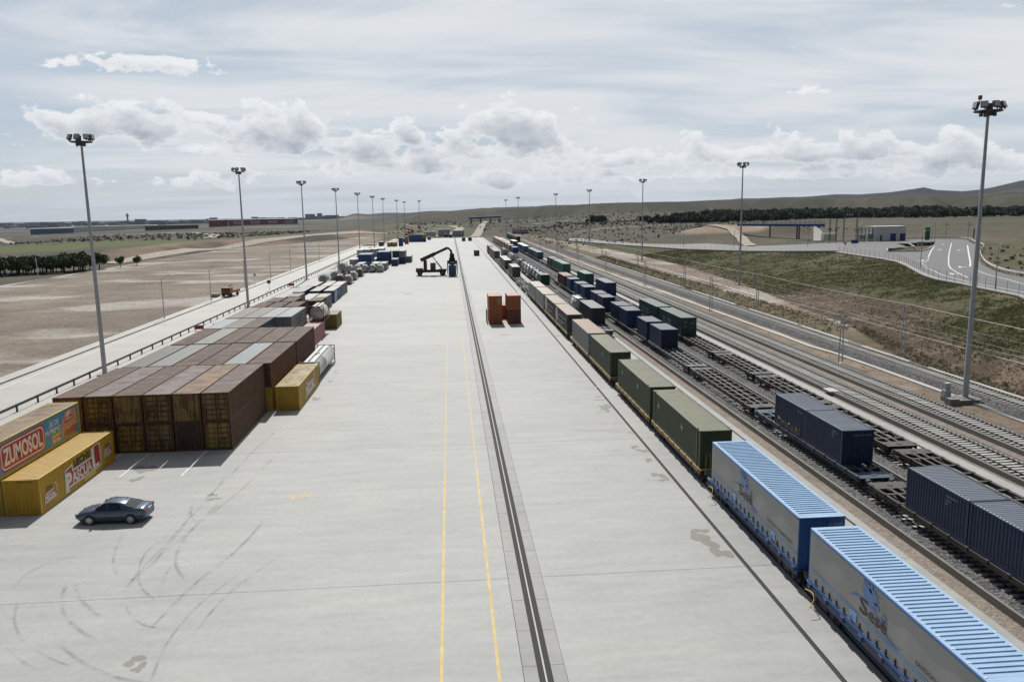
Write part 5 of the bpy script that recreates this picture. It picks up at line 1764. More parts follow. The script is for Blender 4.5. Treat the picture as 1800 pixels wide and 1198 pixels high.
for gl_ in glyphs:
    for p, q in zip(gl_[:-1], gl_[1:]):
        m_.bar((xg, 2.2 - p[0], .22 + p[1] * .62), (xg, 2.2 - q[0], .22 + q[1] * .62), .006, .085, up=(1, 0, 0))
m_.build('graffiti', M['d_tag'], tB)
for k, (a, c) in enumerate(((104.25, NV), (112.2, NV), (125.4, (.022, .045, .125)), (132.5, NV), (145.7, (.022, .045, .12)), (153.0, NV), (166.2, (.024, .06, .15)), (174.4, (.03, .06, .12)), (186.4, (.03, .085, .22)))):
    container(T2, a, 6.05, ZT2, 2.59, c, .06, (.21, .235, .275), .06, 'wall', f'blue container in the broken row of the third train, {_ORD[k]} from the near end', TR2)
container(T2, 196.1, 12.2, ZT2, 2.59, (.115, .040, .038), .15, (.27, .13, .10), .1, 'wall', 'maroon container with a reddish roof at the far end of the blue row', TR2)
container(T2, 358, 12.2, ZT2, 2.6, BLU, .05, (.4, .42, .46), .05, 'wall', 'bright blue far container at the head of the tan ones', TR2, far=True)
for k, a in enumerate((381, 400, 420, 440, 457, 470, 483, 496, 509)):
    container(T2, a, 12.2, ZT2, 2.6, ((.26, .17, .06), (.28, .17, .10), (.27, .19, .09), (.26, .18, .10))[k % 4], .1, (.4, .33, .25), .1, 'wall', f'tan container far along the third train, {_ORD[k]} behind the bright blue one', TR2, far=True)
# ---- fourth train
DGN = (.030, .078, .068)
for k, a in enumerate((114.9, 128.9)):
    t_ = container(T3, a, 12.6, ZT2, 2.66, DGN, .16, (.185, .24, .215), .08, 'door', f'{("nearer", "farther")[k]} one of the dark green long container pair, {("doors", "front")[k]} facing the empties', TR3)
    for (yy, w_) in ((.9, 1.9), (3.6, 1.5)):
        for q in range(2):
            decal_text('CHINA'[q * 2:q * 2 + 3], (-CW / 2 - .006, yy + .3 - q * .1, .75 + q * .55), (0, -w_, 0), (0, 0, .42), M['d_tag'] if k else M['d_pale'], t_)
    if k == 0:
        for (xx, zz) in ((-.85, 1.9), (-.55, 1.9), (.3, 1.65), (.7, 1.7), (-.85, 1.15), (-.5, 1.15), (.35, 1.0)):
            decal_poly([(0, 0), (1, .1), (1, 1), (0, .9)], (xx, -6.3 - .004, zz), (.2, 0, 0), (0, 0, .13), M['d_pale'], t_, 'label')
container(T3, 172.8, 12.3, ZT2, 2.8, (.030, .036, .125), .05, (.22, .225, .28), .05, 'wall', 'tall violet blue container standing behind the blue row', TR3)
container(T3, 200.5, 12.4, ZT2, 2.66, (.040, .125, .115), .05, (.25, .30, .28), .05, 'wall', 'single teal container behind the maroon one', TR3)
for k, (a, c, l) in enumerate(((240.1, (.055, .17, .13), 'green'), (253.0, (.05, .15, .12), 'green'), (267.5, (.055, .033, .040), 'maroon brown'), (311.5, (.03, .13, .14), 'teal'), (325.0, (.07, .06, .065), 'dark grey'), (338.5, (.04, .13, .14), 'teal'),
                               (366.8, (.07, .16, .30), 'white roofed blue'), (379.5, (.07, .16, .30), 'white roofed blue'), (393.0, (.12, .2, .32), 'white roofed blue'), (429.3, (.05, .09, .25), 'pink roofed blue'), (442.0, (.10, .12, .25), 'pink roofed blue'))):
    o = container(T3, a, 12.3, ZT2, 2.66, c, .05, (.3, .35, .33), .05, 'wall', f'{l} container far along the fourth train, {_ORD[k]} beyond the single teal one', TR3, far=True)
    if k >= 6:
        m2 = MB().box(-1.2, 1.2, -6.1, 6.1, 0, .05).build('roof_sheet', M['whitepaint'], o, loc=(0, 0, 2.665))
# ---- second train: box, tanks
container(24.7, 130.3, 12.2, 1.15, 2.75, (.042, .050, .062), .05, (.235, .235, .225), .1, 'wall', 'charcoal long container alone on the second train', TR4)


def me_barrel(L, r_, n=20):
    m_ = MB()
    Y2 = L / 2
    prof = [(-Y2, .02), (-Y2 + .02, r_ * .45), (-Y2 + .1, r_ * .8), (-Y2 + .25, r_ * .97), (-Y2 + .4, r_), (-.5, r_), (-.48, r_ + .02), (-.38, r_ + .02), (-.36, r_), (Y2 - .4, r_), (Y2 - .25, r_ * .97), (Y2 - .1, r_ * .8), (Y2 - .02, r_ * .45), (Y2, .02)]
    m_.tube([(0, y, 1.28) for y, _ in prof], [q for _, q in prof], n)
    return m_.mesh('barrel')


def me_tankframe(L, wd=2.42, h=2.57):
    m_ = MB()
    X, Y2 = wd / 2 - .06, L / 2 - .07
    for y in (-Y2, Y2):
        for x in (-X, X):
            m_.bar((x, y, 0), (x, y, h), .12)
        for z in (.06, h - .06):
            m_.bar((-X + .06, y, z), (X - .06, y, z), .11)
        for sx in (-1, 1):
            for z0, z1 in ((h - .1, h - .75), (.1, .75)):
                m_.bar((sx * (X - .62), y, z0), (sx * (X - .03), y, z1), .09)
    for x in (-X, X):
        m_.bar((x, -Y2 + .06, .06), (x, Y2 - .06, .06), .11)
    return m_.mesh('tank_frame')


def tank(xc, y0, L, z0, col, fcol, label, group, r_=1.12, walk=True, rails=False, mt='tankpaint'):
    t_ = thing('tank_container', label, 'tank', (xc, y0 + L / 2, z0), 0, group)
    me = cached(('bar', round(L, 1), r_), lambda: me_barrel(L - .2, r_))
    if not me.materials:
        me.materials.append(M['tankpaint'])
    link('barrel', me, t_, color=(*col, .1))
    me = cached(('tf', round(L, 1)), lambda: me_tankframe(L))
    if not me.materials:
        me.materials.append(M['steelpaint'])
    link('tank_frame', me, t_, color=(*fcol, .15))
    if walk:
        def fn():
            m_ = MB()
            m_.box(-.75, -.35, -L / 2 + .15, L / 2 - .15, 2.46, 2.50)
            m_.box(.05, .5, -L / 2 + .15, L / 2 - .15, 2.46, 2.50)
            n = int(L / 1.0)
            for k in range(n):
                y = -L / 2 + .3 + (L - .6) * k / (n - 1)
                m_.box(-.8, .55, y - .05, y + .05, 2.42, 2.455)
            return m_.mesh('walkway', [M['galv']])
        link('walkway', cached(('wk', round(L, 1)), fn), t_)

        def fn2():
            m_ = MB()
            m_.tube([(0, 0, 2.35), (0, 0, 2.6)], .28, 10)
            return m_.mesh('manhole', [M['galv']])
        link('manhole', cached('manhole', fn2), t_)
    return t_


M['tankpaint'] = tinted('tank_paint', .33, metal=.25, rustk=.35)
SIL, WTN, TRED, TBLK, TOL = (.52, .52, .50), (.50, .50, .49), (.17, .035, .035), (.035, .037, .045), (.13, .115, .045)
TG = 'tank containers in the left stacks'
tank(-17.55, 95.4, 12.9, 0.0, (.50, .49, .46), (.30, .30, .27), 'long silver tank in a grey frame with a roof walkway, behind the faded yellow advert', TG, 1.16)
tank(-22.65, 132.2, 6.3, 2.6, SIL, TRED, 'shiny silver tank in a dark red frame raised beside the dark lettered grey container', TG, 1.15)
tank(-30.15, 230.0, 6.1, 0.0, (.30, .27, .26), TRED, 'tank with a red octagon end frame, lowest and nearest of the tank group', TG)
tank(-32.9, 233, 6.1, 0.0, (.16, .13, .12), (.10, .05, .05), 'dull brown tank left of the red framed one', TG)
tank(-30.4, 244.5, 6.1, 0.0, (.42, .43, .44), (.07, .07, .08), 'white and blue tank just behind the red framed one', TG)
tank(-33.6, 246.5, 6.1, 0.0, (.36, .36, .35), TBLK, 'grey tank under the raised one', TG)
tank(-33.9, 246.8, 6.1, 2.6, (.40, .37, .36), TBLK, 'raised tank on top of the tank group, with a dark octagon frame', TG)
tank(-36.5, 248, 6.1, 0.0, (.40, .40, .40), TBLK, 'pale tank lying left of the raised one', TG)
tank(-29.9, 257.5, 6.1, 0.0, TOL, (.15, .12, .05), 'olive framed tank at the right of the tank group', TG)
tank(-38.2, 236, 6.1, 0.0, (.38, .37, .39), (.30, .30, .30), 'pale violet grey tank nearest the guard rail', TG)
for i in range(5):
    tank(-35.2 + 2.62 * i, 275.0, 6.1, 0.0, (.46, .46, .44), (.40, .40, .39) if i in (0, 1, 4) else (.03, .045, .11), f'white tank in the row of five white tanks, {_ORD[i]} from left' + (', navy framed' if i in (2, 3) else ''), TG, 1.17)
m_ = MB()
m_.box(-1.2, 1.2, -1, 5, 0, .22)
for x in (-1.1, 1.1):
    for y in (-.9, 2, 4.9):
        m_.bar((x, y, .2), (x, y, 2.2), .12)
m_.bar((-1.1, -.9, 2.2), (1.1, -.9, 2.2), .12)
m_.bar((-1.1, -.9, .3), (1.1, -.9, 2.1), .1)
tag(m_.build('flat_rack', M['chassis'], None, loc=(-35.9, 228.0, 0)), 'black open flat rack in front of the tank group', 'flat rack')
TT = 'tanks on the second train'
tank(24.6, 147.8, 6.2, 1.12, (.52, .52, .49), (.40, .40, .38), 'white boxy tank alone behind the charcoal container', TT, 1.19)
container(24.6, 204, 6.1, 1.12, 2.6, (.022, .085, .040), .1, (.28, .29, .25), .2, 'wall', 'dark green short container at the front of the far tanks', TR4)
tank(24.4, 211, 6.1, 1.12, (.34, .35, .33), (.05, .09, .06), 'grey tank right behind the dark green short container', TT)
for k, (a, c, f) in enumerate(((220, (.40, .40, .38), TBLK), (228, (.30, .30, .29), TBLK), (237, (.62, .62, .61), (.5, .5, .5)), (246, (.55, .55, .54), (.4, .4, .4)), (255, (.36, .37, .34), (.2, .2, .15)), (272, (.4, .4, .38), TRED), (308, (.62, .62, .62), (.5, .5, .5)), (316, (.5, .5, .5), TRED), (350, (.40, .41, .40), (.4, .4, .4)), (360, (.38, .42, .45), TRED))):
    tank(24.5, a, 6.2, 1.12, c, f, f'far tank on the second train, {_ORD[k]} behind the dark green short container' + (' and the whitest' if k == 2 else ''), TT)
# dark tank wagons on the through track, far away
for k in range(7):
    def fn():
        m_ = MB()
        m_.tube([(0, -6.2, 2.3), (0, -6.0, 2.3), (0, 6.0, 2.3), (0, 6.2, 2.3)], [.9, 1.35, 1.35, .9], 14)
        m_.box(-1.2, 1.2, -6.6, 6.6, .8, 1.0, 0)
        for y in (-4.6, 4.6):
            m_.box(-1.05, 1.05, y - 1.3, y + 1.3, .05, .75, 0)
        m_.box(-.4, .4, -.6, .6, 3.6, 3.85, 1)
        m_.box(-.25, .25, -5.5, 5.5, 3.66, 3.70, 1)
        return m_.mesh('tank_wagon', [M['chassis'], M['galv']])
    tag(link('tank_wagon', cached('tw', fn), None, (44.4, 517 + 14.2 * k, 0.42)), f'dark tank wagon on the through track far off, {_ORD[k]} from the near end', 'wagon', 'dark tank wagons far off')

# =================================================================== parked car
M['carpaint'] = plain('car_paint', (.115, .145, .19), .26, .55, var=.03)
M['cartrim'] = plain('car_trim', (.02, .021, .024), .6)
M['tail'] = plain('tail_lamp', (.22, .012, .01), .25)
M['head'] = plain('head_lamp', (.35, .37, .38), .12)


def make_car():
    t_ = thing('parked_car', 'dark blue grey saloon car parked on the concrete in front of the yellow container', 'car', (-23.30, 52.75, 0), R(178.0))
    # local: +x is the nose, y across; rotated so the nose points left
    XS = [-2.36, -2.28, -2.05, -1.75, -1.45, -1.1, -.6, 0, .5, .9, 1.3, 1.7, 2.0, 2.22, 2.34]
    ZT = [.80, .99, 1.03, 1.04, 1.035, 1.02, 1.005, .99, .985, .975, .93, .875, .80, .70, .58]
    HW = [.68, .79, .835, .86, .87, .875, .878, .88, .88, .875, .865, .85, .82, .75, .64]
    WX = (-1.38, 1.34)
    rings = []
    for x, zt, hw in zip(XS, ZT, HW):
        zb = .20 + (.14 if abs(x) > 2.2 else 0)
        half = [(hw * .86, zb), (hw * .975, zb + .10), (hw, .48), (hw, .62), (hw * .985, zt - .14), (hw * .94, zt - .045), (hw * .80, zt), (hw * .4, zt + .025), (0, zt + .03)]
        rings.append([(x, y, z) for y, z in half] + [(x, -y, z) for y, z in half[-2::-1]])
    m_ = MB()
    m_.loft(rings, 0, True, False, 0)
    b_ = m_.build('body', M['carpaint'], t_)
    # greenhouse
    m_ = MB()
    rx = [-.98, -.75, -.4, 0, .3, .42]
    rz = [1.345, 1.405, 1.445, 1.455, 1.425, 1.395]
    rw = [.52, .55, .575, .58, .57, .555]
    rg = [[(x, -w_, z - .03), (x, -w_ * .8, z), (x, 0, z + .018), (x, w_ * .8, z), (x, w_, z - .03)] for x, z, w_ in zip(rx, rz, rw)]
    m_.loft(rg, 0, True)
    m_.build('roof', M['carpaint'], t_)
    m_ = MB()                                                    # windscreen and rear window
    def pane(nm, a, b2):
        q = MB()
        q.loft([[(a[0], -a[1], a[2]), (a[0] + (.06 if a[0] > 0 else -.05), 0, a[2] + .02), (a[0], a[1], a[2])], [(b2[0], -b2[1], b2[2]), (b2[0], 0, b2[2] + .02), (b2[0], b2[1], b2[2])]], 0, True)
        return q.build(nm, M['glass'], t_)
    pane('windscreen', (1.02, .72, 1.00), (.40, .535, 1.385))
    pane('rear_window', (-1.62, .66, 1.055), (-.99, .50, 1.335))
    for s_ in (-1, 1):
        lo = [(1.05, .80, .985), (.14, .835, 1.01), (.06, .835, 1.01), (-.72, .83, 1.025), (-1.30, .79, 1.045)]
        hi = [(.41, .565, 1.375), (.14, .592, 1.425), (.06, .594, 1.430), (-.55, .575, 1.405), (-.95, .53, 1.335)]
        for nm, i in (('front_window', 0), ('rear_side_window', 2)):
            q = MB()
            A, B, C_, D_ = lo[i], lo[i + 1], hi[i + 1], hi[i]
            pts = [(p[0], p[1] * s_ * 1.001, p[2]) for p in (A, B, C_, D_)]
            q.face(pts if s_ < 0 else pts[::-1])
            q.build(nm, M['glass'], t_)
        q = MB()
        for a, b2, w_ in (((1.07, .79, .98), (.40, .56, 1.39), .05), ((.10, .838, 1.0), (.10, .595, 1.435), .07), ((-.80, .82, 1.02), (-.64, .575, 1.40), .04)):
            q.bar((a[0], a[1] * s_, a[2]), (b2[0], b2[1] * s_, b2[2]), w_, .03, up=(0, 1, 0))
        pts = [(-.80, .832, 1.02), (-1.75, .78, 1.035), (-.97, .515, 1.34), (-.56, .58, 1.41)]
        q.face([(p[0], p[1] * s_, p[2]) for p in (pts if s_ < 0 else pts[::-1])])
        q.build('pillar', M['carpaint'], t_)
        q = MB()
        q.box(-1.0, .98, s_ * .885 - .012, s_ * .885 + .012, .47, .525)
        q.box(-2.25, -1.78, s_ * .855 - .012, s_ * .855 + .02, .50, .545)
        q.build('side_moulding', M['cartrim'], t_)
        q = MB()
        for x in (.98, .08, -.86):
            q.box(x - .006, x + .006, s_ * .884 - .004, s_ * .884 + .004, .36, .93)
        q.build('door_seam', M['cartrim'], t_)
        q = MB()
        for x in (.22, -.68):
            q.box(x - .09, x + .09, s_ * .885 - .004, s_ * .885 + .02, .83, .86)
        q.build('door_handle', M['carpaint'], t_)
        q = MB()
        q.box(.82, 1.0, min(s_ * .86, s_ * 1.03), max(s_ * .86, s_ * 1.03), .99, 1.12)
        q.build('mirror', M['carpaint'], t_)
        q = MB()
        q.box(-2.335, -2.20, min(s_ * .48, s_ * .79), max(s_ * .48, s_ * .79), .76, .96)
        q.build('tail_light', M['tail'], t_)
        q = MB()
        q.box(2.10, 2.30, min(s_ * .45, s_ * .73), max(s_ * .45, s_ * .73), .60, .74)
        q.build('headlight', M['head'], t_)
        for wx in WX:
            q = MB()                                              # dark wheel arch, then the wheel
            q.tube([(wx, s_ * .70, .325), (wx, s_ * .888, .325)], .385, 22)
            q.build('wheel_arch', M['cartrim'], t_)
            q = MB()
            q.tube([(wx, s_ * .69, .31), (wx, s_ * .80, .31), (wx, s_ * .90, .31)], [.30, .318, .312], 22)
            wl = q.build('wheel', M['black'], t_)
            q = MB()
            q.tube([(wx, s_ * .885, .31), (wx, s_ * .905, .31)], .075, 12)
            for k in range(9):
                a = 2 * math.pi * k / 9
                q.bar((wx + .05 * math.cos(a), s_ * .906, .31 + .05 * math.sin(a)), (wx + .205 * math.cos(a), s_ * .906, .31 + .205 * math.sin(a)), .052, .02, up=(0, 1, 0))
            for k in range(18):
                a, a2 = 2 * math.pi * k / 18, 2 * math.pi * (k + 1) / 18
                q.bar((wx + .215 * math.cos(a), s_ * .904, .31 + .215 * math.sin(a)), (wx + .215 * math.cos(a2), s_ * .904, .31 + .215 * math.sin(a2)), .02, .03, up=(0, 1, 0))
            q.build('rim', M['rim'], wl)
    q = MB()
    q.box(-2.375, -2.34, -.26, .26, .80, .90)
    q.build('number_plate', M['whitepaint'], t_)
    q = MB()
    q.box(2.30, 2.365, -.42, .42, .50, .62)
    q.build('grille', M['cartrim'], t_)
    q = MB()
    q.tube([(-.82, 0, 1.40), (-.93, 0, 1.52)], .012, 5)
    q.build('aerial', M['cartrim'], t_)


make_car()

# =================================================================== red lorry on the left road edge
t_ = thing('red_truck', 'small red flatbed lorry parked at the far kerb of the left road', 'truck', (-56.3, 204.5, 0.05), R(-8))
MB().box(-1.15, 1.15, -2.9, -1.2, .9, 2.35).build('cab', M['red'], t_)
MB().box(-1.0, 1.0, -2.93, -2.905, 1.55, 2.2).build('windscreen', M['glass'], t_)
MB().box(-1.2, 1.2, -2.98, -2.8, .5, .9).build('bumper', M['chassis'], t_)
q = MB()
q.box(-1.2, 1.2, -1.1, 3.2, .95, 1.1)
for x in (-1.2, 1.14):
    q.box(x, x + .06, -1.1, 3.2, 1.1, 1.6)
q.build('flatbed', M['red'], t_)
MB().tube([(0, -.4, 1.1), (0, -.4, 2.6), (.3, .6, 3.0)], .12, 8).build('loader_crane', M['galvdark'], t_)
for x in (-.95, .95):
    for yy in (-2.1, 1.9):
        q = MB()
        q.tube([(x - .18, yy, .48), (x + .18, yy, .48)], .48, 14)
        q.build('wheel', M['black'], t_)
tag(MB().box(-1, 1, -.7, .7, 0, .9).build('stone_block', M['kerb'], None, loc=(-59.9, 203.5, 0.0)), 'pale concrete block on the dirt beside the red lorry', 'block')
q = MB()
q.box(-.8, .8, -.1, .1, .3, 1.0)
for x in (-.6, .6):
    q.bar((x, 0, 0), (x, 0, .4), .08)
RB = 'red boxes by the guard rail'
me_rb = q.mesh('red_box', [M['red']])
tag(link('red_box', me_rb, None, (-45.2, 142.5, .09)), 'small dark red hose box by the guard rail beside the third row of stacks', 'hose box', RB)
tag(link('red_box', me_rb, None, (-45.3, 226, .09)), 'small dark red hose box by the guard rail near the third light mast', 'hose box', RB)

# =================================================================== reach stackers
def reach_stacker(loc, rz, label, mat_, tip, with_load=True, group=None):
    t_ = thing('reach_stacker', label, 'reach stacker', loc, rz, group)
    q = MB()                                                       # +x is the boom side
    q.box(-5.1, 2.6, -1.0, 1.0, 1.05, 1.95)
    q.box(-5.6, -3.3, -1.55, 1.55, 1.2, 2.5)
    q.box(-3.2, -2.2, -1.3, 1.3, 1.2, 1.9)
    q.box(1.4, 4.2, -1.1, 1.1, 1.2, 2.0)
    q.box(2.0, 4.4, -1.9, 1.9, 1.75, 2.15)
    q.build('chassis', mat_, t_)
    q = MB()
    q.box(-3.1, -2.0, -.75, .75, 1.9, 5.0)
    q.build('boom_tower', mat_, t_)
    cb = MB().box(-.9, .8, -.85, .85, 2.0, 2.75).build('cab', mat_, t_)
    q = MB()
    q.box(-.82, .72, -.8, .8, 2.75, 4.0)
    q.build('cab_window', M['glass'], cb)
    q = MB()
    for x in (-.9, -.05, .8):
        for y in (-.85, .85):
            q.bar((x, y, 2.7), (x * .95, y * .95, 4.1), .10)
    q.box(-.95, .85, -.88, .88, 4.02, 4.12)
    q.build('cab_frame', mat_, cb)
    a, b = Vector((-4.0, 0, 5.0)), Vector(tip)
    mid = a.lerp(b, .45)
    q = MB()
    q.bar(a, mid.lerp(b, .15), 1.0, 1.15)
    q.bar(mid, b, .74, .85)
    q.build('boom', mat_, t_)
    for y in (-.62, .62):
        q = MB()
        c = a.lerp(b, .40)
        q.tube([(3.0, y, 1.9), (3.0 + (c.x - 3.0) * .55, y, 1.9 + (c.z - 1.9) * .55)], .19, 8)
        q.tube([(3.0, y, 1.9), (c.x, y, c.z)], .11, 8)
        q.build('lift_cylinder', M['galvdark'], t_)
    for x, r_, w_ in ((-4.35, .85, .55), (3.05, .95, .60)):
        for y in ((-1.35, 1.35) if x < 0 else (-1.75, -1.1, 1.1, 1.75)):
            wl = MB().tube([(x, y - w_ / 2, r_), (x, y - w_ / 2 + .08, r_), (x, y + w_ / 2 - .08, r_), (x, y + w_ / 2, r_)], [r_ * .88, r_, r_, r_ * .88], 20).build('wheel', M['black'], t_)
            if abs(y) > 1.2:
                s_ = 1 if y > 0 else -1
                MB().tube([(x, y + s_ * w_ / 2, r_), (x, y + s_ * (w_ / 2 + .03), r_)], r_ * .5, 14).build('rim', M['galvdark'], wl)
    if with_load:
        top = 3.3 + .45
        q = MB()
        q.bar(b, (b.x + .9, 0, b.z - .9), .7, .6)
        q.bar((b.x + .9, 0, b.z - .7), (b.x + 1.25, 0, b.z - 2.1), .7, .7)
        q.build('boom_head', M['black'], t_)
        xs = b.x + 1.3
        q = MB()
        q.box(xs - .75, xs + .75, -1.3, 1.3, b.z - 3.4, b.z - 1.95)
        q.box(xs - .6, xs + .6, -6.1, 6.1, 4.02, 4.45)
        q.box(xs - 1.0, xs + 1.0, -1.4, 1.4, 4.45, max(4.9, b.z - 3.35))
        for y in (-6.0, -3.2, 3.2, 6.0):
            q.box(xs - 1.62, xs + 1.62, y - .18, y + .18, 4.0, 4.4)
            for x in (-1.55, 1.55):
                if abs(y) > 5:
                    q.box(xs + x - .12, xs + x + .12, y - .16, y + .16, .95, 4.2)
        q.build('spreader', M['black'], t_)
    return t_


M['rs_red'] = plain('reach_stacker_maroon', (.052, .018, .020), .45, var=.1)
reach_stacker((-5.75, 257.0, 0), 0, 'dark maroon reach stacker holding a blue container, boom raised to the right', M['rs_red'], (4.9, 0, 8.9))
t_ = container(.45, 250.9, 12.2, .62, 3.0, (.040, .095, .21), .03, (.60, .62, .62), .0, 'door', 'white roofed blue container held up by the maroon reach stacker', None)
reach_stacker((-35, 690, 0), R(165), 'red reach stacker far off behind the blue wall, boom sloping down to the right', M['red'], (5.5, 0, 7.5), False)
q = MB()
for (a, b, c) in ((-20, 0, 4.5), (-8, 2, 6), (4, -2, 5)):
    q.box(a, a + 10, b, b + 8, 0, c)
tag(q.build('yard_building', M['galv'], None, loc=(-2, 668, 0)), 'low grey yard buildings at the far end of the concrete', 'building')

# =================================================================== light masts
def me_mastpole(h):
    m_ = MB()
    m_.tube([(0, 0, 0), (0, 0, h * .5), (0, 0, h)], [.30, .22, .13], 12)
    for z in (h * .33, h * .66):
        m_.tube([(0, 0, z - .12), (0, 0, z + .12)], [.30 - .17 * z / h + .010] * 2, 12)
    return m_.mesh('pole', [M['galv']])


def me_flood():
    m_ = MB()
    m_.box(-.34, .34, -.10, .14, -.34, .34, 0)
    m_.box(-.30, .30, -.125, -.10, -.30, .30, 1)
    m_.box(-.05, .05, .0, .12, -.52, -.34, 0)
    return m_.mesh('floodlight', [M['lampbody'], M['lampglass']])


def me_head():
    m_ = MB()
    n = 12
    for rr_ in (.55, 1.25):
        for k in range(n):
            a, b = 2 * math.pi * k / n, 2 * math.pi * (k + 1) / n
            m_.bar((rr_ * math.cos(a), rr_ * math.sin(a), 0), (rr_ * math.cos(b), rr_ * math.sin(b), 0), .10, .12)
    for k in range(6):
        a = 2 * math.pi * k / 6
        m_.bar((.15 * math.cos(a), .15 * math.sin(a), 0), (1.3 * math.cos(a), 1.3 * math.sin(a), 0), .09, .12)
    m_.box(-.3, .3, -.3, .3, -.45, .05)
    for x, y in ((-.6, .2), (.5, -.3), (.1, .5)):
        m_.box(x - .12, x + .12, y - .12, y + .12, -.5, -.06)
    return m_.mesh('lamp_ring', [M['lampbody']])


FL = [(-1.35, 0, 90, -12), (-1.0, -.8, 30, -25), (0.0, -1.15, 0, -25), (1.0, -.8, -30, -25), (1.35, 0, -80, -12), (.7, .9, -150, -15), (-.7, .9, 150, -15)]


def light_mast(x, y, z, h, label, group, beacon=False, far=False):
    t_ = thing('light_mast', label, 'light mast', (x, y, z), 0, group)
    link('pole', cached(('mp', h), lambda: me_mastpole(h)), t_)
    link('lamp_ring', cached('ring', me_head), t_, (0, 0, h + .05))
    for fx, fy, rz, tx in FL:
        o = link('floodlight', cached('flood', me_flood), t_, (fx, fy, h + .62))
        o.rotation_euler = (R(tx), 0, R(-rz))
        o.scale = (.95, .95, .95)
    q = cached('mbase', lambda: MB().box(-.75, .75, -.75, .75, -.3, .12).mesh('base', [M['wall']]))
    link('base', q, t_)
    if beacon:
        MB().box(-.13, .13, -.13, .13, 0, .4).bar((0, 0, -.5), (0, 0, 0), .06).build('beacon', M['red'], t_, loc=(-.95, 0, h + 1.15))
    return t_


GL, GR = 'tall light masts along the left road', 'tall light masts on the right of the tracks'
desc = ['nearest light mast on the left, behind the front stack', 'second light mast along the left road', 'third light mast along the left road, beyond the navy ended container', 'fourth light mast along the left road, behind the tank group', 'fifth light mast along the left road, behind the blue groups', 'sixth light mast along the left road', 'seventh light mast along the left road', 'eighth light mast along the left road', 'ninth light mast along the left road']
for i, yy in enumerate((104, 178, 251, 325, 401, 478, 552, 640, 735)):
    light_mast(-45.4 if i < 6 else (-45.4, -41.8, -41.0)[i - 6], yy, 0.09, 29.5, desc[i], GL)
light_mast(-36.5, 960, 2.0, 31, 'farthest left light mast, standing just left of the taller looking one', GL)
light_mast(-33.0, 900, 1.5, 31.5, 'light mast left of the yard end with a second one close behind', GL)
light_mast(53.4, 76.1, 0.25, 29.0, 'nearest light mast on the right, red beacon on its head, on a concrete pad', GR, True)
for x, y_, z, l in ((73.3, 194.5, .8, 'light mast on the pale platform at the foot of the grass slope'), (72.3, 293, .75, 'second mast beyond the grass slope on the right'), (76.5, 430, .7, 'third mast beyond the grass slope on the right'), (68.9, 511, .5, 'fourth mast beyond the grass slope on the right'), (52, 598, .1, 'fifth mast on the right, just left of the tank wagons'), (51.5, 722, .1, 'farthest mast on the right, above the rail bridge')):
    light_mast(x, y_, z, 29.6, l, GR)
q = MB()
q.box(-1.7, 1.5, -1.3, 1.1, -.3, .42)
q.box(-2.3, -1.3, -1.5, -.6, -.3, .62)
q.box(.9, 2.4, -1.6, -.7, -.3, .30)
tag(q.build('concrete_pad', M['wall'], None, loc=(53.1, 76.1, -.1)), 'stepped concrete pad under the nearest right light mast', 'pad')
q = MB()
q.box(-.35, .35, -.3, .3, 0, .75)
q.box(-.22, .28, -.22, .25, .75, 1.5)
tag(q.build('switch_cabinet', M['galv'], None, loc=(51.55, 76.5, .32)), 'grey switch cabinet on the pad beside the nearest right light mast', 'cabinet')

# =================================================================== guard rail of the left road
t_ = thing('guard_rail', 'long steel guard rail on posts between the left road and the stacks', 'guard rail', (-46.55, 0, .09))
q = MB()
for z in (.60, .78):
    q.box(-.05, .0, 40, 470, z - .07, z + .06)
q.box(-.075, -.05, 40, 470, .655, .715)
q.box(.10, .16, 40, 470, .76, .86)
q.build('rail_beam', M['galvdark'], t_)
pm = MB()
pm.box(-.05, .14, -.06, .06, -.1, .86)
pm.box(-.02, .16, -.10, .10, .70, .84)
pm = pm.mesh('post', [M['galvdark']])
yy = 42.0
while yy < 470:
    link('post', pm, t_, (0, yy, 0))
    yy += 4.3

# =================================================================== overhead line masts and wires
def me_lattice(h):
    m_ = MB()
    for x in (-.26, .26):
        m_.bar((x, 0, 0), (x * .62, 0, h), .12, .10)
    n = int(h / .62)
    for k in range(n):
        z0, z1 = h * k / n, h * (k + 1) / n
        w0, w1_ = .26 * (1 - .38 * k / n), .26 * (1 - .38 * (k + 1) / n)
        s_ = 1 if k % 2 else -1
        m_.bar((-s_ * w0, -.05, z0), (s_ * w1_, -.05, z1), .045, .03)
    m_.box(-.45, .45, -.35, .35, -.3, .1)
    return m_.mesh('lattice_mast', [M['galv']])


def me_cantilever(sx):
    m_ = MB()
    m_.tube([(0, 0, 6.2), (sx * 2.6, 0, 6.75)], .035, 5)
    m_.tube([(0, 0, 5.2), (sx * 1.6, 0, 6.5)], .035, 5)
    m_.tube([(sx * .5, 0, 5.55), (sx * 2.9, 0, 5.35)], .03, 5)
    for x, z in ((.3, 6.26), (.3, 5.42)):
        for k in range(4):
            m_.tube([(sx * (x + k * .09), 0, z + .02 * k), (sx * (x + k * .09 + .05), 0, z + .02 * k)], .08, 8)
    m_.bar((0, 0, 6.9), (-sx * .8, 0, 7.1), .05)
    return m_.mesh('cantilever', [M['galvdark']])


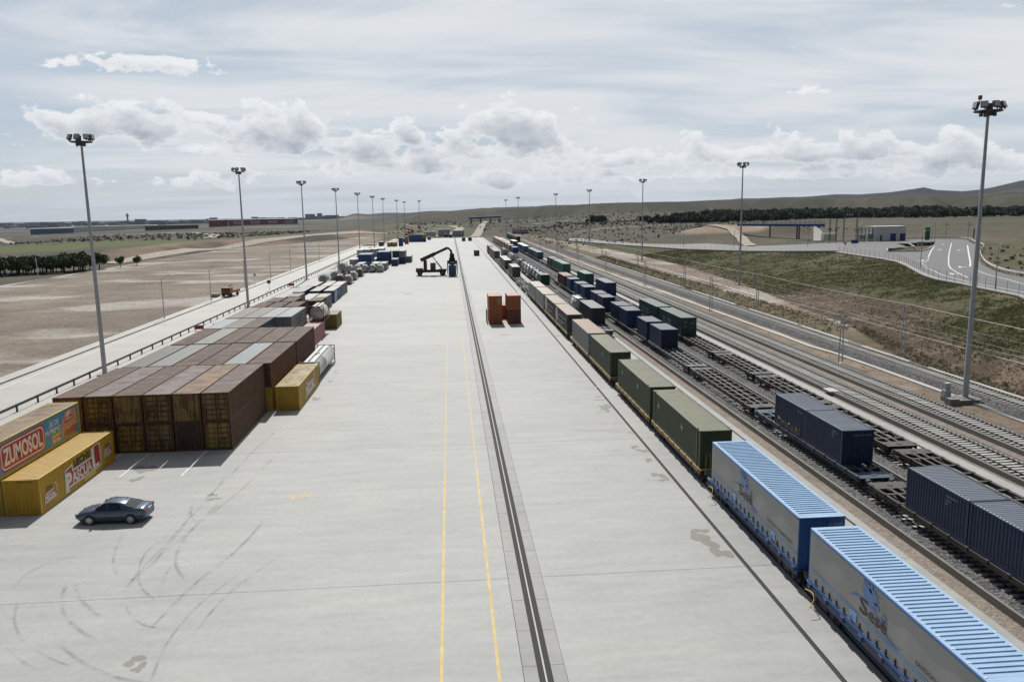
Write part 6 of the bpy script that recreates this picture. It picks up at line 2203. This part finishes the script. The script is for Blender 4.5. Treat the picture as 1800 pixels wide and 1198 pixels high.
GM = 'overhead line masts beside the raised track'
k = 0
MASTS = [(50.9, 97.8, 1), (50.9, 150, 1), (50.7, 202, 1), (50.6, 254, 1), (50.5, 310, 1), (50.4, 370, 1), (50.4, 440, 1), (60.4, 99.5, -1), (60.3, 150, -1), (60.4, 199, -1), (60.3, 250, -1), (60.2, 310, -1), (60.0, 372, -1), (60.0, 440, -1), (60, 520, -1)]
for i, (x, y_, s_) in enumerate(MASTS):
    j = i if i < 7 else i - 7
    lab = f'lattice overhead line mast {("left" if s_ > 0 else "right")} of the raised track, {_ORD[j]} from the near end'
    t_ = thing('overhead_line_mast', lab, 'line mast', (x, y_, tz(x, y_) - .05), 0, GM)
    link('lattice_mast', cached('lat', lambda: me_lattice(7.2)), t_)
    link('cantilever', cached(('cant', s_), lambda: me_cantilever(s_)), t_)


def wire(pts, label, r_=.018, sag=.25):
    m_ = MB()
    for a, b in zip(pts[:-1], pts[1:]):
        n = 8
        P_ = [Vector(a).lerp(Vector(b), i / n) - Vector((0, 0, sag * 4 * (i / n) * (1 - i / n))) for i in range(n + 1)]
        m_.tube(P_, r_, 4, cap=False)
    return tag(m_.build('overhead_wire', M['wire']), label, 'wire', 'overhead wires of the raised track')


YS = (45, 99, 150, 200, 251, 310, 371, 440, 520)
wire([(60.9, y_, 7.2) for y_ in YS], 'pale feeder wire strung along the tops of the right line masts', .035)
wire([(57.6, y_, 6.75) for y_ in YS], 'messenger wire over the raised track', .010, .5)
wire([(57.4, y_, 5.4) for y_ in YS], 'contact wire over the raised track', .012, .05)
wire([(49.9, y_, 7.1) for y_ in YS], 'pale feeder wire strung along the tops of the left line masts', .012)
wire([(53.4, y_, 5.5) for y_ in YS], 'lower pale wire passing in front of the nearest left line mast', .03, .1)

# =================================================================== street lamps, signs, fences, barriers
def me_lamp(h, arm):
    m_ = MB()
    pts = [(0, 0, 0), (0, 0, h * .86)]
    for k in range(1, 7):
        a = R(90 * k / 6)
        pts.append((arm * .55 * (1 - math.cos(a)), 0, h * .86 + h * .12 * math.sin(a)))
    pts.append((arm, 0, h))
    m_.tube(pts, [.10, .075] + [.055] * 6 + [.045], 8)
    return m_.mesh('lamp_post', [M['galv']])


def street_lamp(x, y_, z, h, rz, label, group, arm=2.2, n=1):
    t_ = thing('street_lamp', label, 'street lamp', (x, y_, z), rz, group)
    link('lamp_post', cached(('lp', h, arm), lambda: me_lamp(h, arm)), t_)
    link('luminaire', cached(('lum', h, arm), lambda: MB().box(arm - .1, arm + .75, -.14, .14, h - .05, h + .09).mesh('luminaire', [M['whitepaint']])), t_)


GLL = 'street lamps beyond the left road'
for i, yy in enumerate((160.8, 192.3, 224, 256, 288, 320, 352)):
    street_lamp(-57.6, yy, .13, 8.6, 0, f'thin street lamp on the far kerb of the left road, {_ORD[i]} from the near end', GLL, 1.9)
GRL = 'street lamps along the road on the right'
for x, y_, h, rz, l in ((91.4, 124.9, 8.2, 0, 'street lamp at the near kerb just right of the big mast'), (107.9, 172.9, 8.8, 0, 'street lamp at the bend with its arm over the road'), (177.1, 278.1, 9.6, 0, 'street lamp behind the green sign'), (168, 262, 9.6, 180, 'street lamp left of the green sign'),
                        (130.7, 279.6, 8.6, 0, 'street lamp in front of the footbridge ramp'), (157.5, 293.2, 8.6, 0, 'street lamp between the gantries and the substation'), (110.5, 300, 8.6, 0, 'street lamp beside the sandy mound'), (104, 345, 8.6, 0, 'street lamp left of the sandy mound')):
    street_lamp(x, y_, max(tz(x, y_), 0), h, R(rz), l, GRL, 2.3)


def fence(name, pts, sp, h, label, group, post_r=.03, wires=(.15, .6, 1.1, 1.6), mesh_z=0.0):
    t_ = thing(name, label, 'fence', (0, 0, 0), 0, group)
    pm_ = cached(('fp', h, post_r), lambda: MB().tube([(0, 0, -.3), (0, 0, h)], post_r, 6).mesh('post', [M['galvdark']]))
    P_ = [Vector(p) for p in pts]
    wq = MB()
    for a, b in zip(P_[:-1], P_[1:]):
        n = max(1, round((b - a).length / sp))
        for i in range(n):
            p = a.lerp(b, i / n)
            link('post', pm_, t_, p)
        for z in wires:
            wq.bar(a + Vector((0, 0, z)), b + Vector((0, 0, z)), .012)
    wq.build('fence_wire', M['galvdark'], t_)
    return t_


fence('wire_fence', [(83.0, 103.6, 6.0), (88.1, 115, 6.0), (90.0, 125.4, 6.0), (92.0, 134.2, 6.0), (93.0, 143, 6.0), (96.6, 153.6, 6.0), (100.8, 163, 6.0), (107.9, 178.6, 6.0), (113.0, 191, 6.0), (115.4, 201.2, 6.0), (120.4, 238, 6.0)], 3.4, 2.0, 'thin wire fence on posts along the top of the grass slope', 'fences')
fence('wire_fence', [(104.6, 272, 4.7), (97.0, 326, 3.0), (87.6, 394, 2.0), (73.6, 490, 1.0), (66, 560, .6)], 5.5, 2.2, 'thin wire fence running far along the road edge beyond the grass slope', 'fences')
t_ = thing('crash_barrier', 'white steel crash barrier curving round the outer edge of the road on the right', 'barrier', (0, 0, 0))
q = MB()
gp = smooth_path([(*p, 6.0) for p in [(97.8, 107.6), (104.8, 127.6), (111.3, 142.9), (113.6, 150.6), (116.9, 159), (125.7, 175.3), (138.2, 194.8), (155.9, 220.8), (178.7, 251.5), (197.2, 284.2), (206, 298), (208.4, 311.5), (198.8, 314.6), (185, 309.8), (175.4, 305.3), (151.9, 299.6), (133.2, 303.8)]], 4)
for a, b in zip(gp[:-1], gp[1:]):
    q.bar((a[0], a[1], a[2] + .72), (b[0], b[1], b[2] + .72), .07, .36)
q.build('rail_beam', M['whitepaint'], t_)
pm = MB().box(-.06, .06, -.06, .06, -.2, .8).mesh('post', [M['galv']])
for i, p in enumerate(gp):
    if i % 1 == 0:
        link('post', pm, t_, (p[0] + .1, p[1], p[2]))


def sign(x, y_, z, h, shape, wd, hh, mt, label, rz=0.0):
    t_ = thing('road_sign', label, 'sign', (x, y_, z), rz, 'road signs')
    MB().tube([(0, 0, -.2), (0, 0, h)], .045, 6).build('post', M['galv'], t_)
    q = MB()
    if shape == 'disc':
        q.tube([(0, -.06, h - .1), (0, -.09, h - .1)], wd / 2, 16)
    elif shape == 'tri':
        q.box(-.02, .02, -.07, -.05, h - .3, h)
        q.face([(-wd / 2, -.08, h + .1), (wd / 2, -.08, h + .1), (0, -.08, h - hh)])
    else:
        q.box(-wd / 2, wd / 2, -.10, -.06, h - hh, h)
    q.build('sign_plate', M[mt], t_)
    return t_


M['sgreen'] = plain('sign_green', (.012, .13, .055), .5)
M['sblue'] = plain('sign_blue_panel', (.02, .06, .22), .5)
sign(-49.2, 216, 0, 2.6, 'disc', 1.1, 1, 'galvdark', 'round traffic sign seen from behind on the left road')
sign(-57.7, 236, .13, 3.0, 'disc', .8, 1, 'galv', 'small round sign on the far kerb of the left road')
sign(175.6, 278.4, 6, 5.9, 'rect', 1.9, 4.6, 'sgreen', 'tall green direction sign at the road junction')
sign(146.6, 276, 6, 2.0, 'rect', 2.6, 1.3, 'sblue', 'small blue sign board by the road before the substation')
sign(127.5, 246, 6, 2.6, 'tri', 1.3, 1.1, 'galv', 'triangular give way sign seen from behind at the road bend')
sign(205.8, 296, 6, 4.6, 'rect', .5, 3.6, 'sgreen', 'narrow dark green sign hidden behind the big mast')
tag(MB().box(-1.2, 1.2, -.5, .5, 0, 1.5).build('concrete_block', M['wall'], None, loc=(163.5, 262.5, 6)), 'grey concrete block at the traffic island', 'block')

# =================================================================== footbridge, gantries, substation
t_ = thing('footbridge', 'blue footbridge on slim piers with a sloping concrete ramp end', 'bridge', (0, 0, 0))
M['blue'] = plain('bridge_blue', (.018, .045, .20), .5)
A, B = Vector((146.0, 390.0, 11.6)), Vector((166.0, 341.0, 11.9))
q = MB()
q.bar(A, B, 2.6, 1.15)
q.build('deck_girder', M['blue'], t_)
for s_ in (-1.2, 1.2):
    n_ = Vector(((B - A).y, -(B - A).x, 0)).normalized() * s_
    for k in range(19):
        p = A.lerp(B, k / 18) + n_
        MB().bar(p + Vector((0, 0, .5)), p + Vector((0, 0, 2.2)), .09).build('railing_post', M['blue'], t_)
    q = MB()
    for z in (1.0, 1.6, 2.2):
        q.bar(A + n_ + Vector((0, 0, z)), B + n_ + Vector((0, 0, z)), .06)
    q.build('handrail', M['blue'], t_)
for f in (.40, .72, .745):
    p = A.lerp(B, f)
    MB().tube([(p.x, p.y, tz(p.x, p.y) - .5), (p.x, p.y, p.z - .5)], .38, 10).build('pier', M['wall'], t_)
q = MB()
C_ = B.lerp(A, .05)
q.loft([[(C_.x - 2.6, C_.y - 1, 11.3), (C_.x + .4, C_.y - 1, 11.3)], [(C_.x - 9.5, C_.y - 16, 5.6), (C_.x - 4.5, C_.y - 16, 5.6)]], 0, False)
q.loft([[(C_.x + .4, C_.y - 1, 11.3), (C_.x + 1.6, C_.y, 5.2)], [(C_.x - 4.5, C_.y - 16, 5.6), (C_.x - 4.3, C_.y - 16, 5.2)]], 0, False)
q.build('abutment', M['kerb'], t_)
GG = 'dark portal gantries beside the substation'
for k, (x0, x1, yg, h, l) in enumerate(((149.2, 151.8, 300.5, 12.2, 'narrow dark portal gantry left of the substation'), (158.0, 163.4, 306.5, 12.4, 'wide dark portal gantry with insulators left of the substation'))):
    t_ = thing('portal_gantry', l, 'gantry', (x0, yg, tz(x0, yg)), 0, GG)
    for x in (0, x1 - x0):
        q = MB()
        for dx in (-.22, .22):
            q.bar((x + dx, 0, 0), (x + dx, 0, h), .14)
        for j in range(12):
            q.bar((x - .22, 0, h * j / 12), (x + .22, 0, h * (j + 1) / 12), .06)
        q.build('lattice_leg', M['chassis'], t_)
    q = MB()
    MB().bar((-.3, 0, .6), (x1 - x0 + .3, 0, .6), .2, .2).build('foot_beam', M['chassis'], t_)
    q.bar((-.3, 0, h), (x1 - x0 + .3, 0, h), .35, .4)
    q.build('crossbeam', M['chassis'], t_)
    if k:
        for x in (1.2, 2.2, 3.2):
            MB().tube([(x, 0, h - .2), (x, 0, h - 1.0)], .14, 8).build('insulator', M['whitepaint'], t_)
t_ = thing('substation_building', 'white flat roofed substation with two blue doors', 'building', (176, 308, 0))
z0 = 6.0
MB().box(-6.0, 6.6, -4, 4, z0 - .5, z0 + 5.6).build('wall', M['whitepaint'], t_)
MB().box(-6.2, 6.8, -4.2, 4.2, z0 + 5.6, z0 + 5.9).build('roof', M['whitepaint'], t_)
for x in (1.4, 5.4):
    MB().box(x - 1.15, x + 1.15, -4.06, -3.99, z0, z0 + 3.0).build('door', M['blue'], t_)
MB().box(-4.0, -3.3, -4.06, -3.99, z0, z0 + 2.4).build('door', M['chassis'], t_)
t_ = thing('transformer_yard', 'grey switchgear on posts left of the white substation', 'switchgear', (168, 306, 6.0))
for k in range(6):
    x = -4.2 + 1.5 * k
    q = MB()
    q.bar((x, 0, 0), (x, 0, 5.2 + .5 * (k % 2)), .22)
    q.build('support_post', M['galvdark'], t_)
    q = MB()
    for j in range(5):
        q.tube([(x, 0, 4.3 + .28 * j), (x, 0, 4.42 + .28 * j)], .2, 8)
    q.build('insulator', M['wall'], t_)
q = MB()
q.box(-4.6, 4.4, -.12, .12, 5.0, 5.25)
q.box(-4.6, 4.4, 2.0, 2.2, 4.0, 4.2)
q.box(-3.4, -.6, .6, 2.0, 0, 2.6)
q.box(.5, 2.6, .6, 2.0, 0, 3.0)
q.build('busbar_frame', M['galv'], t_)
tag(MB().box(-2.8, 2.8, -1.2, 1.2, 0, 2.9).build('white_cabin', M['whitepaint'], None, loc=(157.6, 318, 6.1)), 'small white cabin between the two dark gantries', 'cabin')
for k, (x, y_) in enumerate(((203.0, 309.3), (205.1, 298.2))):
    t_ = thing('power_pole', f'dark lattice power pole behind the junction, {("left", "right")[k]} one of two', 'pole', (x, y_, 6), 0, 'power poles behind the junction')
    link('lattice_mast', cached('lat9', lambda: me_lattice(7.6)), t_)
    MB().bar((-1.1, 0, 6.2), (1.3, 0, 5.8), .12).build('crossarm', M['chassis'], t_)
tag(wire([(150, 300, 12.5), (203, 309, 12.8), (290, 330, 12.5)], 'thin power line crossing behind the road junction', .03, .6), group='power lines')
# far blue rail bridge ahead and the diesel engine on the bend
t_ = thing('rail_bridge', 'dark blue road bridge far ahead over the tracks', 'bridge', (48, 1110, 3))
MB().bar((-20, 0, 8.5), (24, 20, 9.5), 7, 2.2).build('deck_girder', M['blue'], t_)
for s_ in (-18, -4, 10, 22):
    MB().box(s_ - 1, s_ + 1, 4, 14, 0, 7.6).build('pier', M['wall'], t_)
t_ = thing('diesel_locomotive', 'pale violet locomotive standing broadside far off on the right', 'locomotive', (60.5, 677, .5), R(-16))
M['violet'] = plain('pale_violet_paint', (.30, .27, .32), .4)
MB().box(-7, 7, -1.4, 1.4, 1.3, 3.9).build('body', M['violet'], t_)
MB().box(-2.5, 6.8, -1.3, 1.3, 3.9, 4.5).build('roof', M['galv'], t_)
MB().box(-7, 7, -1.3, 1.3, .3, 1.3).build('underframe', M['chassis'], t_)
for k in range(5):
    MB().box(-5.6 + 2.6 * k, -4.2 + 2.6 * k, -1.43, -1.40, 2.6, 3.4).build('window', M['glass'], t_)

# =================================================================== far buildings on the plain
def shed(x, y_, w_, d_, h, rz, mt, label, roof=True, win=0):
    t_ = thing('warehouse', label, 'warehouse', (x, y_, tz(x, y_)), rz, 'buildings far off on the plain')
    MB().box(-w_ / 2, w_ / 2, -d_ / 2, d_ / 2, -4, h).build('wall', M[mt], t_)
    MB().box(-w_ / 2 - .5, w_ / 2 + .5, -d_ / 2 - .5, d_ / 2 + .5, h, h + 1.2).build('roof', M['whitepaint' if roof else 'wall'], t_)
    for k in range(win):
        x0 = -w_ / 2 + w_ * (k + .5) / win
        MB().box(x0 - w_ / win * .28, x0 + w_ / win * .28, -d_ / 2 - .15, -d_ / 2 + .0, h * .25, h * .8).build('window' if win > 5 else 'wall_panel', M['glass'] if win > 5 else M['galv'], t_)
    return t_


M['redwall'] = plain('red_cladding', (.33, .075, .062), .6)
M['bluewall'] = plain('blue_cladding', (.10, .17, .30), .6)
rzl = R(16)
shed(-620, 2185, 48, 80, 17, rzl, 'redwall', 'red clad warehouse farthest left of the long white roofed hall')
shed(-510, 2215, 175, 120, 15, rzl, 'redwall', 'long red and grey warehouse with a white roof far off on the plain', win=4)
shed(-665, 1960, 118, 30, 10, rzl, 'wall', 'low grey building shell with a row of dark openings on the plain', False, 12)
shed(-1015, 2110, 95, 50, 13, R(26), 'bluewall', 'blue and white hall low on the plain at the left')
shed(-1000, 2460, 230, 60, 12, R(24), 'whitepaint', 'very long white roofed hall behind the blue one')
# the far city: too small and hazy to count
q = MB()
for k in range(260):
    a = random.uniform(-.50, -.13)
    d = random.uniform(5200, 9000)
    x, y_ = d * math.sin(a), d * math.cos(a)
    w_, h = random.uniform(20, 90), random.choice((8, 10, 12, 14, 18, 24))
    z = tz(x, y_)
    q.box(x - w_ / 2, x + w_ / 2, y_, y_ + 30, z - 5, z + h * (1.0 if k % 9 else 1.7))
o = q.build('far_city', M['wall'])
tag(o, kind='stuff')
tag(o, 'distant hazy town spread along the horizon on the left', 'town')
q = MB()
x, y_ = 7600 * math.sin(-.373), 7600 * math.cos(-.373)
q.tube([(x, y_, tz(x, y_)), (x, y_, tz(x, y_) + 90)], [8, 6], 8)
q.tube([(x, y_, tz(x, y_) + 62), (x, y_, tz(x, y_) + 76)], 12, 8)
tag(q.build('far_tower', M['wall']), 'slender tower rising above the distant town', 'tower')
# dirt tracks and white edges on the plain
pl = tag(link('plain_tracks', None), kind='structure')


def ground_strip(name, pts, wd, mt, lift=.12, step=8):
    m_ = MB()
    P_ = []
    for a, b in zip(pts[:-1], pts[1:]):
        n = max(1, int((Vector(b) - Vector(a)).length / step))
        P_ += [Vector(a).lerp(Vector(b), i / n) for i in range(n)]
    P_.append(Vector(pts[-1]))
    L = []
    for i, p in enumerate(P_):
        d = (P_[min(i + 1, len(P_) - 1)] - P_[max(i - 1, 0)]).normalized()
        s_ = Vector((-d.y, d.x)) * wd / 2
        L.append([(*(p + s_), tz(*(p + s_)) + lift), (*p, tz(*p) + lift + .05), (*(p - s_), tz(*(p - s_)) + lift)])
    m_.loft([l[::-1] for l in L], 0, False)
    return m_.build(name, mt, pl)


M['track'] = gravel('dirt_track', (.30, .26, .215), (.38, .335, .285), 3.0, .04)
EDGE = [(-139.5, 240), (-139.6, 300), (-138.6, 400), (-138.2, 500), (-113.4, 552.5), (-86.5, 639.5), (-62, 788)]
ground_strip('lot_kerb', [(p[0], p[1]) for p in EDGE], .8, M['white_conc'], .10)
ground_strip('track', [(-150, 360), (-150, 470), (-120, 600), (-84, 760), (-45, 840), (-10, 870), (12, 880)], 7, M['track'], .25)
ground_strip('track', [(-52, 520), (-38, 585), (-24, 640), (-6, 700), (6, 770), (12, 880), (0, 960), (-60, 1040)], 9, M['track'], .3)
ground_strip('track', [(20, 640), (30, 800), (42, 1000), (60, 1300)], 8, M['track'], .3)
ground_strip('track', [(-225, 760), (-260, 900), (-330, 1050)], 12, M['track'], .5)
ground_strip('track', [(-420, 800), (-560, 1020), (-640, 1300)], 9, M['track'], .5)
ground_strip('track', [(-330, 1000), (-420, 1150), (-560, 1250)], 8, M['track'], .5)
ground_strip('track', [(95, 900), (160, 960), (230, 985)], 10, M['track'], .5)
ground_strip('track', [(128, 455), (140, 430), (146, 400), (140, 370), (132, 345), (127, 325)], 5, M['track'], .5, 4)
fence('wire_fence', [(-140.3, 390, tz(-140.3, 390)), (-139.4, 500, tz(-139.4, 500)), (-114.5, 553, tz(-114.5, 553)), (-88, 640, tz(-88, 640))], 7, 1.6, 'low dark fence line along the far edge of the dirt lot', 'fences', .05, (1.4,))

# =================================================================== trees and plants
def leafmat(name, a, b_):
    mt, t, b = mat(name)
    P = t.add('ShaderNodeNewGeometry').outputs['Position']
    rnd = t.add('ShaderNodeObjectInfo').outputs['Random']
    n1 = t.noise(P, .8, 4, .7)
    n2 = t.noise(P, .06, 3, .6)
    c = t.mix(t.ramp(n1, .3, .7), a, b_)
    k = t.m('MULTIPLY', t.ramp(n2, .3, .7, .8, 1.2, False), t.ramp(rnd, 0, 1, .85, 1.15, False))
    t.put(b.inputs['Base Color'], t.mix(1.0, c, t.comb(k, k, k), 'MULTIPLY'))
    t.put(b.inputs['Roughness'], .8)
    t.put(b.inputs['Specular IOR Level'], .2)
    return mt


M['pine'] = leafmat('pine_needles', (.042, .058, .020), (.075, .098, .030))
M['wood'] = leafmat('woodland_leaves', (.032, .044, .022), (.062, .078, .036))
M['shrub'] = leafmat('shrub_leaves', (.040, .048, .020), (.070, .078, .032))
M['bark'] = plain('bark', (.06, .045, .032), .9)


def leaf_cloud(n, rx, ry, rz, zc, size, seed, lumps=9):
    """n leaf-sized triangles gathered in lumps within an ellipsoid"""
    g = np.random.default_rng(seed)
    lc = g.normal(0, 1, (lumps, 3))
    lc /= np.linalg.norm(lc, axis=1)[:, None] + 1e-6
    lc *= g.uniform(.35, .85, (lumps, 1))
    lc[:, 2] = np.abs(lc[:, 2]) * .9 - .15
    which = g.integers(0, lumps, n)
    off = g.normal(0, 1, (n, 3))
    off /= np.linalg.norm(off, axis=1)[:, None] + 1e-6
    off *= (g.uniform(.6, 1, (n, 1)) ** .5) * g.uniform(.28, .46, (lumps, 1))[which]
    c = (lc[which] + off) * np.array([rx, ry, rz]) + np.array([0, 0, zc])
    t1 = g.normal(0, 1, (n, 3))
    t2 = g.normal(0, 1, (n, 3))
    t1[:, 2] *= .6
    t1 *= size / (np.linalg.norm(t1, axis=1)[:, None] + 1e-6)
    t2 *= size / (np.linalg.norm(t2, axis=1)[:, None] + 1e-6)
    V = np.stack([c - t1 * .5, c + t1 * .5, c + t2], 1).reshape(-1, 3)
    return V, np.arange(3 * n).reshape(n, 3)


def drop(Vs, ctr):
    """join the pieces, each let down onto the ground"""
    c = np.array(ctr)
    z = np.repeat(terrain_z(c[:, 0], c[:, 1]), c[:, 2].astype(int))
    V = np.concatenate(Vs)
    V[:, 2] += z
    return V


GT = 'pines in the grove beyond the dirt lot'
crowns = []
for s_ in range(5):
    V, F = leaf_cloud(1100, 3.4, 3.4, 2.9, 3.5, .75, 100 + s_, 12)
    crowns.append(np_mesh('crown', V, F, [M['pine']]))
tm = MB()
tm.tube([(0, 0, -.4), (.05, .05, 2.4), (.1, 0, 4.6)], [.24, .17, .07], 7)
for a in range(4):
    tm.tube([(.05, .02, 2.3), (1.4 * math.cos(a * 1.6), 1.4 * math.sin(a * 1.6), 3.9)], [.09, .03], 5)
tm = tm.mesh('trunk', [M['bark']])
TP = []
for k in range(44):
    f = k / 43
    TP.append((-176 + 34 * f ** .8 + random.uniform(-1.5, 1.5), 302 + 26 * max(0, f - .45) + random.uniform(-2, 3) + (k % 3) * 7.5))
for k, (x, y_) in enumerate(TP):
    row = ('front', 'middle', 'back')[k % 3]
    t_ = thing('pine_tree', f'round crowned pine in the {row} row of the grove, {_ORD[k // 3]} from the left', 'tree', (x, y_, tz(x, y_)), random.uniform(0, 6), GT)
    s_ = random.uniform(.78, 1.15)
    t_.scale = (s_, s_, s_ * random.uniform(.9, 1.1))
    link('crown', crowns[k % 5], t_)
    link('trunk', tm, t_)
for k, (x, y_, s_) in enumerate(((-136.5, 337, .8), (-133.0, 345, .75))):
    t_ = thing('pine_tree', f'small tree apart at the right of the pine grove, {("beside the nearest mast", "just right of the nearest mast")[k]}', 'tree', (x, y_, tz(x, y_)), k, 'small trees right of the grove')
    t_.scale = (s_ * .7, s_ * .7, s_)
    link('crown', crowns[k], t_)
    link('trunk', tm, t_)
t_ = thing('white_pole', 'bare pale pole in front of the pine grove', 'pole', (-146.5, 291, tz(-146.5, 291)))
MB().tube([(0, 0, 0), (-.2, 0, 7)], .12, 6).build('pole', M['whitepaint'], t_)

# the wood along the foot of the hills: one mass
Vs, Fs, off, ctr = [], [], 0, []
base = [leaf_cloud(46, 5.2, 5.2, 4.2, 4.2, 3.4, 300 + i, 6) for i in range(6)]
g = np.random.default_rng(5)
n = 0
while n < 3000:
    a = g.uniform(.16, .82)
    f = g.uniform(0, 1) ** 1.15
    d0 = np.interp(a, [.16, .27, .40, .55, .82], [900, 700, 720, 770, 830])
    dep = np.interp(a, [.16, .27, .36, .5, .82], [60, 240, 360, 360, 330])
    d = d0 + dep * f
    x, y_ = d * math.sin(a), d * math.cos(a)
    if float(fbm(np.array([x * .012]), np.array([y_ * .012]), 3, 91)[0]) < .40 + .14 * f:
        continue
    V, F = base[int(g.integers(0, 6))]
    s_ = g.uniform(.38, .85)
    Vs.append(V * s_ * np.array([1, 1, g.uniform(.8, 1.2)]) + np.array([x, y_, -.4]))
    ctr.append((x, y_, len(V)))
    Fs.append(F + off)
    off += len(V)
    n += 1
o = link('wood', np_mesh('wood', drop(Vs, ctr), np.concatenate(Fs), [M['wood']]))
tag(o, kind='stuff')

# scattered scrub bushes over the dry land
Vs, Fs, off, ctr = [], [], 0, []
base = [leaf_cloud(26, 1.0, 1.0, .7, .45, .55, 400 + i, 5) for i in range(5)]
n = 0
while n < 2600:
    r_ = g.uniform()
    if r_ < .42:
        x, y_ = g.uniform(60, 240), g.uniform(420, 800)
    elif r_ < .62:
        x, y_ = g.uniform(-420, -150), g.uniform(720, 1000)
    elif r_ < .86:
        x, y_ = g.uniform(-60, 320), g.uniform(760, 1500)
    else:
        x, y_ = g.uniform(98, 190), g.uniform(120, 300)
    if r_ >= .86:
        gx_ = np.interp(y_, [108, 128, 151, 176, 195, 221, 252, 298], [99, 106, 115, 127, 140, 158, 181, 214])
        if x < gx_:
            continue
    if 115 < x < 215 and 225 < y_ < 345 and r_ < .86:
        continue
    V, F = base[int(g.integers(0, 5))]
    s_ = g.uniform(.4, 1.2) * (1.6 if y_ > 700 else .9)
    Vs.append(V * s_ + np.array([x, y_, 0]))
    ctr.append((x, y_, len(V)))
    Fs.append(F + off)
    off += len(V)
    n += 1
o = link('scrub', np_mesh('scrub', drop(Vs, ctr), np.concatenate(Fs), [M['shrub']]))
tag(o, kind='stuff')


# grass and weeds on the slope
def grassmat():
    mt, t, b = mat('slope_grass')
    P = t.add('ShaderNodeNewGeometry').outputs['Position']
    n1 = t.noise(P, .22, 5, .65)
    n2 = t.noise(P, 2.5, 3, .6)
    c = t.mix(t.ramp(n1, .36, .62), (.115, .100, .054), (.066, .076, .028))
    c = t.mix(t.ramp(n2, .55, .75), c, (.145, .122, .075))
    t.put(b.inputs['Base Color'], c)
    t.put(b.inputs['Roughness'], .85)
    t.put(b.inputs['Specular IOR Level'], .2)
    tl = t.add('ShaderNodeBsdfTranslucent', {'Color': c})
    mx = t.add('ShaderNodeMixShader', {0: .45, 1: b.outputs[0], 2: tl.outputs[0]})
    t.l.new(mx.outputs[0], [n for n in t.n if n.type == 'OUTPUT_MATERIAL'][0].inputs[0])
    return mt


GN = 52000
ys_ = np.exp(g.uniform(math.log(70), math.log(330), GN))
xb_ = np.interp(ys_, BOT[:, 0], BOT[:, 1])
xt_ = np.maximum(np.interp(ys_, TOP[:, 0], TOP[:, 1]), xb_ + 3)
tt = g.uniform(0, 1.0, GN)
xs_ = xb_ + (xt_ - xb_) * tt
nz = .55 * fbm(xs_ * .05, ys_ * .05, 5, 71) + .45 * fbm(xs_ * .35, ys_ * .35, 4, 75)
keep = g.uniform(0, 1, GN) < np.clip((nz - .36) * 5.5, .10, 1) * np.where((ys_ < 170) & (tt < .45), np.clip((tt - .12) * 2.6, .10, 1), 1)
xs_, ys_ = xs_[keep], ys_[keep]
# a fringe along the foot of the bank
fy = g.uniform(70, 330, 5000)
fx = np.where(fy < 120, np.interp(fy, BOT[:, 0], BOT[:, 1]) + g.uniform(0, 2.2, 5000), g.uniform(60.4, 65.5, 5000))
xs_, ys_ = np.concatenate([xs_, fx]), np.concatenate([ys_, fy])
zs_ = terrain_z(xs_, ys_)
k = len(xs_)
B = 4
c = np.repeat(np.stack([xs_, ys_, zs_], 1), B, 0)
sz = np.repeat(g.uniform(.10, .28, k), B) * np.repeat(1 + (ys_ - 70) / 500, B)
ang_ = g.uniform(0, 6.283, k * B)
wv = np.stack([np.cos(ang_), np.sin(ang_), np.zeros(k * B)], 1) * (sz * .22)[:, None]
c += np.stack([g.normal(0, 1, k * B), g.normal(0, 1, k * B), np.zeros(k * B)], 1) * (sz * .5)[:, None]
tipv = np.stack([g.normal(0, .5, k * B), g.normal(0, .5, k * B), np.ones(k * B)], 1) * sz[:, None]
V = np.stack([c - wv, c + wv, c + tipv], 1).reshape(-1, 3)
o = link('slope_grass', np_mesh('slope_grass', V, np.arange(len(V)).reshape(-1, 3), [grassmat()]))
tag(o, kind='stuff')

# loose stones and clods on the bare ground
cl = MB()
Vs, Fs, off, ctr = [], [], 0, []
ico = np.array([(0, 0, 1), (.9, 0, .1), (.2, .8, .1), (-.8, .4, 0), (-.5, -.7, .1), (.4, -.8, 0), (0, 0, -.5)])
icf = np.array([(0, 1, 2), (0, 2, 3), (0, 3, 4), (0, 4, 5), (0, 5, 1), (6, 2, 1), (6, 3, 2), (6, 4, 3), (6, 5, 4), (6, 1, 5)])
for n in range(5200):
    r_ = g.uniform()
    if r_ < .45:
        y_ = g.uniform(72, 160)
        x = np.interp(y_, BOT[:, 0], BOT[:, 1]) + g.uniform(0, 1) ** 1.5 * 12
        s_ = g.uniform(.04, .15)
    elif r_ < .62:
        x, y_ = g.uniform(60.5, 78), g.uniform(120, 330)
        s_ = g.uniform(.05, .2)
    elif r_ < .68:
        x, y_ = g.uniform(50.6, 53), g.uniform(50, 200)
        s_ = g.uniform(.04, .12)
    else:
        x, y_ = g.uniform(-138, -60), g.uniform(110, 420)
        s_ = g.uniform(.04, .14)
    Vs.append(ico * s_ * g.uniform(.6, 1.3, (7, 3)) + np.array([x, y_, 0]))
    ctr.append((x, y_, 7))
    Fs.append(icf + off)
    off += 7
o = link('loose_stones', np_mesh('loose_stones', drop(Vs, ctr), np.concatenate(Fs), [gravel('clods', (.16, .125, .095), (.30, .25, .20), 3.0, .05)]))
tag(o, kind='stuff')

# =================================================================== air
mt = bpy.data.materials.new('haze')
mt.use_nodes = True
hn = NT(mt.node_tree)
hn.n.clear()
pv = hn.add('ShaderNodeVolumePrincipled', {'Color': (.58, .74, .97, 1), 'Density': 0.000026, 'Anisotropy': 0.0})
hn.l.new(pv.outputs[0], hn.add('ShaderNodeOutputMaterial').inputs['Volume'])
hz_ = MB().box(-16000, 16000, -200, 17500, -120, 330).build('haze', mt)
tag(hz_, kind='stuff')
